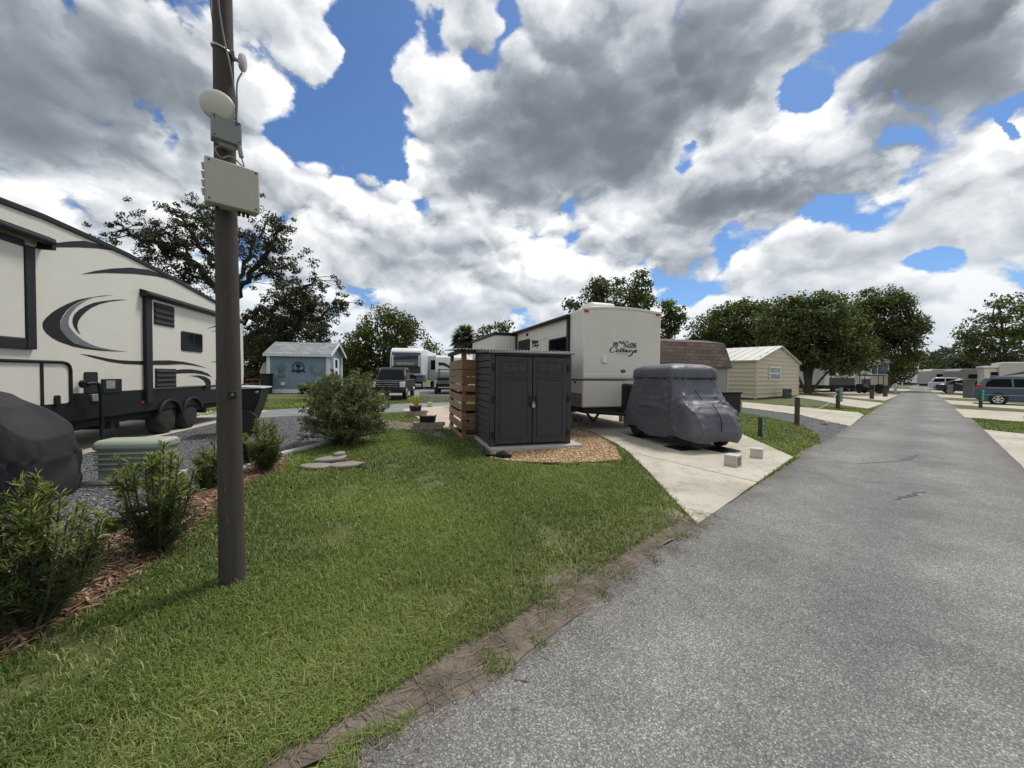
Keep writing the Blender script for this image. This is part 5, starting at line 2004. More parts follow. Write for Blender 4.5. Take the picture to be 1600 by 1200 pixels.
# the slack rope between the square post and the sign behind
pz0 = pp + Vector((.05, .0, .72))
pz1 = s2 + Vector((-.05, -.0, .75))
rp = []
for k in range(15):
    f = k / 14
    p = pz0.lerp(pz1, f)
    p.z -= 4 * .42 * f * (1 - f)
    rp.append(p)
rope = MB().tube(rp, .012, 6).build('rope', mat('pale_rope', (0.42, 0.38, 0.27), .9, .1), None, smooth=60)
tag(rope, 'slack pale rope sagging between the square brown post and small sign', 'rope')
bk = thing('brick_fragment', 'reddish brick lying in the grey gravel near the road', 'brick', G(1288, 664), 60)
MB().box(-.10, .10, -.05, .05, 0, .06).build('brick', mat('brick_red', (0.26, 0.13, 0.09), .9, .2, 8, bump=.4), bk, bevel=.006)
MB().box(-.11, .02, -.10, .0, 0.061, .10, rot('Z', 30)).build('paver', CINDER, bk, bevel=.006)
# ------------------------------------------------------------------ blue-grey shed
BLUE = mat('blue_grey_siding', (0.185, 0.262, 0.325), .7, .05, 2, dirt=.06)
TRIM = mat('white_trim', (0.66, 0.68, 0.69), .6, .05, 3, dirt=.1)
BO = G(418.5, 614.5)
bdeg = 8.0
bs = thing('blue_shed', 'blue-grey wooden shed with white trim and black tree emblem', 'shed', BO, bdeg)
BW = on(BO, bdeg, 514, 600)[0]
be = on(BO, bdeg, 466, 555)[1]
brg = on(BO, bdeg, 425, 539, 1.6)[1]
BD = 3.2
b = MB()
b.box(0, BW, 0, BD, .05, be)
b.prism([(0, be), (BD, be), (BD / 2, brg)], BW - .1, BW, 'yz')
b.prism([(0, be), (BD, be), (BD / 2, brg)], 0, .1, 'yz')
for k in range(1, 24):
    x = BW * k / 24
    b.box(x - .012, x + .012, -.02, .0, .2, be - .1)
b.build('wall', BLUE, bs)
MB().box(-.06, .18, -.045, .05, .305, be).build('corner_trim', TRIM, bs)
MB().box(BW - .18, BW + .05, -.045, .05, .305, be).build('corner_trim', TRIM, bs)
MB().box(BW - .03, BW + .045, BD - .2, BD + .05, .05, be).build('corner_trim', TRIM, bs)
MB().box(-.06, BW + .05, -.05, .02, .02, .30).build('base_trim', TRIM, bs)
GSH = shingle_mat('grey_shingle_roof', (0.20, 0.21, 0.215), (0.29, 0.30, 0.305), (0.10, 0.105, 0.11), .6, .22)
b = MB()
ov = .28
b.prism([(-ov, be - .02), (BD / 2, brg + .12), (BD + ov, be - .02), (BD + ov, be + .08), (BD / 2, brg + .24), (-ov, be + .08)], -.2, BW + .25, 'yz')
b.build('roof', GSH, bs)
b = MB()
b.box(-.2, BW + .25, -ov - .04, -ov + .0, be - .10, be + .06)
b.prism([(-ov - .03, be - .12), (BD / 2, brg + .08), (BD + ov + .03, be - .12), (BD + ov + .03, be + .08), (BD / 2, brg + .24), (-ov - .03, be + .08)], BW + .252, BW + .30, 'yz')
b.build('fascia', TRIM, bs)
# black emblem: a tree over a scroll in a ring
ex, ez = on(BO, bdeg, 466.5, 574)
sc_ = on(BO, bdeg, 476, 574)[0] - ex
b = MB()
ring_o = [(ex + sc_ * math.cos(a), ez + sc_ * .95 * math.sin(a)) for a in [math.radians(-35 + 250 * k / 30) for k in range(31)]]
ring_i = [(ex + sc_ * .86 * math.cos(a), ez + sc_ * .81 * math.sin(a)) for a in [math.radians(-35 + 250 * k / 30) for k in range(31)]]
b.prism(ring_o + ring_i[::-1], -.05, -.025)
b.prism([(ex + sc_ * .42 * math.cos(a), ez + sc_ * .30 + sc_ * .30 * math.sin(a)) for a in [2 * math.pi * k / 18 for k in range(18)]], -.05, -.025)
b.box(ex - sc_ * .09, ex + sc_ * .09, -.051, -.025, ez - sc_ * .4, ez + sc_ * .1)
b.prism([(ex - sc_ * 1.15, ez - sc_ * .85), (ex - sc_ * .95, ez - sc_ * .42), (ex + sc_ * .95, ez - sc_ * .42), (ex + sc_ * 1.15, ez - sc_ * .85), (ex + sc_ * .6, ez - sc_ * .72), (ex, ez - sc_ * .95), (ex - sc_ * .6, ez - sc_ * .72)], -.052, -.025)
b.build('emblem', BLACK, bs)
for q, lb_ in (((439, 576), 'metal wall flowers'), ((494, 577), 'crescent moon ornament')):
    x, z = on(BO, bdeg, *q)
    b = MB()
    if q[0] < 460:
        for k in range(-2, 3):
            b.tube([(x, -.03, z - .55), (x + k * .12, -.04, z), (x + k * .2, -.04, z + .45 - abs(k) * .1)], .022, 5)
        b.prism([(x - .25, z - .62), (x + .3, z - .62), (x + .2, z - .3), (x - .1, z - .25)], -.05, -.025)
    else:
        oo = [(x + .45 * math.cos(a), z + .45 * math.sin(a)) for a in [math.radians(150 + 220 * k / 20) for k in range(21)]]
        ii = [(x + .08 + .36 * math.cos(a), z + .08 + .36 * math.sin(a)) for a in [math.radians(150 + 220 * k / 20) for k in range(21)]]
        b.prism(oo + ii[::-1], -.05, -.025)
    b.build('wall_ornament', GREYV, bs)
x, z = on(BO, bdeg, 443, 600)
MB().box(x - .15, x + .15, -.14, -.02, z - .1, z + .12).build('vent_hood', TRIM, bs, bevel=.02)
b = MB()
y0, y1, z0, z1 = .9, 2.3, .9, be - .15
b.box(BW - .01, BW + .05, y0, y1, z0, z1)
wn = b.build('window', TRIM, bs)
b = MB()
for k in range(2):
    b.box(BW + .04, BW + .055, (y0 + y1) / 2 - .28, (y0 + y1) / 2 + .28, z0 + .15 + k * (z1 - z0) / 2, z0 + (k + 1) * (z1 - z0) / 2 - .1)
b.build('pane', GLASS, wn)

# ------------------------------------------------------------------ cars and trucks
PAINTS = {}


def paint(name, col, rough=.25):
    return mat(name, col, rough, .05, 3, coat=.7, dirt=.06)


def wheel(parent, x, y, r, w, side, rimm=CHROME, spokes=6):
    t_ = MB().lathe([(r * .60, -w * .5), (r * .9, -w * .52), (r, -w * .35), (r, w * .35), (r * .9, w * .52), (r * .60, w * .5)], 28, move(x, y, r) @ rot('X', 90)).build('wheel', TYRE, parent, smooth=45)
    b = MB()
    yy = y + side * (w * .5 + .012)
    b.lathe([(.001, .0), (r * .16, .0), (r * .16, -.02), (r * .17, -.03)], 14, move(x, yy, r) @ rot('X', -90 * side))
    b.lathe([(r * .54, -.03), (r * .56, .006), (r * .64, .008), (r * .66, -.02)], 30, move(x, yy, r) @ rot('X', -90 * side))
    for k in range(spokes):
        a = 2 * math.pi * k / spokes
        b.prism([(-r * .12, r * .1), (r * .12, r * .1), (r * .07, r * .4), (r * .13, r * .57), (-r * .13, r * .57), (-r * .07, r * .4)], -.012, .012, 'xz', move(x, yy, r) @ rot('Y', math.degrees(a)))
    b.build('rim', rimm, t_, smooth=40)
    return t_


def car(name, label, loc, deg, P_, lower, cabin, W, wheels, glassq, ends, group=None, cat='car', r=.34):
    """x forward. lower/cabin = side outlines (x,z); the cabin leans inward; glassq = side panes (x,z)"""
    t_ = thing(name, label, cat, loc, deg, group)
    b = MB()
    b.prism(lower, -W / 2, W / 2)
    b.build('body', P_, t_, bevel=.06, smooth=50)
    b = MB()
    zb_ = min(p[1] for p in cabin)
    zt_ = max(p[1] for p in cabin)
    lean_ = lambda z: .16 * (z - zb_) / (zt_ - zb_)
    n_ = len(cabin)
    b.add([(x, -W / 2 + .04 + lean_(z), z) for x, z in cabin] + [(x, W / 2 - .04 - lean_(z), z) for x, z in cabin],
          [tuple(range(n_))[::-1], tuple(range(n_, 2 * n_))] + [(i, (i + 1) % n_, n_ + (i + 1) % n_, n_ + i) for i in range(n_)])
    b.build('cabin', P_, t_, bevel=.05, smooth=50)
    for q in glassq:
        m_ = len(q)
        for s in (-1, 1):
            b = MB()
            vs = [(x, s * (W / 2 - .04 - lean_(z) + .008), z) for x, z in q]
            b.add(vs, [tuple(range(m_)) if s < 0 else tuple(range(m_))[::-1]])
            b.build('side_window', GLASS, t_)
    for (x0, z0, x1, z1, nm) in ends:
        b = MB()
        d = Vector((z1 - z0, 0, -(x1 - x0))).normalized() * .012
        if d.x * (1 if x0 > 0 else -1) < 0:
            d = -d
        h0, h1 = W / 2 - .16 - lean_(z0), W / 2 - .16 - lean_(z1)
        b.add([(x0 + d.x, -h0, z0 + d.z), (x0 + d.x, h0, z0 + d.z), (x1 + d.x, h1, z1 + d.z), (x1 + d.x, -h1, z1 + d.z)], [(0, 1, 2, 3)])
        b.build(nm, GLASS, t_)
    for wx in wheels:
        for s in (-1, 1):
            b = MB()
            b.lathe([(.01, -.06), (r * 1.18, -.06), (r * 1.18, .008), (.01, .008)], 26, move(wx, s * (W / 2), r + .02) @ rot('X', -90 * s))
            b.build('wheel_arch', DARK, t_)
            wheel(t_, wx, s * (W / 2 - .09), r, .21, s)
    return t_


# blue minivan whose tail reaches over the pad on the right
VB = paint('slate_blue_paint', (0.030, 0.062, 0.112))
vr = G(1551, 634)
vd = math.degrees(math.atan2(-.27, .96))
VDEG = -50.0
vdir = Vector((math.cos(math.radians(VDEG)), math.sin(math.radians(VDEG)), 0))
vnr = Vector((vdir.y, -vdir.x, 0))
wheel_base_pt = G(1556, 632.5)
vloc = wheel_base_pt + vdir * 1.52 - vnr * .9
lower = [(-2.45, .35), (-2.52, .62), (-2.47, 1.02), (-2.38, 1.08), (1.35, 1.02), (2.3, .88), (2.52, .66), (2.5, .30), (2.2, .22), (-2.2, .22)]
cabin = [(-2.36, 1.0), (-2.26, 1.35), (-2.02, 1.70), (-1.5, 1.775), (.2, 1.77), (.75, 1.62), (1.72, 1.0)]
g1 = [(-2.05, 1.12), (-1.98, 1.42), (-1.80, 1.60), (-1.05, 1.62), (-1.0, 1.12)]
g2 = [(-.92, 1.12), (-.96, 1.62), (.02, 1.62), (.08, 1.12)]
g3 = [(.18, 1.12), (.12, 1.62), (.62, 1.55), (1.32, 1.12)]
van = car('minivan', 'slate blue minivan parked tail-on to the road on the right', vloc, VDEG, VB, lower, cabin, 1.95, (-1.52, 1.52), (g1, g2, g3),
          ((-2.33, 1.15, -2.08, 1.62, 'rear_window'), (.85, 1.60, 1.66, 1.06, 'windscreen')), r=.34)
van.scale = (.95, .95, .95)
for s in (-1, 1):
    MB().prism([(-2.50, .98), (-2.16, 1.06), (-2.10, 1.24), (-2.36, 1.26)], s * .90 - .06, s * .90 + .06).build('tail_lamp', RED, van, bevel=.02)
MB().box(-2.56, -2.42, -.9, .9, .36, .62).build('bumper', VB, van, bevel=.05)
b = MB()
for s in (-1, 1):
    b.box(-2.0, 1.9, s * .985 - .012, s * .985 + .012, .60, .625)
    b.tube([(-1.9, s * .72, 1.80), (-.2, s * .72, 1.82)], .018, 6)
b.build('side_moulding', CHROME, van)
b = MB()
for s in (-1, 1):
    b.box(-2.0, 1.2, s * .972 - .012, s * .972 + .012, 1.045, 1.065)
b.build('belt_moulding', STEEL, van)

# white suv and dark sedan farther up on the right
sp1 = P(1490, 604, 52)
SUV_L = [(-2.3, .38), (-2.38, .7), (-2.3, 1.05), (1.1, 1.08), (2.2, .96), (2.35, .6), (2.3, .3), (-2.2, .3)]
SUV_C = [(-2.25, 1.0), (-2.0, 1.5), (-1.7, 1.72), (.2, 1.72), (.6, 1.6), (1.3, 1.05)]
SUV_G = ([(-1.95, 1.12), (-1.75, 1.55), (-.85, 1.58), (-.85, 1.12)], [(-.75, 1.12), (-.75, 1.58), (.25, 1.58), (.95, 1.12)])
suv = car('suv', 'white suv parked beyond the dark sedan on the right side', (sp1.x, sp1.y, 0), -46, paint('white_paint', (.62, .64, .66)), SUV_L, SUV_C, 1.9, (-1.4, 1.4), SUV_G,
          ((-2.2, 1.12, -1.85, 1.6, 'rear_window'), (.68, 1.56, 1.25, 1.1, 'windscreen')), r=.36)
sp2 = P(1514, 607, 40)
SED_L = [(-2.3, .36), (-2.38, .6), (-2.32, .95), (-1.6, .98), (1.0, .98), (2.2, .84), (2.36, .55), (2.3, .28), (-2.2, .28)]
SED_C = [(-1.9, .92), (-1.2, 1.38), (-.7, 1.46), (.3, 1.45), (1.15, .95)]
SED_G = ([(-1.5, 1.02), (-1.1, 1.3), (-.4, 1.36), (-.4, 1.02)], [(-.3, 1.02), (-.3, 1.37), (.25, 1.36), (.85, 1.02)])
sed = car('sedan', 'near-black sedan parked between the white suv and blue minivan', (sp2.x, sp2.y, 0), -46, paint('navy_paint', (.012, .016, .026)), SED_L, SED_C, 1.82, (-1.38, 1.42), SED_G,
          ((-1.85, 1.0, -1.25, 1.36, 'rear_window'), (.38, 1.42, 1.08, 1.0, 'windscreen')), r=.33)

# black pickup seen three-quarter from the front behind the big bush
PKP = mat('black_paint', (.006, .007, .008), .3, .05, 3, spec=.3)
pt = G(612, 626)
PK_L = [(-2.9, .55), (-2.95, 1.15), (-.7, 1.18), (1.25, 1.2), (2.55, 1.12), (2.75, .95), (2.8, .5), (2.6, .42), (-2.7, .42)]
PK_C = [(-.85, 1.15), (-.7, 1.75), (-.5, 1.9), (.75, 1.9), (1.05, 1.78), (1.75, 1.18)]
PK_G = ([(-.65, 1.25), (-.55, 1.72), (.05, 1.74), (.05, 1.25)], [(.15, 1.25), (.15, 1.74), (.72, 1.73), (1.35, 1.25)])
pdeg = -82.0
pk_ = car('pickup_truck', 'black pickup truck parked facing the street left of the patio', (pt.x - .62, pt.y + 2.75, 0), pdeg, PKP, PK_L, PK_C, 1.85, (-1.75, 1.85), PK_G,
          ((1.12, 1.74, 1.68, 1.25, 'windscreen'), (-.82, 1.25, -.70, 1.72, 'rear_window')), cat='truck', r=.40)
b = MB()
b.box(2.74, 2.83, -.62, .62, .72, 1.06)
b.build('grille', CHAR, pk_, bevel=.02)
b = MB()
for z in (.78, .90, 1.02):
    b.box(2.82, 2.85, -.6, .6, z - .02, z + .02)
b.build('grille_bar', CHROME, pk_)
for s in (-1, 1):
    MB().box(2.66, 2.80, s * .80 - .15, s * .80 + .15, .74, 1.04).build('headlight', WHITE, pk_, bevel=.03)
    MB().box(.95, 1.12, s * 1.14 - .14, s * 1.14 + .14, 1.22, 1.50).build('wing_mirror', PKP, pk_, bevel=.04)
MB().box(2.70, 2.92, -.98, .98, .46, .68).build('bumper', CHAR, pk_, bevel=.04)


# ------------------------------------------------------------------ trailers behind
def caravan(name, label, o, deg, L, W, z0, z1, m, group=None, nose=0.0):
    """a plain trailer shell: local x along the front face, y away"""
    t_ = thing(name, label, 'camper trailer', o, deg, group)
    b = MB()
    b.prism([(nose * .0, z0 + nose * .9), (nose, z0), (L, z0), (L, z1 - .05), (L - .1, z1), (nose * .9, z1), (nose * .25, z1 - .18), (0, z1 - .6)], 0, W, 'yz')
    b.build('body', m, t_, bevel=.06, smooth=50)
    return t_


BFO = P(609, 608, 36.0)
BFO = Vector((BFO.x, BFO.y, 0))
BF = (BFO, 4.0)
BWd = on(*BF, 659, 570)[0]
bzt = on(*BF, 635, 543)[1]
bzm = on(*BF, 635, 584)[1]
brk = thing('fifth_wheel_trailer', 'white fifth-wheel trailer with glossy black front cap facing the patio', 'camper trailer', BFO, 4)
b = MB()
b.prism([(0.3, bzm - .15), (.12, bzm), (0.0, bzm + .5), (0.05, bzt - .9), (.35, bzt - .25), (.8, bzt), (11, bzt), (11, .9), (2.6, .9), (2.4, bzm - .15)], 0, BWd, 'yz')
b.build('body', WHITE, brk, bevel=.08, smooth=50)
b = MB()
b.prism([(0.09, bzm + .02), (-.03, bzm + .5), (.02, bzt - .95), (.25, bzt - .42), (.4, bzt - .42), (.3, bzm + .05)], .12, BWd - .12, 'yz')
b.build('front_cap', mat('gloss_black', (.012, .013, .016), .12, .1, 2, coat=.8), brk, bevel=.05, smooth=50)
b = MB()
for s in (.22, BWd - .30):
    b.prism([(-.06, bzm + .7), (.01, bzt - .95), (.1, bzt - .7), (.05, bzm + .7)], s, s + .1, 'yz')
b.build('marker_strip', WHITE, brk)
tb = text_mb('BRINKLEY', .30, .004, move(BWd * .5, -.06, bzm + .95) @ UPRIGHT, spacing=1.25)
tb.build('lettering', LETT, brk)
b = MB()
b.box(.4, BWd - .4, 2.1, 2.6, .55, bzm - .2)
b.build('underside', DARK, brk)
MB().box(BWd * .38, BWd * .72, 2.6, 3.6, bzt, bzt + .32).build('air_conditioner', WHITE, brk, bevel=.06)
zz0 = on(*BF, 655, 600)[1]
sl3 = MB().box(BWd, BWd + 1.35, 4.2, 8.5, .9, bzt - .55).build('slide_out', mat('pale_grey_gelcoat', (.50, .53, .54), .4, .04), brk, bevel=.04)
w_ = MB().prism(rrect(BWd + .25, BWd + 1.1, bzt - 2.0, bzt - 1.0, .06), 4.16, 4.22).build('window', BLACK, sl3)
MB().prism(rrect(BWd + .3, BWd + 1.05, bzt - 1.95, bzt - 1.05, .05), 4.15, 4.17).build('pane', GLASS, w_)
lo = MB().box(BWd - .75, BWd + .02, 1.2, 2.6, .75, bzm - .1).build('storage_bay', GREYV, brk, bevel=.04)
b = MB()
for xx in (.5, BWd - .4):
    MB().box(xx, xx + .12, 2.2, 2.35, 0, .95).build('landing_leg', DARK, brk)
for yy in (8.2, 9.2):
    for xx in (.05, BWd - .3):
        MB().lathe([(.02, 0), (.2, 0), (.36, .03), (.38, .12), (.36, .25), (.02, .25)], 24, move(xx, yy, .38) @ rot('Y', 90)).build('wheel', TYRE, brk, smooth=50)

SFO = P(680, 606, 38.0)
SFO = Vector((SFO.x, SFO.y, 0))
SF = (SFO, 4.0)
swd = 3.0
szt = on(*SF, 695, 555)[1]
scv = caravan('travel_trailer', 'white trailer with rounded nose and grey swirls behind pallet shelter', SFO, 4, 8, swd, 1.1, szt, WHITE, nose=.7)
b = MB()
b.prism([(.3, szt - .7), (.9, szt - .75), (1.5, szt - 1.1), (1.9, szt - 1.5), (1.3, szt - 1.25), (.8, szt - 1.0), (.35, szt - 1.05)], -.03, .2)
b.prism([(2.1, szt - .6), (2.8, szt - .5), (2.8, szt - .9), (2.4, szt - .85)], -.03, .2)
b.build('swirl', CHAR, scv)
MB().box(.4, 1.4, 1.5, 2.5, szt - .02, szt + .32).build('air_conditioner', WHITE, scv, bevel=.06)
MB().box(.2, swd - .2, .3, 7.8, .75, 1.1).build('chassis', DARK, scv)
for yy in (4.5, 5.4):
    for xx in (.05, swd - .3):
        MB().lathe([(.02, 0), (.2, 0), (.36, .03), (.38, .12), (.36, .25), (.02, .25)], 20, move(xx, yy, .38) @ rot('Y', 90)).build('wheel', TYRE, scv, smooth=50)
# dark utility cart in front of it
uo = P(681, 612, 29.0)
uo = Vector((uo.x, uo.y, 0))
uc = thing('utility_vehicle', 'small black utility vehicle with roll cage in front of white trailer', 'utility vehicle', uo, 4)
b = MB()
b.prism([(0, .35), (-.05, .8), (.5, 1.0), (.9, .7), (1.6, .7), (1.9, 1.0), (2.6, 1.0), (2.6, .4)], 0, 1.3, 'yz')
b.build('body', BLACK, uc, bevel=.04)
b = MB()
for xx in (.06, 1.24):
    b.tube(smoothline([(xx, .5, 1.0), (xx, .9, 1.75), (xx, 1.1, 1.85), (xx, 1.8, 1.85), (xx, 2.0, 1.0)], 4), .03, 6)
b.box(.0, 1.3, .9, 1.9, 1.85, 1.9)
b.build('roll_cage', CHAR, uc)
MB().box(.15, 1.15, -.1, -.04, .45, .55).build('bumper', CHROME, uc, bevel=.02)
for xx in (.0, 1.3):
    for yy in (.3, 2.2):
        MB().lathe([(.05, -.12), (.2, -.13), (.3, -.08), (.3, .08), (.2, .13), (.05, .12)], 20, move(xx, yy, .3) @ rot('Y', 90)).build('wheel', TYRE, uc, smooth=45)

# ------------------------------------------------------------------ patio walls and planters
WALLB = mat('tan_wall_block', (0.33, 0.275, 0.225), .92, .2, 6, bump=.6, bscale=50, island=.16)


def low_wall(label, px0, px1, n, rows_, deg=None):
    a, c = G(*px0), G(*px1)
    dg_ = math.degrees(math.atan2(c.y - a.y, c.x - a.x))
    L = (c - a).length
    t_ = thing('low_wall', label, 'wall', a, dg_, 'low block walls at the patio')
    for k in range(rows_):
        b = MB()
        for j in range(n):
            x0 = L * j / n + (.5 * L / n if k % 2 else 0) * .5
            b.box(x0 + .004, x0 + L / n - .004, 0, .24, k * .1 + .002, k * .1 + .098)
        b.build('course', WALLB, t_, bevel=.008)
    return t_, L, dg_, a


w1, L1, d1, a1 = low_wall('low tan block wall carrying the empty black planter', (642, 672), (691, 672), 4, 2)
w2, L2, d2, a2 = low_wall('low tan block wall carrying the planter with yellow plant', (636, 652), (667, 650), 4, 2)


def planter(label, w_, x0, L, z):
    t_ = thing('planter', label, 'planter', w_.location + Vector((math.cos(w_.rotation_euler[2]) * x0, math.sin(w_.rotation_euler[2]) * x0, z)) + Vector((0, .12, 0)), math.degrees(w_.rotation_euler[2]), 'black planters on the walls')
    b = MB()
    b.prism([(.03, 0), (L - .03, 0), (L, .20), (L - .02, .20), (L - .04, .17), (.04, .17), (.02, .20), (0, .20)], -.12, .12)
    b.build('pot', BLACK, t_, bevel=.012)
    MB().box(.05, L - .05, -.1, .1, .165, .172).build('soil', MATS['soil'], t_)
    return t_


pl1 = planter('empty black trough planter on the nearer low wall', w1, L1 * .25, L1 * .52, .2)
pl2 = planter('black planter with yellowing spiky plant on the farther low wall', w2, L2 * .12, L2 * .5, .2)
wb = thing('white_block', 'single pale block standing on the far patio edge', 'concrete block', G(671.5, 636.5), 10)
MB().box(-.11, .11, -.1, .1, 0, .24).build('block', PALEB, wb, bevel=.01)

# ------------------------------------------------------------------ the park trailer under the trees on the right, and others
KO = P(1288, 610, 40.0)
KO = Vector((KO.x, KO.y, 0))
KDEG = 46.9 - 17.0
KF = (KO, 27.0)
kt = thing('park_trailer', 'white and dark brown park trailer with tall windows under the trees', 'camper trailer', KO, 27)
KL = on(*KF, 1389, 600)[0]
kz1 = on(*KF, 1340, 567)[1]
kz0 = on(*KF, 1340, 605)[1]


def kx(px):
    return on(*KF, px, 590)[0]


kb = on(*KF, 1290, 602)[1]
kw = on(*KF, 1290, 590)[1]
kt_ = on(*KF, 1383, 566)[1]
b = MB()
b.box(0, KL, 0, 3.2, kb, kt_ - .1)
b.build('body', WHITE, kt, bevel=.05)
b = MB()
b.box(kx(1296), kx(1335), -.03, 0, kb, kw)
b.box(kx(1345), kx(1360), -.03, 0, kb, kw - .1)
b.build('brown_panel', mat('dark_brown_panel', (.055, .047, .043), .6, .1), kt)
MB().box(kx(1360), kx(1389), -.035, 0, kb, kw + .35).build('tan_panel', TANS, kt)
for a, c, z0, z1 in ((1297, 1305, kw + .3, kt_ - .4), (1310.5, 1332.5, kw + .3, kt_ - .4), (1362, 1369, kw + .5, kt_ - .45), (1372, 1386, kw + .5, kt_ - .35)):
    w_ = MB().box(kx(a), kx(c), -.06, -.01, z0, z1).build('window', BLACK, kt)
    MB().box(kx(a) + .07, kx(c) - .07, -.07, -.05, z0 + .07, z1 - .07).build('pane', GLASS, w_)
dr = MB().box(kx(1336), kx(1345.5), -.05, 0, kb - .1, kt_ - .3).build('door', TANS, kt)
MB().box(kx(1337.5), kx(1344), -.06, -.04, kw + .35, kt_ - .5).build('pane', GLASS, dr)
b = MB()
for k in range(2):
    b.prism([(kx(1347), kw + .9 - k * .5), (kx(1359), kw + .7 - k * .45), (kx(1359), kw + .85 - k * .45), (kx(1347), kw + 1.0 - k * .5)], -.04, -.005)
b.build('stripe', CHAR, kt)
MB().box(kx(1369), KL + .35, -.5, 3.3, kt_ - .1, kt_ + .32).build('roof_cap', WHITE, kt, bevel=.06)
MB().box(.2, KL - .3, .2, 3.0, .35, kb).build('chassis', DARK, kt)
for px in (1306, 1327, 1337):
    MB().lathe([(.02, 0), (.2, 0), (.36, .03), (.38, .12), (.36, .25), (.02, .25)], 20, move(kx(px), .1, .38) @ rot('X', -90)).build('wheel', TYRE, kt, smooth=50)
kc = thing('golf_cart', 'dark golf cart parked at the right end of the park trailer', 'golf cart', (P(1381, 612, 37).x, 37, 0), 27)
b = MB()
b.prism([(0, .3), (0, .8), (.5, .95), (.9, .6), (1.5, .6), (1.7, .95), (2.2, .9), (2.2, .35)], 0, 1.2, 'yz')
b.build('body', BLACK, kc, bevel=.04)
MB().box(-.05, 1.25, .3, 2.0, 1.75, 1.85).build('roof', BLACK, kc, bevel=.03)
b = MB()
for xx in (.05, 1.15):
    for yy in (.45, 1.9):
        b.tube([(xx, yy, .8), (xx, yy, 1.76)], .03, 6)
b.build('roof_frame', DARK, kc)
for xx in (.05, 1.15):
    for yy in (.35, 1.9):
        MB().lathe([(.05, -.1), (.22, -.1), (.24, 0), (.22, .1), (.05, .1)], 18, move(xx, yy, .24) @ rot('Y', 90)).build('wheel', TYRE, kc, smooth=45)

# small trailer left of the park trailer, its nose grey
NO = P(1268, 611, 46.0)
NO = Vector((NO.x, NO.y, 0))
nz = P(1280, 584, 46).z
nt = caravan('travel_trailer', 'small white trailer with grey nose beside the park trailer', NO, 40, 4.5, 2.9, .8, nz, WHITE, nose=.6)
b = MB()
b.box(.5, 2.3, -.03, .25, nz - 1.15, nz - .75)
b.box(.5, 2.3, .12, .3, nz - 1.75, nz - 1.3)
b.build('front_window', GLASS, nt)
MB().box(0, 2.9, -.02, .8, .75, 1.3).build('lower_panel', mat('mauve_grey_panel', (.27, .24, .235), .6, .08), nt, bevel=.03)
MB().box(.2, 2.7, .3, 4.2, .4, .8).build('chassis', DARK, nt)

# the big motorhome behind the blue minivan
MO = P(1537, 605, 34.0)
MO = Vector((MO.x, MO.y, 0))
mz = on(MO, -42, 1550, 575)[1]
mh = thing('motorhome', 'cream and grey trailer with brown swoosh behind the blue minivan', 'camper trailer', MO, -42)
mx1 = on(MO, -42, 1558, 590)[0]
MB().box(0, mx1 + .05, 0, 2.6, .6, mz).build('front_body', CREAM2, mh, bevel=.06)
MB().box(mx1 + .04, 12, -.4, 2.7, .5, mz + .4).build('body', mat('grey_cream_gelcoat', (.52, .50, .45), .4, .04), mh, bevel=.08)
MB().box(-.1, mx1 + .1, -.15, 2.7, mz, mz + .18).build('roof_cap', WHITE, mh, bevel=.04)
w_ = MB().box(.35, 1.0, -.03, 0, 1.3, mz - .35).build('window', BLACK, mh)
MB().box(.42, .93, -.04, -.02, 1.37, mz - .42).build('pane', GLASS, w_)
b = MB()
b.prism([(mx1 + .1, mz - .7), (mx1 + 2, mz - .1), (mx1 + 5, mz + .05), (11, mz + .2), (11, mz + .0), (mx1 + 5, mz - .15), (mx1 + 2.2, mz - .35)], -.43, -.39)
b.build('swoosh', mat('brown_vinyl', (.09, .06, .045), .5, .1), mh)
MB().box(.3, 11.5, .1, 2.4, .2, .62).build('chassis', DARK, mh)
MB().box(mx1 + .1, 12, -.42, 2.72, mz + .36, mz + .48).build('roof_edge', WHITE, mh, bevel=.03)

# posts along the right edge of the road
rp_ = [((1513, 622), 26, .52, 'stout weathered grey pedestal post beside the minivan tail'), ((1484.5, 616), 14, .34, 'squat pale pedestal between driveways at road right'), ((1476, 612.5), 12, .34, 'pale grey pedestal second from the stout weathered one'),
       ((1471, 609), 9, .36, 'small pale pedestal third from the stout weathered one'), ((1464, 606), 8, .4, 'blue-grey pedestal near the far end of the road')]
PED = mat('pedestal_grey', (.30, .295, .27), .8, .12, 5, dirt=.3)
PEDD = mat('pedestal_dark', (.105, .105, .10), .85, .2, 5, dirt=.2)
for i, (q, hpx, w, lb_) in enumerate(rp_):
    p = G(*q)
    h_ = on(p, 0, q[0], q[1] - hpx)[1]
    t_ = thing('power_pedestal', lb_, 'power pedestal', p, 30, 'power pedestals along the road')
    MB().box(-w / 2, w / 2, -w / 2, w / 2, -.05, h_ * .92).build('post', PEDD if i == 0 else PED, t_, bevel=.02)
    MB().box(-w * .56, w * .56, -w * .56, w * .56, h_ * .92, h_).build('cap', PEDD if i == 0 else PED, t_, bevel=.03)
s5 = G(1532, 637)
number_sign('green number sign on a pale post before the minivan rear wheel', s5, on(s5, -20, 1534, 616)[1], .11, -25, '2455', .35, .98, .20)
# low rail running from the stout pedestal towards the minivan
rl = MB()
p0 = G(1513, 622) + Vector((0, 0, 1.0))
p1 = P(1485, 603, 45)
rl.tube([p0, Vector((p1.x, p1.y, 1.15))], .06, 6)
tag(rl.build('rail_bar', PEDD), 'sloping dark rail reaching back from the stout pedestal', 'rail')

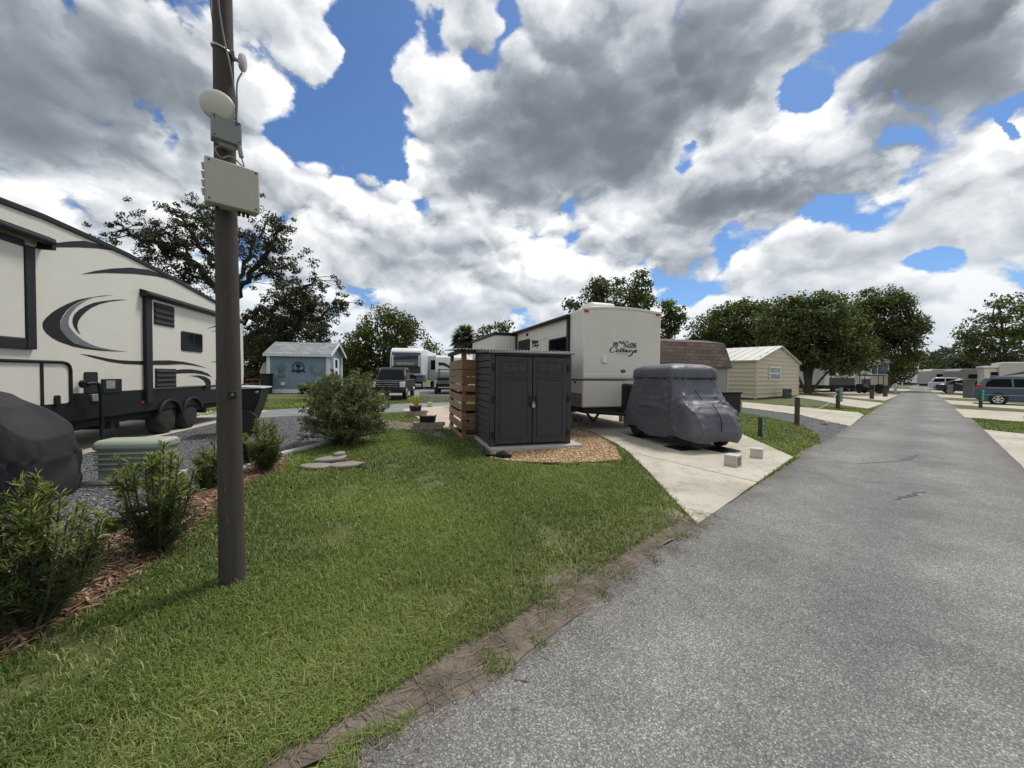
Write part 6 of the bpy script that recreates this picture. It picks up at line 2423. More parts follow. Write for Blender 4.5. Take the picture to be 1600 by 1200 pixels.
# far end of the road: pale trailers, a lamp post, parked shapes
fars = [((1425, 600), 88, 2.6, 5.0, 'pale trailer beyond the road end, farthest left', WHITE), ((1437, 598.5), 104, 7.5, 3.0, 'long white canopy at the very end of the road', WHITE),
        ((1453, 601), 74, 7.0, 3.4, 'grey trailer at far right of the road end', mat('far_grey', (.33, .32, .30), .6, .08)), ((1498, 600), 66, 9.0, 3.3, 'dark grey roofed trailer beyond the white suv', mat('far_dark', (.19, .185, .175), .7, .1))]
for q, Y, L, hgt, lb_, m_ in fars:
    p = P(*q, Y)
    t_ = thing('travel_trailer', lb_, 'camper trailer', (p.x, p.y, 0), 20 if q[0] < 1440 else -10)
    MB().prism([(0, .5), (L, .5), (L, hgt - .3), (L - .5, hgt), (.5, hgt), (0, hgt - .4)], 0, 3).build('body', m_, t_, bevel=.1)
    b = MB()
    for k in range(3):
        b.box(L * (.15 + .28 * k), L * (.15 + .28 * k) + L * .14, -.05, 0, hgt * .5, hgt * .72)
    b.build('window', GLASS, t_)
    MB().box(.3, L - .3, .2, 2.8, 0.1, .5).build('chassis', DARK, t_)
lpp = P(1409.5, 604, 66)
lm = thing('street_lamp', 'pale curved street lamp at the left of the road end', 'street lamp', (lpp.x, lpp.y, 0))
MB().tube(smoothline([(0, 0, 0), (0, 0, 3.2), (-.1, 0, 3.8), (-.5, 0, 4.1), (-.9, 0, 4.05)], 4), .07, 8).build('pole', WHITE, lm, smooth=50)
MB().box(-1.2, -.75, -.15, .15, 3.9, 4.05).build('head', WHITE, lm, bevel=.04)
# left background between trailer and blue shed
lb1 = P(406, 598, 40)
tp = thing('dome_tent', 'pale rounded camper shell seen left of the blue shed', 'camper trailer', (lb1.x, lb1.y, 0), 10)
b = MB()
b.prism([(0, .5), (0, 1.7), (.3, 2.5), (1.0, 3.0), (2.4, 3.05), (3.0, 2.6), (3.2, .5)], 0, 4)
b.build('body', CREAM2, tp, bevel=.1, smooth=50)
MB().box(1.2, 1.9, -.04, 0, 1.2, 1.9).build('window', GLASS, tp)
lb2 = P(406, 612, 27)
bb = thing('wheeled_bin', 'tall black wheeled bin at the left corner of the blue shed', 'bin', (lb2.x, lb2.y, 0), 8)
MB().prism([(.06, .05), (.55, .05), (.62, 1.35), (0, 1.35)], 0, .6).build('case', BLACK, bb, bevel=.03)
MB().box(-.04, .66, -.05, .68, 1.352, 1.44).build('lid', BLACK, bb, bevel=.03)
pq = P(388, 606, 34)
tb_ = thing('picnic_table', 'reddish picnic table between the cream trailer and blue shed', 'table', (pq.x, pq.y, 0), 10)
MB().box(-.1, 1.9, 0, .8, .86, .93).build('top', mat('red_wood', (.17, .07, .045), .8, .2), tb_)
for yy in (-.45, 1.0):
    MB().box(-.1, 1.9, yy, yy + .28, .5, .55).build('seat', MATS['red_wood'], tb_)
b = MB()
for xx in (.2, 1.5):
    b.prism([(-.4, 0), (-.3, 0), (.35, .86), (.25, .86)], xx, xx + .08, 'yz')
    b.prism([(1.2, 0), (1.1, 0), (.45, .86), (.55, .86)], xx, xx + .08, 'yz')
    b.box(xx, xx + .08, -.4, 1.2, .42, .5)
b.build('frame', MATS['red_wood'], tb_)
yg = P(320, 637, 17.5)
ys = thing('yard_sign', 'small black oval emblem sign standing in the grass past the wheels', 'sign', (yg.x, yg.y, 0), 10)
MB().prism([(.35 * math.cos(2 * math.pi * k / 20), .55 + .16 * math.sin(2 * math.pi * k / 20)) for k in range(20)], 0, .02).build('board', BLACK, ys)
MB().tube([(0, .01, 0), (0, .01, .4)], .01, 6).build('stake', BLACK, ys)
# ------------------------------------------------------------------ leaves, crowns and trunks
L_OAK = leafmat('oak_leaf', (0.020, 0.022, 0.011), (0.080, 0.082, 0.042), (0.13, 0.13, 0.065), .25)
L_GREEN = leafmat('green_leaf', (0.028, 0.040, 0.014), (0.145, 0.175, 0.056), (0.23, 0.25, 0.08), .35)
L_YEL = leafmat('yellow_green_leaf', (0.032, 0.042, 0.010), (0.155, 0.172, 0.040), (0.26, 0.24, 0.07), .3)
L_FAR = leafmat('far_leaf', (0.030, 0.040, 0.024), (0.085, 0.105, 0.055), (0.13, 0.15, 0.075), .25)
L_POD = leafmat('needle_leaf', (0.024, 0.038, 0.014), (0.115, 0.150, 0.046), (0.42, 0.45, 0.15), .38, .5)
L_OLIVE = leafmat('narrow_leaf', (0.058, 0.076, 0.034), (0.205, 0.24, 0.11), (0.36, 0.38, 0.19), .3, .55)
L_YPL = leafmat('yellow_leaf', (0.20, 0.17, 0.03), (0.42, 0.36, 0.08), (0.55, 0.5, 0.14), .3, .5)
L_PALM = leafmat('palm_leaf', (0.04, 0.05, 0.022), (0.12, 0.135, 0.06), (0.20, 0.17, 0.09), .2, .5)
BARK = mat('bark', (0.060, 0.050, 0.040), .95, .35, 3, bump=.8, bscale=18, stretch=(4, 4, 1))
BARKD = mat('dark_bark', (0.032, 0.026, 0.021), .95, .35, 3, bump=.8, bscale=18)


def tree(name, label, base, lobes, dist, n_clump, per, leaf, m, trunk, seed, cr=.9, group=None, bark=BARK, holes=.5, depth=.75):
    """lobes = (px, py, rx, ry) of the crown as surveyed at distance dist; trunk = list of (polyline, radius0, radius1)"""
    rg = np.random.default_rng(seed)
    t_ = thing(name, label, 'tree', (base.x, base.y, 0), 0, group)
    B = Vector((base.x, base.y, 0))
    s = dist / F
    cents = []
    L = []
    for (px, py, rx, ry) in lobes:
        c = P(px, py, dist)
        L.append((np.array([c.x - B.x, c.y - B.y, c.z]), np.array([rx * s, rx * s * depth, ry * s])))
    area = np.array([l[1][0] * l[1][2] for l in L])
    pick = rg.choice(len(L), size=n_clump, p=area / area.sum())
    for k in pick:
        c, r = L[k]
        d = rg.normal(size=3)
        d /= np.linalg.norm(d)
        q = rg.uniform(.55, 1.0) ** .5
        if rg.random() < .28:
            q *= rg.uniform(1.0, 1.28)
        cents.append(c + d * r * q)
    cents = np.array(cents)
    # leaves in each clump, flattened, thin at its rim
    rad = cr * rg.uniform(.45, 1.05, size=n_clump)
    cnt = np.maximum(8, (per * 1.05 * (rad / cr) ** 2)).astype(int)
    C, tone = [], []
    for c, r_, n in zip(cents, rad, cnt):
        d = rg.normal(size=(n, 3))
        d /= np.linalg.norm(d, axis=1, keepdims=True)
        q = rg.random((n, 1)) ** .5
        C.append(c + d * q * r_ * np.array([1, 1, .72]))
        tone.append(np.clip(rg.normal(.45, .28, n) + rg.normal(0, .16), 0, 1) + (rg.random(n) < .05) * .8)
    C = np.concatenate(C)
    tone = np.concatenate(tone)
    ok = C[:, 2] > .15
    C, tone = C[ok], tone[ok]
    leaves('crown', C, leaf * rg.uniform(.6, 1.35, len(C)), m, t_, rg, tone, .62)
    mb = MB()
    for pts, r0, r1 in trunk:
        c = smoothline([Vector(p) - Vector((B.x, B.y, 0)) for p in pts], 5)
        n = len(c)
        mb.tube(c, [r0 + (r1 - r0) * i / (n - 1) for i in range(n)], 8)
    # twigs from the ends of the limbs into the clumps
    ends = [Vector(p[-1]) - Vector((B.x, B.y, 0)) for p, _, _ in trunk] + [Vector(p[len(p) // 2]) - Vector((B.x, B.y, 0)) for p, _, _ in trunk]
    for c in cents[::max(1, len(cents) // 46)]:
        c = Vector(c)
        e = min(ends, key=lambda q: (q - c).length)
        md = e.lerp(c, .5) + Vector(rg.normal(size=3) * .08 * (c - e).length)
        tr_ = trunk[0][1]
        mb.tube(smoothline([e, md, c], 4), [tr_ * .30, tr_ * .26, tr_ * .22, tr_ * .18, tr_ * .15, tr_ * .12, tr_ * .1, tr_ * .08, tr_ * .05], 5)
    mb.build('trunk', bark, t_, smooth=60)
    return t_


def PP(pts, d):
    return [P(x, y, d) for x, y in pts]


# ---- the old oak behind the cream trailer: gnarled limbs hung with clumps
def oak():
    rg = np.random.default_rng(5)
    d0 = 37.0
    K = d0 / 27.0
    base = P(368, 612, d0)
    B = Vector((base.x, base.y, 0))
    t_ = thing('oak_tree', 'large gnarled oak with sprawling dark limbs behind the cream trailer', 'tree', B)
    limbs = [
        ([(368, 625), (366, 590), (364, 550), (360, 505), (358, 470)], .62, .36, 0),
        ([(358, 475), (330, 440), (300, 408), (265, 392), (235, 380), (205, 366), (186, 357)], .30, .07, -1),
        ([(360, 470), (335, 415), (312, 385), (292, 352), (276, 332)], .26, .06, 1),
        ([(362, 465), (352, 405), (335, 365), (316, 338), (310, 318)], .25, .05, 2),
        ([(364, 470), (392, 430), (412, 398), (430, 372), (441, 352)], .26, .06, -1),
        ([(366, 462), (388, 405), (400, 372), (420, 350)], .22, .05, 2),
        ([(366, 505), (410, 486), (445, 470), (470, 452), (492, 434)], .26, .06, -2),
        ([(368, 535), (420, 515), (470, 502), (505, 490), (527, 470)], .25, .05, 0),
        ([(368, 555), (430, 545), (480, 540), (515, 530)], .22, .05, 1),
        ([(358, 505), (315, 470), (280, 452), (250, 435), (225, 425)], .22, .06, 1),
        ([(412, 400), (430, 412), (440, 425)], .10, .04, 0),
        ([(470, 452), (485, 470), (490, 480)], .10, .04, 0),
        ([(330, 440), (290, 425), (262, 412)], .14, .05, 0),
        ([(300, 408), (282, 380), (262, 366), (250, 352)], .12, .04, -1),
        ([(335, 415), (345, 385), (352, 350)], .12, .04, 0),
        ([(392, 430), (425, 430), (441, 445)], .12, .04, 1),
        ([(410, 486), (440, 500), (470, 520)], .14, .04, 2),
        ([(430, 545), (460, 520), (500, 512)], .12, .04, -2),
    ]
    mb = MB()
    C, tone = [], []
    for pts, r0, r1, dz in limbs:
        m_ = len(pts)
        r0, r1 = r0 * K * .8, r1 * K
        W3 = [P(x, y, d0 + dz * 1.8 * i / (m_ - 1)) - B for i, (x, y) in enumerate(pts)]
        c = smoothline(W3, 6)
        n = len(c)
        c = [p + Vector(rg.normal(size=3)) * .16 * (0 if r0 > .6 else 1) for p in c]
        rr = [r0 + (r1 - r0) * i / (n - 1) for i in range(n)]
        mb.tube(c, rr, 8)
        if r0 > .6:
            continue
        for i in range(n):
            f = i / (n - 1)
            if f < .30:
                continue
            for k in range(3 if f > .45 else 2):
                off = rg.normal(size=3) * np.array([.7, 1.0, .55]) * (.5 + .85 * f)
                cc = np.array(c[i]) + off
                r_ = rg.uniform(.22, .55) * K * .9
                q = rg.normal(size=(int(62 * r_ / .5), 3))
                q /= np.linalg.norm(q, axis=1, keepdims=True)
                C.append(cc + q * (rg.random((len(q), 1)) ** .5) * r_ * np.array([1, 1, .7]))
                tone.append(np.clip(rg.normal(.4, .25, len(q)) + rg.normal(0, .15), 0, 1))
                if rg.random() < .45:
                    mb.tube([c[i], c[i].lerp(Vector(cc), .55) + Vector(rg.normal(size=3)) * .06, Vector(cc)], [rr[i] * .45, .03, .014], 5)
    # the dense lower right of the crown and the shaded middle
    for (px, py, rx, ry, n) in ((455, 515, 62, 34, 105), (480, 480, 42, 26, 40), (420, 500, 44, 36, 55), (300, 445, 46, 24, 30), (340, 430, 36, 30, 16), (430, 545, 60, 20, 60), (255, 400, 30, 16, 9), (320, 375, 30, 20, 8), (425, 385, 22, 24, 8)):
        for k in range(n):
            a = rg.uniform(0, 2 * math.pi)
            q = rg.random() ** .5
            p = P(px + rx * q * math.cos(a), py + ry * q * math.sin(a), d0 + rg.uniform(-3, 3)) - B
            r_ = rg.uniform(.25, .6) * K * .9
            v = rg.normal(size=(int(58 * r_ / .5), 3))
            v /= np.linalg.norm(v, axis=1, keepdims=True)
            C.append(np.array(p) + v * (rg.random((len(v), 1)) ** .5) * r_ * np.array([1, 1, .7]))
            tone.append(np.clip(rg.normal(.4, .25, len(v)) + rg.normal(0, .15), 0, 1))
    C = np.concatenate(C)
    tone = np.concatenate(tone)
    leaves('crown', C, .21 * rg.uniform(.6, 1.3, len(C)), L_OAK, t_, rg, tone, .6)
    mb.build('trunk', BARKD, t_, smooth=60)


oak()

# ---- trees beyond the back lots
tree('round_tree', 'broad yellowish green tree behind the black pickup and white trailer', P(603, 605, 52), [(603, 535, 42, 48), (570, 550, 36, 38), (640, 545, 34, 42), (620, 515, 26, 26), (660, 560, 22, 30), (545, 562, 24, 28), (600, 575, 60, 24)], 52, 300, 95, .36, L_YEL,
     [(PP([(603, 610), (603, 580), (600, 550)], 52), .5, .25), (PP([(603, 580), (580, 555)], 52), .25, .1), (PP([(603, 575), (630, 545)], 52), .25, .1)], 1, 1.5)
tree('round_tree', 'low dark tree right behind the blue shed', P(543, 610, 56), [(545, 565, 24, 32), (530, 575, 18, 26), (560, 580, 20, 24)], 56, 80, 80, .36, L_GREEN, [(PP([(543, 610), (543, 570)], 56), .3, .12)], 2, 1.4)
tree('round_tree', 'dark green bushy tree left of the blue shed past the trailer', P(400, 604, 46), [(398, 560, 26, 40), (425, 555, 30, 30), (385, 580, 24, 26), (410, 540, 20, 20), (450, 560, 26, 30)], 46, 150, 90, .32, L_GREEN, [(PP([(400, 606), (402, 560)], 46), .35, .12)], 3, 1.2)
tree('broadleaf_tree', 'sparse green tree rising behind the lettered trailer', P(955, 600, 30), [(955, 462, 40, 26), (1000, 446, 14, 22), (930, 460, 16, 24), (905, 474, 20, 10), (975, 475, 36, 24), (1000, 470, 18, 20), (895, 478, 12, 6), (935, 446, 7, 12), (1006, 434, 5, 12)], 30, 120, 60, .24, L_GREEN,
     [(PP([(955, 615), (955, 540), (958, 480)], 30), .28, .14), (PP([(957, 500), (990, 455), (1002, 430)], 30), .12, .04), (PP([(957, 505), (930, 460), (925, 442)], 30), .12, .04), (PP([(957, 520), (905, 478), (888, 476)], 30), .10, .03)], 4, .75)
tree('broadleaf_tree', 'leaning sprig-like tree just right of the lettered trailer top', P(1046, 600, 30), [(1048, 500, 16, 26), (1060, 492, 16, 12), (1040, 520, 14, 20), (1044, 480, 6, 12), (1068, 498, 8, 5)], 30, 62, 55, .24, L_GREEN,
     [(PP([(1044, 615), (1044, 540), (1048, 490)], 30), .2, .06), (PP([(1046, 515), (1074, 497)], 30), .08, .03)], 5, .6)
tree('broadleaf_tree', 'broad dark tree on the left of the row behind the tan garage', P(1150, 600, 48), [(1150, 510, 52, 34), (1115, 520, 36, 30), (1180, 505, 44, 32), (1165, 488, 36, 16), (1130, 545, 46, 26), (1190, 540, 44, 36), (1100, 530, 18, 18)], 48, 330, 95, .34, L_GREEN,
     [(PP([(1150, 608), (1150, 560), (1150, 520)], 48), .45, .2), (PP([(1150, 565), (1110, 530)], 48), .2, .08), (PP([(1150, 560), (1190, 515)], 48), .2, .08)], 6, 1.35, 'trees behind the garages')
tree('broadleaf_tree', 'multi-stemmed tree with a full dark crown beside the tan garage', P(1262, 616, 37), [(1262, 500, 40, 38), (1225, 512, 40, 36), (1300, 505, 40, 40), (1280, 478, 34, 18), (1240, 482, 26, 18), (1320, 540, 34, 34), (1290, 560, 48, 18), (1215, 540, 24, 26), (1340, 560, 24, 20), (1270, 535, 50, 30), (1292, 572, 30, 14), (1250, 560, 22, 16)], 37, 460, 95, .28, L_GREEN,
     [(PP([(1262, 616), (1258, 585), (1250, 550), (1235, 515)], 37), .19, .07), (PP([(1264, 616), (1268, 580), (1280, 545), (1290, 510)], 37), .19, .07), (PP([(1260, 616), (1248, 590), (1232, 560)], 37), .14, .06), (PP([(1266, 614), (1290, 585), (1320, 560)], 37), .13, .05), (PP([(1262, 605), (1264, 560), (1262, 510)], 37), .14, .06)],
     7, 1.1, 'trees behind the garages')
tree('broadleaf_tree', 'tall open-crowned tree overhanging the park trailer by the road', P(1378, 604, 47), [(1360, 490, 32, 36), (1395, 500, 32, 36), (1372, 465, 24, 16), (1400, 478, 22, 18), (1420, 510, 24, 18), (1350, 520, 32, 30), (1390, 540, 42, 30), (1335, 500, 18, 26), (1415, 535, 22, 14), (1432, 512, 12, 8), (1392, 566, 34, 20)], 47, 390, 80, .30, L_GREEN,
     [(PP([(1385, 606), (1382, 570), (1375, 530), (1368, 490)], 47), .40, .14), (PP([(1380, 560), (1400, 525), (1420, 508)], 47), .2, .06), (PP([(1378, 545), (1350, 510)], 47), .2, .06), (PP([(1376, 535), (1395, 490)], 47), .18, .06)], 8, 1.15, 'trees behind the garages')
tree('broadleaf_tree', 'small rounded tree low by the road beside the park trailer', P(1400, 602, 60), [(1400, 580, 22, 18), (1390, 570, 18, 16), (1380, 590, 16, 10)], 60, 90, 80, .36, L_GREEN, [(PP([(1400, 606), (1398, 580)], 60), .25, .1)], 9, 1.3)
tree('broadleaf_tree', 'airy tree with open branches above the blue minivan', P(1573, 607, 38), [(1560, 485, 30, 16), (1545, 512, 34, 18), (1590, 505, 36, 26), (1570, 540, 52, 24), (1530, 540, 34, 14), (1558, 470, 12, 10), (1600, 480, 24, 26), (1510, 525, 16, 8), (1525, 505, 14, 10), (1610, 540, 34, 30), (1548, 556, 30, 10)], 38, 290, 52, .25, L_GREEN,
     [(PP([(1572, 610), (1572, 570), (1568, 530), (1562, 480)], 38), .2, .06), (PP([(1571, 560), (1540, 535), (1512, 528)], 38), .1, .03), (PP([(1571, 550), (1600, 510), (1605, 480)], 38), .12, .04), (PP([(1570, 535), (1545, 505)], 38), .1, .03), (PP([(1571, 545), (1552, 500), (1556, 470)], 38), .08, .03)], 10, .8)
tree('broadleaf_tree', 'dense tree at the frame edge beyond the airy one', P(1640, 605, 40), [(1625, 510, 34, 44), (1660, 520, 40, 44), (1612, 560, 26, 20)], 40, 90, 70, .27, L_GREEN, [(PP([(1640, 610), (1640, 540)], 40), .3, .1)], 14, 1.0)
tree('broadleaf_tree', 'small scraggly tree right of the palm behind the trailer', P(770, 602, 45), [(770, 520, 22, 12), (755, 528, 12, 10), (788, 512, 12, 8), (778, 540, 26, 16)], 45, 50, 55, .3, L_GREEN, [(PP([(770, 608), (770, 530)], 45), .2, .08), (PP([(770, 550), (788, 512)], 45), .08, .03)], 11, .9)

tree('broadleaf_tree', 'low green tree filling the gap behind the tan garage roof', P(1205, 600, 55), [(1205, 525, 34, 34), (1225, 545, 30, 26), (1185, 550, 28, 24)], 55, 110, 80, .36, L_GREEN, [(PP([(1205, 606), (1205, 540)], 55), .3, .1)], 15, 1.3, 'trees behind the garages')
tree('broadleaf_tree', 'pale green tree between the multi-stemmed tree and the roadside tree', P(1330, 600, 58), [(1328, 505, 28, 34), (1318, 535, 30, 30), (1345, 540, 26, 30)], 58, 110, 80, .38, L_YEL, [(PP([(1330, 606), (1330, 530)], 58), .3, .1)], 16, 1.3, 'trees behind the garages')

# ---- far wood beyond the end of the road: it reads as one mass
def far_wood():
    rg = np.random.default_rng(31)
    C, tone = [], []
    for k in range(640):
        px = rg.uniform(1405, 1600)
        top = 557 + 5 * math.sin(px * .05) + 5 * math.sin(px * .13 + 1) + (4 if px > 1500 else 0) + (6 if px < 1425 else 0)
        py = rg.uniform(top, 594)
        d = rg.uniform(108, 135)
        c = np.array(P(px, py, d))
        r_ = rg.uniform(1.0, 2.4)
        v = rg.normal(size=(46, 3))
        v /= np.linalg.norm(v, axis=1, keepdims=True)
        C.append(c + v * rg.random((46, 1)) ** .4 * r_)
        tone.append(np.clip(rg.normal(.45, .25, 46) + rg.normal(0, .2), 0, 1))
    for k in range(520):
        px = rg.uniform(330, 1420)
        top = 578 + 4 * math.sin(px * .03) + 3 * math.sin(px * .11)
        py = rg.uniform(top, 592)
        d = rg.uniform(150, 190)
        c = np.array(P(px, py, d))
        c[2] = max(c[2], 1.0)
        r_ = rg.uniform(1.5, 3.2)
        v = rg.normal(size=(30, 3))
        v /= np.linalg.norm(v, axis=1, keepdims=True)
        C.append(c + v * rg.random((30, 1)) ** .4 * r_)
        tone.append(np.clip(rg.normal(.45, .25, 30) + rg.normal(0, .2), 0, 1))
    C = np.concatenate(C)
    tone = np.concatenate(tone)
    o = leaves('treeline', C, .85 * rg.uniform(.6, 1.3, len(C)), L_FAR, None, rg, tone, .7)
    tag(o, 'far dark wood closing the end of the road', 'trees', None, 'stuff')


far_wood()
for i, (px, py, rx, ry, lb_) in enumerate(((1440, 578, 16, 12, 'pale round tree in front of the far wood near the road end'), (1468, 572, 22, 18, 'dark round tree in front of the far wood above the grey trailer'), (1515, 570, 24, 20, 'dark spreading tree above the parked white suv'))):
    tree('broadleaf_tree', lb_, P(px, 600, 96), [(px, py, rx, ry), (px - rx * .6, py + 5, rx * .7, ry * .7), (px + rx * .6, py + 5, rx * .7, ry * .7)], 96, 70, 60, .6, L_FAR if i else L_YEL, [(PP([(px, 604), (px, py)], 96), .3, .1)], 40 + i, 2.0)


# ---- cabbage palm
def palm(label, base, hgt, rad, n, seed):
    rg = random.Random(seed)
    t_ = thing('palm_tree', label, 'tree', (base.x, base.y, 0))
    MB().tube([(0, 0, 0), (.05, 0, hgt * .5), (0, 0, hgt)], [.28, .24, .22], 12).build('trunk', BARK, t_, smooth=60)
    V, Fc, tn = [], [], []
    for k in range(n):
        az = rg.uniform(0, 2 * math.pi)
        el = math.radians(rg.uniform(-65, 80))
        d = Vector((math.cos(az) * math.cos(el), math.sin(az) * math.cos(el), math.sin(el)))
        L = rad * rg.uniform(.75, 1.0)
        hub = Vector((0, 0, hgt)) + d * L * .42
        side = d.cross(Vector((0, 0, 1)))
        side = side.normalized() if side.length > .01 else Vector((1, 0, 0))
        tt = min(1.0, max(0.0, rg.gauss(.45, .25))) if el > -.5 else 1.6
        for j in range(18):
            a = math.radians(-100 + 200 * j / 17)
            q = (d * math.cos(a) + side * math.sin(a))
            tip = hub + q * L * .62 + Vector((0, 0, -.18 * L * abs(math.sin(a)) - .1 * L))
            w = q.cross(Vector((.2, .1, 1))).normalized() * L * .035
            b0 = len(V)
            md = hub.lerp(tip, .5)
            V += [hub, md + w, tip, md - w]
            Fc += [b0, b0 + 1, b0 + 2, b0, b0 + 2, b0 + 3]
            tn += [tt, tt]
        b0 = len(V)
        V += [Vector((0, 0, hgt)) - side * .02, Vector((0, 0, hgt)) + side * .02, hub]
        Fc += [b0, b0 + 1, b0 + 2]
        tn += [tt]
    np_mesh('crown', [tuple(v) for v in V], Fc, 3, L_PALM, t_, tn)


palm('cabbage palm with a shaggy round head behind the pallet shelter', P(724, 605, 34), P(724, 528, 34).z, 1.6, 84, 3)


# ---- clipped needle-leaved shrubs in the mulch bed
def needle_shrub(label, base, hgt, spread, n_stem, seed, leaf=.07, group='needle-leaved shrubs in the mulch bed', m=L_POD, dens=1.0, bare=.12):
    rg = np.random.default_rng(seed)
    t_ = thing('needle_shrub', label, 'shrub', (base.x, base.y, 0), 0, group)
    mb = MB()
    C, D, S, T_ = [], [], [], []
    for k in range(n_stem):
        a = rg.uniform(0, 2 * math.pi)
        q = rg.random() ** .6
        tip = np.array([math.cos(a) * spread * q, math.sin(a) * spread * q, hgt * (1.0 - .42 * q ** 1.5) * rg.uniform(.74, 1.0)])
        root = np.array([math.cos(a) * .07 * q, math.sin(a) * .07 * q, 0.0])
        mid = root * .4 + tip * .6
        mid[2] = tip[2] * .42
        pts = smoothline([tuple(root), tuple(mid), tuple(tip)], 7)
        n = len(pts)
        mb.tube(pts, [.010 * (1 - .8 * i / (n - 1)) + .0015 for i in range(n)], 5)
        L = sum((pts[i + 1] - pts[i]).length for i in range(n - 1))
        # side sprays along the stem
        segs = [(pts, True)]
        for j in range(int(7 * dens)):
            f = rg.uniform(.18, .92)
            p = pts[int(f * (n - 1))]
            az = rg.uniform(0, 2 * math.pi)
            ln = rg.uniform(.08, .19) * hgt * (1.15 - .6 * f)
            up = rg.uniform(.35, 1.1)
            e = p + Vector((math.cos(az) * ln, math.sin(az) * ln, ln * up))
            m2 = p.lerp(e, .5) + Vector((0, 0, -.02))
            sp = smoothline([p, m2, e], 5)
            mb.tube(sp, [.004, .0035, .003, .003, .0025, .0025, .002, .002, .0015, .0015, .001][:len(sp)], 4)
            segs.append((sp, False))
        for sp, main in segs:
            m_ = len(sp)
            sl = sum((sp[i + 1] - sp[i]).length for i in range(m_ - 1))
            cnt = int(sl / leaf * (13 if main else 17) * dens)
            for j in range(cnt):
                f = rg.random()
                if main and f < bare:
                    continue
                x = f * (m_ - 1)
                i = min(int(x), m_ - 2)
                p = np.array(sp[i].lerp(sp[i + 1], x - i))
                ax = np.array((sp[i + 1] - sp[i]).normalized())
                o = rg.normal(size=3)
                o -= ax * np.dot(o, ax)
                o /= np.linalg.norm(o) + 1e-6
                d = o * rg.uniform(.6, 1.0) + ax * rg.uniform(.5, 1.1)
                d /= np.linalg.norm(d)
                ll = leaf * rg.uniform(.6, 1.15)
                C.append(p + d * ll * .5)
                D.append(d)
                S.append(ll)
                fresh = f > .62 and p[2] > hgt * .40
                T_.append(rg.uniform(1.1, 2.0) if (fresh and rg.random() < .75) else np.clip(rg.normal(.42, .25), 0, 1))
    C, D, S, T_ = np.array(C), np.array(D), np.array(S), np.array(T_)
    ok = C[:, 2] > 0.01
    leaves('foliage', C[ok], S[ok], m, t_, rg, T_[ok], .12, .2, D[ok])
    mb.build('stem', BARK, t_)
    return t_


needle_shrub('largest needle-leaved shrub with pale fresh tips at the frame corner', G(45, 985), 1.0, .33, 27, 1, .062)
needle_shrub('needle-leaved shrub standing against the pale green cabinet', G(248, 862), 1.0, .32, 19, 2, .066)
needle_shrub('needle-leaved shrub half hidden by the pole', G(332, 765), .74, .20, 12, 3, .07)
needle_shrub('small upright needle-leaved shrub right of the pole by the gravel', G(412, 738), .98, .22, 14, 4, .075)
needle_shrub('needle-leaved shrub close behind the pole above the mulch end', G(392, 722), .62, .2, 9, 5, .075)
needle_shrub('low sprig of needle leaves among the edging stones', G(170, 838), .2, .13, 8, 6, .06)

# ---- the big loose bush at the head of the curb
def loose_bush():
    rg = np.random.default_rng(77)
    base = G(535, 694)
    t_ = thing('bush', 'big loose grey-green bush with arching narrow-leaved twigs by the curb', 'shrub', (base.x, base.y, 0))
    mb = MB()
    C, D, S, T_ = [], [], [], []
    for k in range(165):
        a = rg.uniform(0, 2 * math.pi)
        q = rg.random() ** .5
        hz = 1.5 * math.sqrt(max(.08, 1 - .72 * q * q)) * rg.uniform(.62, 1.08)
        tip = Vector((math.cos(a) * .92 * q + .06, math.sin(a) * .85 * q, hz))
        if rg.random() < .3:
            tip = Vector((math.cos(a) * .92 * (.7 + .3 * q) + .03, math.sin(a) * .85 * (.7 + .3 * q), rg.uniform(.22, .7)))
        root = Vector((math.cos(a) * .10 * q, math.sin(a) * .10 * q, 0))
        mid = root.lerp(tip, .5) + Vector((0, 0, .18 * tip.z)) - Vector((tip.x, tip.y, 0)) * .12
        pts = smoothline([root, mid, tip], 8)
        n = len(pts)
        mb.tube(pts, [.014 * (1 - .85 * i / (n - 1)) + .0012 for i in range(n)], 5)
        subs = [(pts, .32)]
        for j in range(5):
            f = rg.uniform(.45, .95)
            p = pts[int(f * (n - 1))]
            v = Vector(rg.normal(size=3) * np.array([1, 1, .5])).normalized()
            e = p + v * rg.uniform(.15, .34) + Vector((0, 0, .10))
            subs.append(([p, p.lerp(e, .5) + Vector((0, 0, .02)), e], 0.0))
            mb.tube([p, e], [.004, .0015], 4)
        for sp, f0 in subs:
            m_ = len(sp)
            sl = sum((sp[i + 1] - sp[i]).length for i in range(m_ - 1))
            for j in range(int(sl * 78)):
                f = rg.uniform(f0, 1)
                x = f * (m_ - 1)
                i = min(int(x), m_ - 2)
                p = np.array(sp[i].lerp(sp[i + 1], x - i))
                ax = np.array((sp[i + 1] - sp[i]).normalized())
                o = rg.normal(size=3)
                d = o / np.linalg.norm(o) * .8 + ax * .8
                d /= np.linalg.norm(d) + 1e-6
                ll = .085 * rg.uniform(.6, 1.2)
                C.append(p + d * ll * .5)
                D.append(d)
                S.append(ll)
                T_.append(rg.uniform(1.05, 1.9) if rg.random() < .16 else np.clip(rg.normal(.48, .25), 0, 1))
    C, D, S, T_ = np.array(C), np.array(D), np.array(S), np.array(T_)
    ok = C[:, 2] > .03
    leaves('foliage', C[ok], S[ok], L_OLIVE, t_, rg, T_[ok], .24, .3, D[ok])
    mb.build('stem', BARK, t_)


loose_bush()


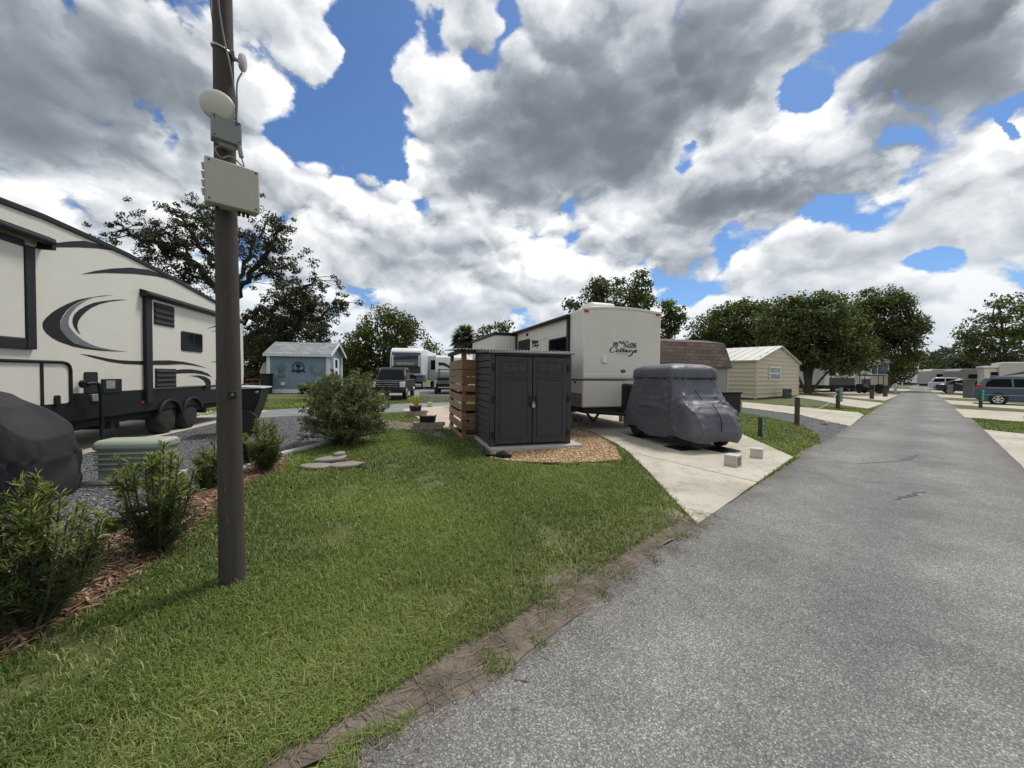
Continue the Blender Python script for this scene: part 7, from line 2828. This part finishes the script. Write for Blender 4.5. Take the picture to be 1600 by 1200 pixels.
def spiky(label, loc, h_, n, m, seed, cat='plant'):
    rg = np.random.default_rng(seed)
    t_ = thing('potted_plant', label, cat, loc)
    V, Fc, tn = [], [], []
    for k in range(n):
        a = rg.uniform(0, 2 * math.pi)
        q = rg.uniform(.1, .6)
        d = Vector((math.cos(a) * q, math.sin(a) * q, 1)).normalized()
        L = h_ * rg.uniform(.6, 1)
        w = Vector((-math.sin(a), math.cos(a), 0)) * .014
        b0 = len(V)
        p0 = Vector((math.cos(a) * .03, math.sin(a) * .03, -.02))
        md = p0 + d * L * .6
        tip = p0 + d * L + Vector((math.cos(a), math.sin(a), -.3)) * L * .15
        V += [p0 - w, p0 + w, md + w, md - w, tip]
        Fc += [b0, b0 + 1, b0 + 2, b0, b0 + 2, b0 + 3, b0 + 3, b0 + 2, b0 + 4]
        tn += [rg.random()] * 3
    np_mesh('foliage', [tuple(v) for v in V], Fc, 3, m, t_, tn)


p2 = pl2.location
spiky('yellow-leaved spiky plant growing in the farther black planter', p2 + Vector((.2, .02, .16)), .55, 40, L_YPL, 1)

# small plants along the foot of the blue shed
for i, (px, lb_) in enumerate(((488, 'low flowering bush at the right foot of the blue shed'), (505, 'low green bush near the right corner of the blue shed'))):
    b_ = G(px, 619)
    tree('low_bush', lb_, b_, [(px, 609, 14, 9)], b_.y, 18, 60, .2, L_GREEN, [([b_, b_ + Vector((0, 0, .3))], .04, .02)], 60 + i, .4)


# ------------------------------------------------------------------ turf: blades of grass on the near lawn, thinning with distance
def patch_noise(x, y):
    return mnoise.noise(Vector((x * 1.3, y * 1.3, 4.0))) * .6 + mnoise.noise(Vector((x * 4.1, y * 4.1, 9.0))) * .4


MATS['blade'] = leafmat('grass_blade', (0.050, 0.083, 0.016), (0.225, 0.290, 0.066), (0.38, 0.34, 0.16), .3, .6)


def turf():
    rg = np.random.default_rng(9)
    N = 660000
    # radial sampling from the camera keeps the density per pixel even
    r_ = 1.25 * np.exp(rg.random(N) * math.log(26.0 / 1.25))
    th = rg.uniform(math.radians(-60), math.radians(80), N)
    X, Y = r_ * np.sin(th), r_ * np.cos(th)
    road_w = (X - R0.x) * RN.x + (Y - R0.y) * RN.y
    road_s = (X - R0.x) * RD.x + (Y - R0.y) * RD.y
    nz = np.array([patch_noise(x, y) for x, y in zip(X, Y)])
    keep = ~((road_w > .14) & (road_w < wr + .14)) & ~((road_w > -.02) & (road_s > -.3) & (road_w < wr))
    # the bare strip along the near road edge
    dirtp = [roadpt(-14, -.22)] + gpoly(VERGE_GRASS + [(1100, 830)]) + [roadpt(0.1, 0.3), roadpt(-14, 0.6)]
    jit = rg.normal(0, .085, N) + nz * .16 + .01
    strip_ = inside(dirtp, X + jit, Y + jit)
    tuft = np.array([mnoise.noise(Vector((x * 5.5, y * 5.5, 40.0))) for x, y in zip(X, Y)])
    keep &= ~(strip_ & ~((tuft > .26) & (rg.random(N) < .40)))
    for poly in (gravel_poly, tan_poly, strip_poly, [tuple(p) for p in pad1], patio, cs, mulch_poly, verge2):
        j2 = rg.normal(0, .02, N)
        keep &= ~inside(poly, X + j2, Y + j2)
    for pts in pad_px:
        keep &= ~inside(gpoly(pts), X, Y)
    bare_ = inside(bare, X, Y)
    keep &= ~(bare_ & (rg.random(N) < .85))
    # the shed, its slab and the shelter
    ca, sa = math.cos(math.radians(sdeg)), math.sin(math.radians(sdeg))
    lx = (X - SO.x) * ca + (Y - SO.y) * sa
    ly = -(X - SO.x) * sa + (Y - SO.y) * ca
    keep &= ~((lx > -.05) & (lx < SW + .25) & (ly > -.2) & (ly < 4.2))
    keep &= ~(rg.random(N) < np.clip((nz - .16) * 3.2, 0, .88))
    keep &= (X - PB.x) ** 2 + (Y - PB.y) ** 2 > .012
    X, Y, nz, r_ = X[keep], Y[keep], nz[keep], r_[keep]
    n = len(X)
    tall = 1 + .5 * (rg.random(n) < .05)
    # a looser, longer fringe hangs over the bare strip
    w2 = (X - R0.x) * RN.x + (Y - R0.y) * RN.y
    fr_ = np.exp(-((w2 + .45) / .25) ** 2)
    hgt = (.034 + .019 * rg.random(n)) * (1 + .35 * np.maximum(0, -nz)) * tall * (1 + .35 * fr_)
    wid = np.maximum(.0021, .00085 * r_) * rg.uniform(.7, 1.3, n)
    az = rg.uniform(0, 2 * math.pi, n)
    lean = rg.uniform(.25, 1.25, n)
    dx, dy = np.cos(az), np.sin(az)
    sx, sy = -dy * wid, dx * wid
    z0 = np.full(n, -.002)
    b0 = np.stack([X - sx, Y - sy, z0], 1)
    b1 = np.stack([X + sx, Y + sy, z0], 1)
    mx, my = X + dx * hgt * lean * .35, Y + dy * hgt * lean * .35
    m0 = np.stack([mx - sx * .8, my - sy * .8, hgt * .62], 1)
    m1 = np.stack([mx + sx * .8, my + sy * .8, hgt * .62], 1)
    tp = np.stack([X + dx * hgt * lean, Y + dy * hgt * lean, hgt * (1.0 - .28 * lean)], 1)
    V = np.stack([b0, b1, m1, m0, tp], 1).reshape(-1, 3)
    k = np.arange(n) * 5
    Fc = np.stack([k, k + 1, k + 2, k, k + 2, k + 3, k + 3, k + 2, k + 4], 1).ravel()
    big = np.array([mnoise.noise(Vector((x * .55, y * .55, 21.0))) for x, y in zip(X, Y)])
    tone = np.clip(rg.normal(.50, .22, n) - nz * .30 + big * .55, 0, 1)
    dry = rg.random(n) < (.03 + .60 * np.clip(nz - .06, 0, .5) + .25 * fr_ + .25 * np.clip(-big - .15, 0, .6))
    tone = np.where(dry, rg.uniform(1.3, 2.0, n), tone)
    o = np_mesh('grass', V, Fc, 3, MATS['blade'], None, np.repeat(tone, 3))
    tag(o, 'short green lawn grass with thin dry patches', 'grass', None, 'stuff')


turf()


# ------------------------------------------------------------------ loose stones, bark chips, dead grass on the verge
def pebbles(name, label, poly, n, size, stops, seed, z=.012):
    rg = np.random.default_rng(seed)
    A = np.array(poly)
    lo, hi = A.min(0), A.max(0)
    X = rg.uniform(lo[0], hi[0], n * 6)
    Y = rg.uniform(lo[1], hi[1], n * 6)
    dist = np.hypot(X, Y)
    ok = inside(poly, X, Y) & (dist < 15) & (rg.random(len(X)) < np.clip((4.2 / np.maximum(dist, .5)) ** 2, .06, 1))
    X, Y = X[ok][:n], Y[ok][:n]
    m_ = len(X)
    oct_ = np.array([[1, 0, 0], [-1, 0, 0], [0, 1, 0], [0, -1, 0], [0, 0, 1], [0, 0, -1]], float)
    tri = np.array([[0, 2, 4], [2, 1, 4], [1, 3, 4], [3, 0, 4], [2, 0, 5], [1, 2, 5], [3, 1, 5], [0, 3, 5]])
    s = size * rg.uniform(.5, 1.3, (m_, 1, 3)) * np.array([1, 1, .6])
    V = oct_[None] * s * rg.uniform(.8, 1.2, (m_, 6, 1))
    a = rg.uniform(0, 2 * math.pi, m_)
    ca, sa = np.cos(a)[:, None], np.sin(a)[:, None]
    Vx = V[:, :, 0] * ca - V[:, :, 1] * sa
    Vy = V[:, :, 0] * sa + V[:, :, 1] * ca
    V = np.stack([Vx + X[:, None], Vy + Y[:, None], V[:, :, 2] + z + size * .2], 2).reshape(-1, 3)
    Fc = (tri[None] + (np.arange(m_) * 6)[:, None, None]).ravel()
    m = mat('loose_stone_%d' % seed, (1, 1, 1), .8, 0)
    t = NT(m.node_tree)
    g = t.new('ShaderNodeNewGeometry')
    c = t.ramp(g.outputs['Random Per Island'], stops)
    t.l.new(c, t.n['Principled BSDF'].inputs['Base Color'])
    o = np_mesh(name, V, Fc, 3, m)
    tag(o, label, 'gravel', None, 'stuff')


pebbles('gravel', 'loose blue-grey gravel beside the long cream trailer', gravel_poly, 9000, .017, [(0, (0.04, 0.045, 0.05)), (.5, (.12, .13, .14)), (.85, (.24, .25, .255)), (1, (.48, .48, .47))], 3)
pebbles('gravel', 'loose tan gravel around the dark resin shed', tan_poly, 5000, .019, [(0, (.26, .145, .06)), (.5, (.52, .33, .165)), (.85, (.68, .51, .32)), (1, (.80, .70, .55))], 4)


def chips():
    rg = np.random.default_rng(14)
    A = np.array(mulch_poly)
    n = 15000
    X = rg.uniform(-4.8, -1.2, n * 4)
    Y = rg.uniform(1.2, 6.6, n * 4)
    ok = inside(mulch_poly, X + rg.normal(0, .05, n * 4), Y + rg.normal(0, .05, n * 4))
    X, Y = X[ok][:n], Y[ok][:n]
    m_ = len(X)
    a = rg.uniform(0, math.pi, m_)
    L = rg.uniform(.012, .055, m_)
    W = rg.uniform(.003, .010, m_)
    tz = rg.normal(0, .32, m_)
    dx, dy, dz = np.cos(a) * np.cos(tz), np.sin(a) * np.cos(tz), np.sin(tz)
    sx, sy = -np.sin(a) * W, np.cos(a) * W
    Z = rg.uniform(.016, .045, m_)
    q = lambda s1, s2, u: np.stack([X + dx * L * s1 + sx * s2, Y + dy * L * s1 + sy * s2, Z + dz * L * s1 + u], 1)
    V = np.stack([q(-1, -1, 0), q(1, -.6, 0), q(1, .6, 0), q(-1, 1, 0), q(0, 0, .006)], 1).reshape(-1, 3)
    k = np.arange(m_) * 5
    Fc = np.stack([k, k + 1, k + 4, k + 1, k + 2, k + 4, k + 2, k + 3, k + 4, k + 3, k, k + 4], 1).ravel()
    m = mat('bark_chip', (1, 1, 1), .9, 0)
    t = NT(m.node_tree)
    g = t.new('ShaderNodeNewGeometry')
    t.l.new(t.ramp(g.outputs['Random Per Island'], [(0, (.035, .017, .010)), (.45, (.12, .062, .034)), (.8, (.22, .135, .08)), (1, (.36, .27, .18))]), t.n['Principled BSDF'].inputs['Base Color'])
    o = np_mesh('bark_mulch', V, Fc, 3, m)
    tag(o, 'reddish brown bark mulch under the needle-leaved shrubs', 'mulch', None, 'stuff')


chips()


def litter():
    rg = np.random.default_rng(19)
    n = 1100
    s = rg.uniform(-4.0, .4, n)
    w = rg.normal(-.02, .12, n)
    X = R0.x + RD.x * s + RN.x * w
    Y = R0.y + RD.y * s + RN.y * w
    a = rg.uniform(0, math.pi, n)
    L = rg.uniform(.015, .055, n)
    W = np.full(n, .0011)
    Z = rg.uniform(.019, .028, n)
    dx, dy = np.cos(a) * L, np.sin(a) * L
    sx, sy = -np.sin(a) * W, np.cos(a) * W
    V = np.stack([np.stack([X - dx - sx, Y - dy - sy, Z], 1), np.stack([X + dx - sx, Y + dy - sy, Z], 1), np.stack([X + dx + sx, Y + dy + sy, Z + .002], 1), np.stack([X - dx + sx, Y - dy + sy, Z + .002], 1)], 1).reshape(-1, 3)
    k = np.arange(n) * 4
    Fc = np.stack([k, k + 1, k + 2, k, k + 2, k + 3], 1).ravel()
    m = mat('dead_grass', (.20, .145, .085), .9, .4, 30, island=.5)
    o = np_mesh('dead_grass', V, Fc, 3, m)
    tag(o, 'dry grass clippings scattered along the bare road verge', 'grass', None, 'stuff')


litter()


def fallen_leaves():
    rg = np.random.default_rng(51)
    n = 420
    r_ = 1.4 * np.exp(rg.random(n) * math.log(14 / 1.4))
    th = rg.uniform(math.radians(-48), math.radians(45), n)
    X, Y = r_ * np.sin(th), r_ * np.cos(th)
    w = (X - R0.x) * RN.x + (Y - R0.y) * RN.y
    ok = (w < -.05) & (rg.random(n) < .6)
    X, Y = X[ok], Y[ok]
    w = w[ok]
    C = np.stack([X, Y, np.where(w > -.35, .014, .045)], 1)
    D = rg.normal(size=(len(X), 3))
    D[:, 2] *= .15
    o = leaves('fallen_leaves', C, rg.uniform(.018, .042, len(X)), leafmat('dry_leaf', (.09, .05, .025), (.26, .17, .09), None, .15, .7), None, rg, rg.random(len(X)), .5, 2.0, D)
    tag(o, 'dry brown leaf scraps scattered on the lawn and road edge', 'leaves', None, 'stuff')


fallen_leaves()
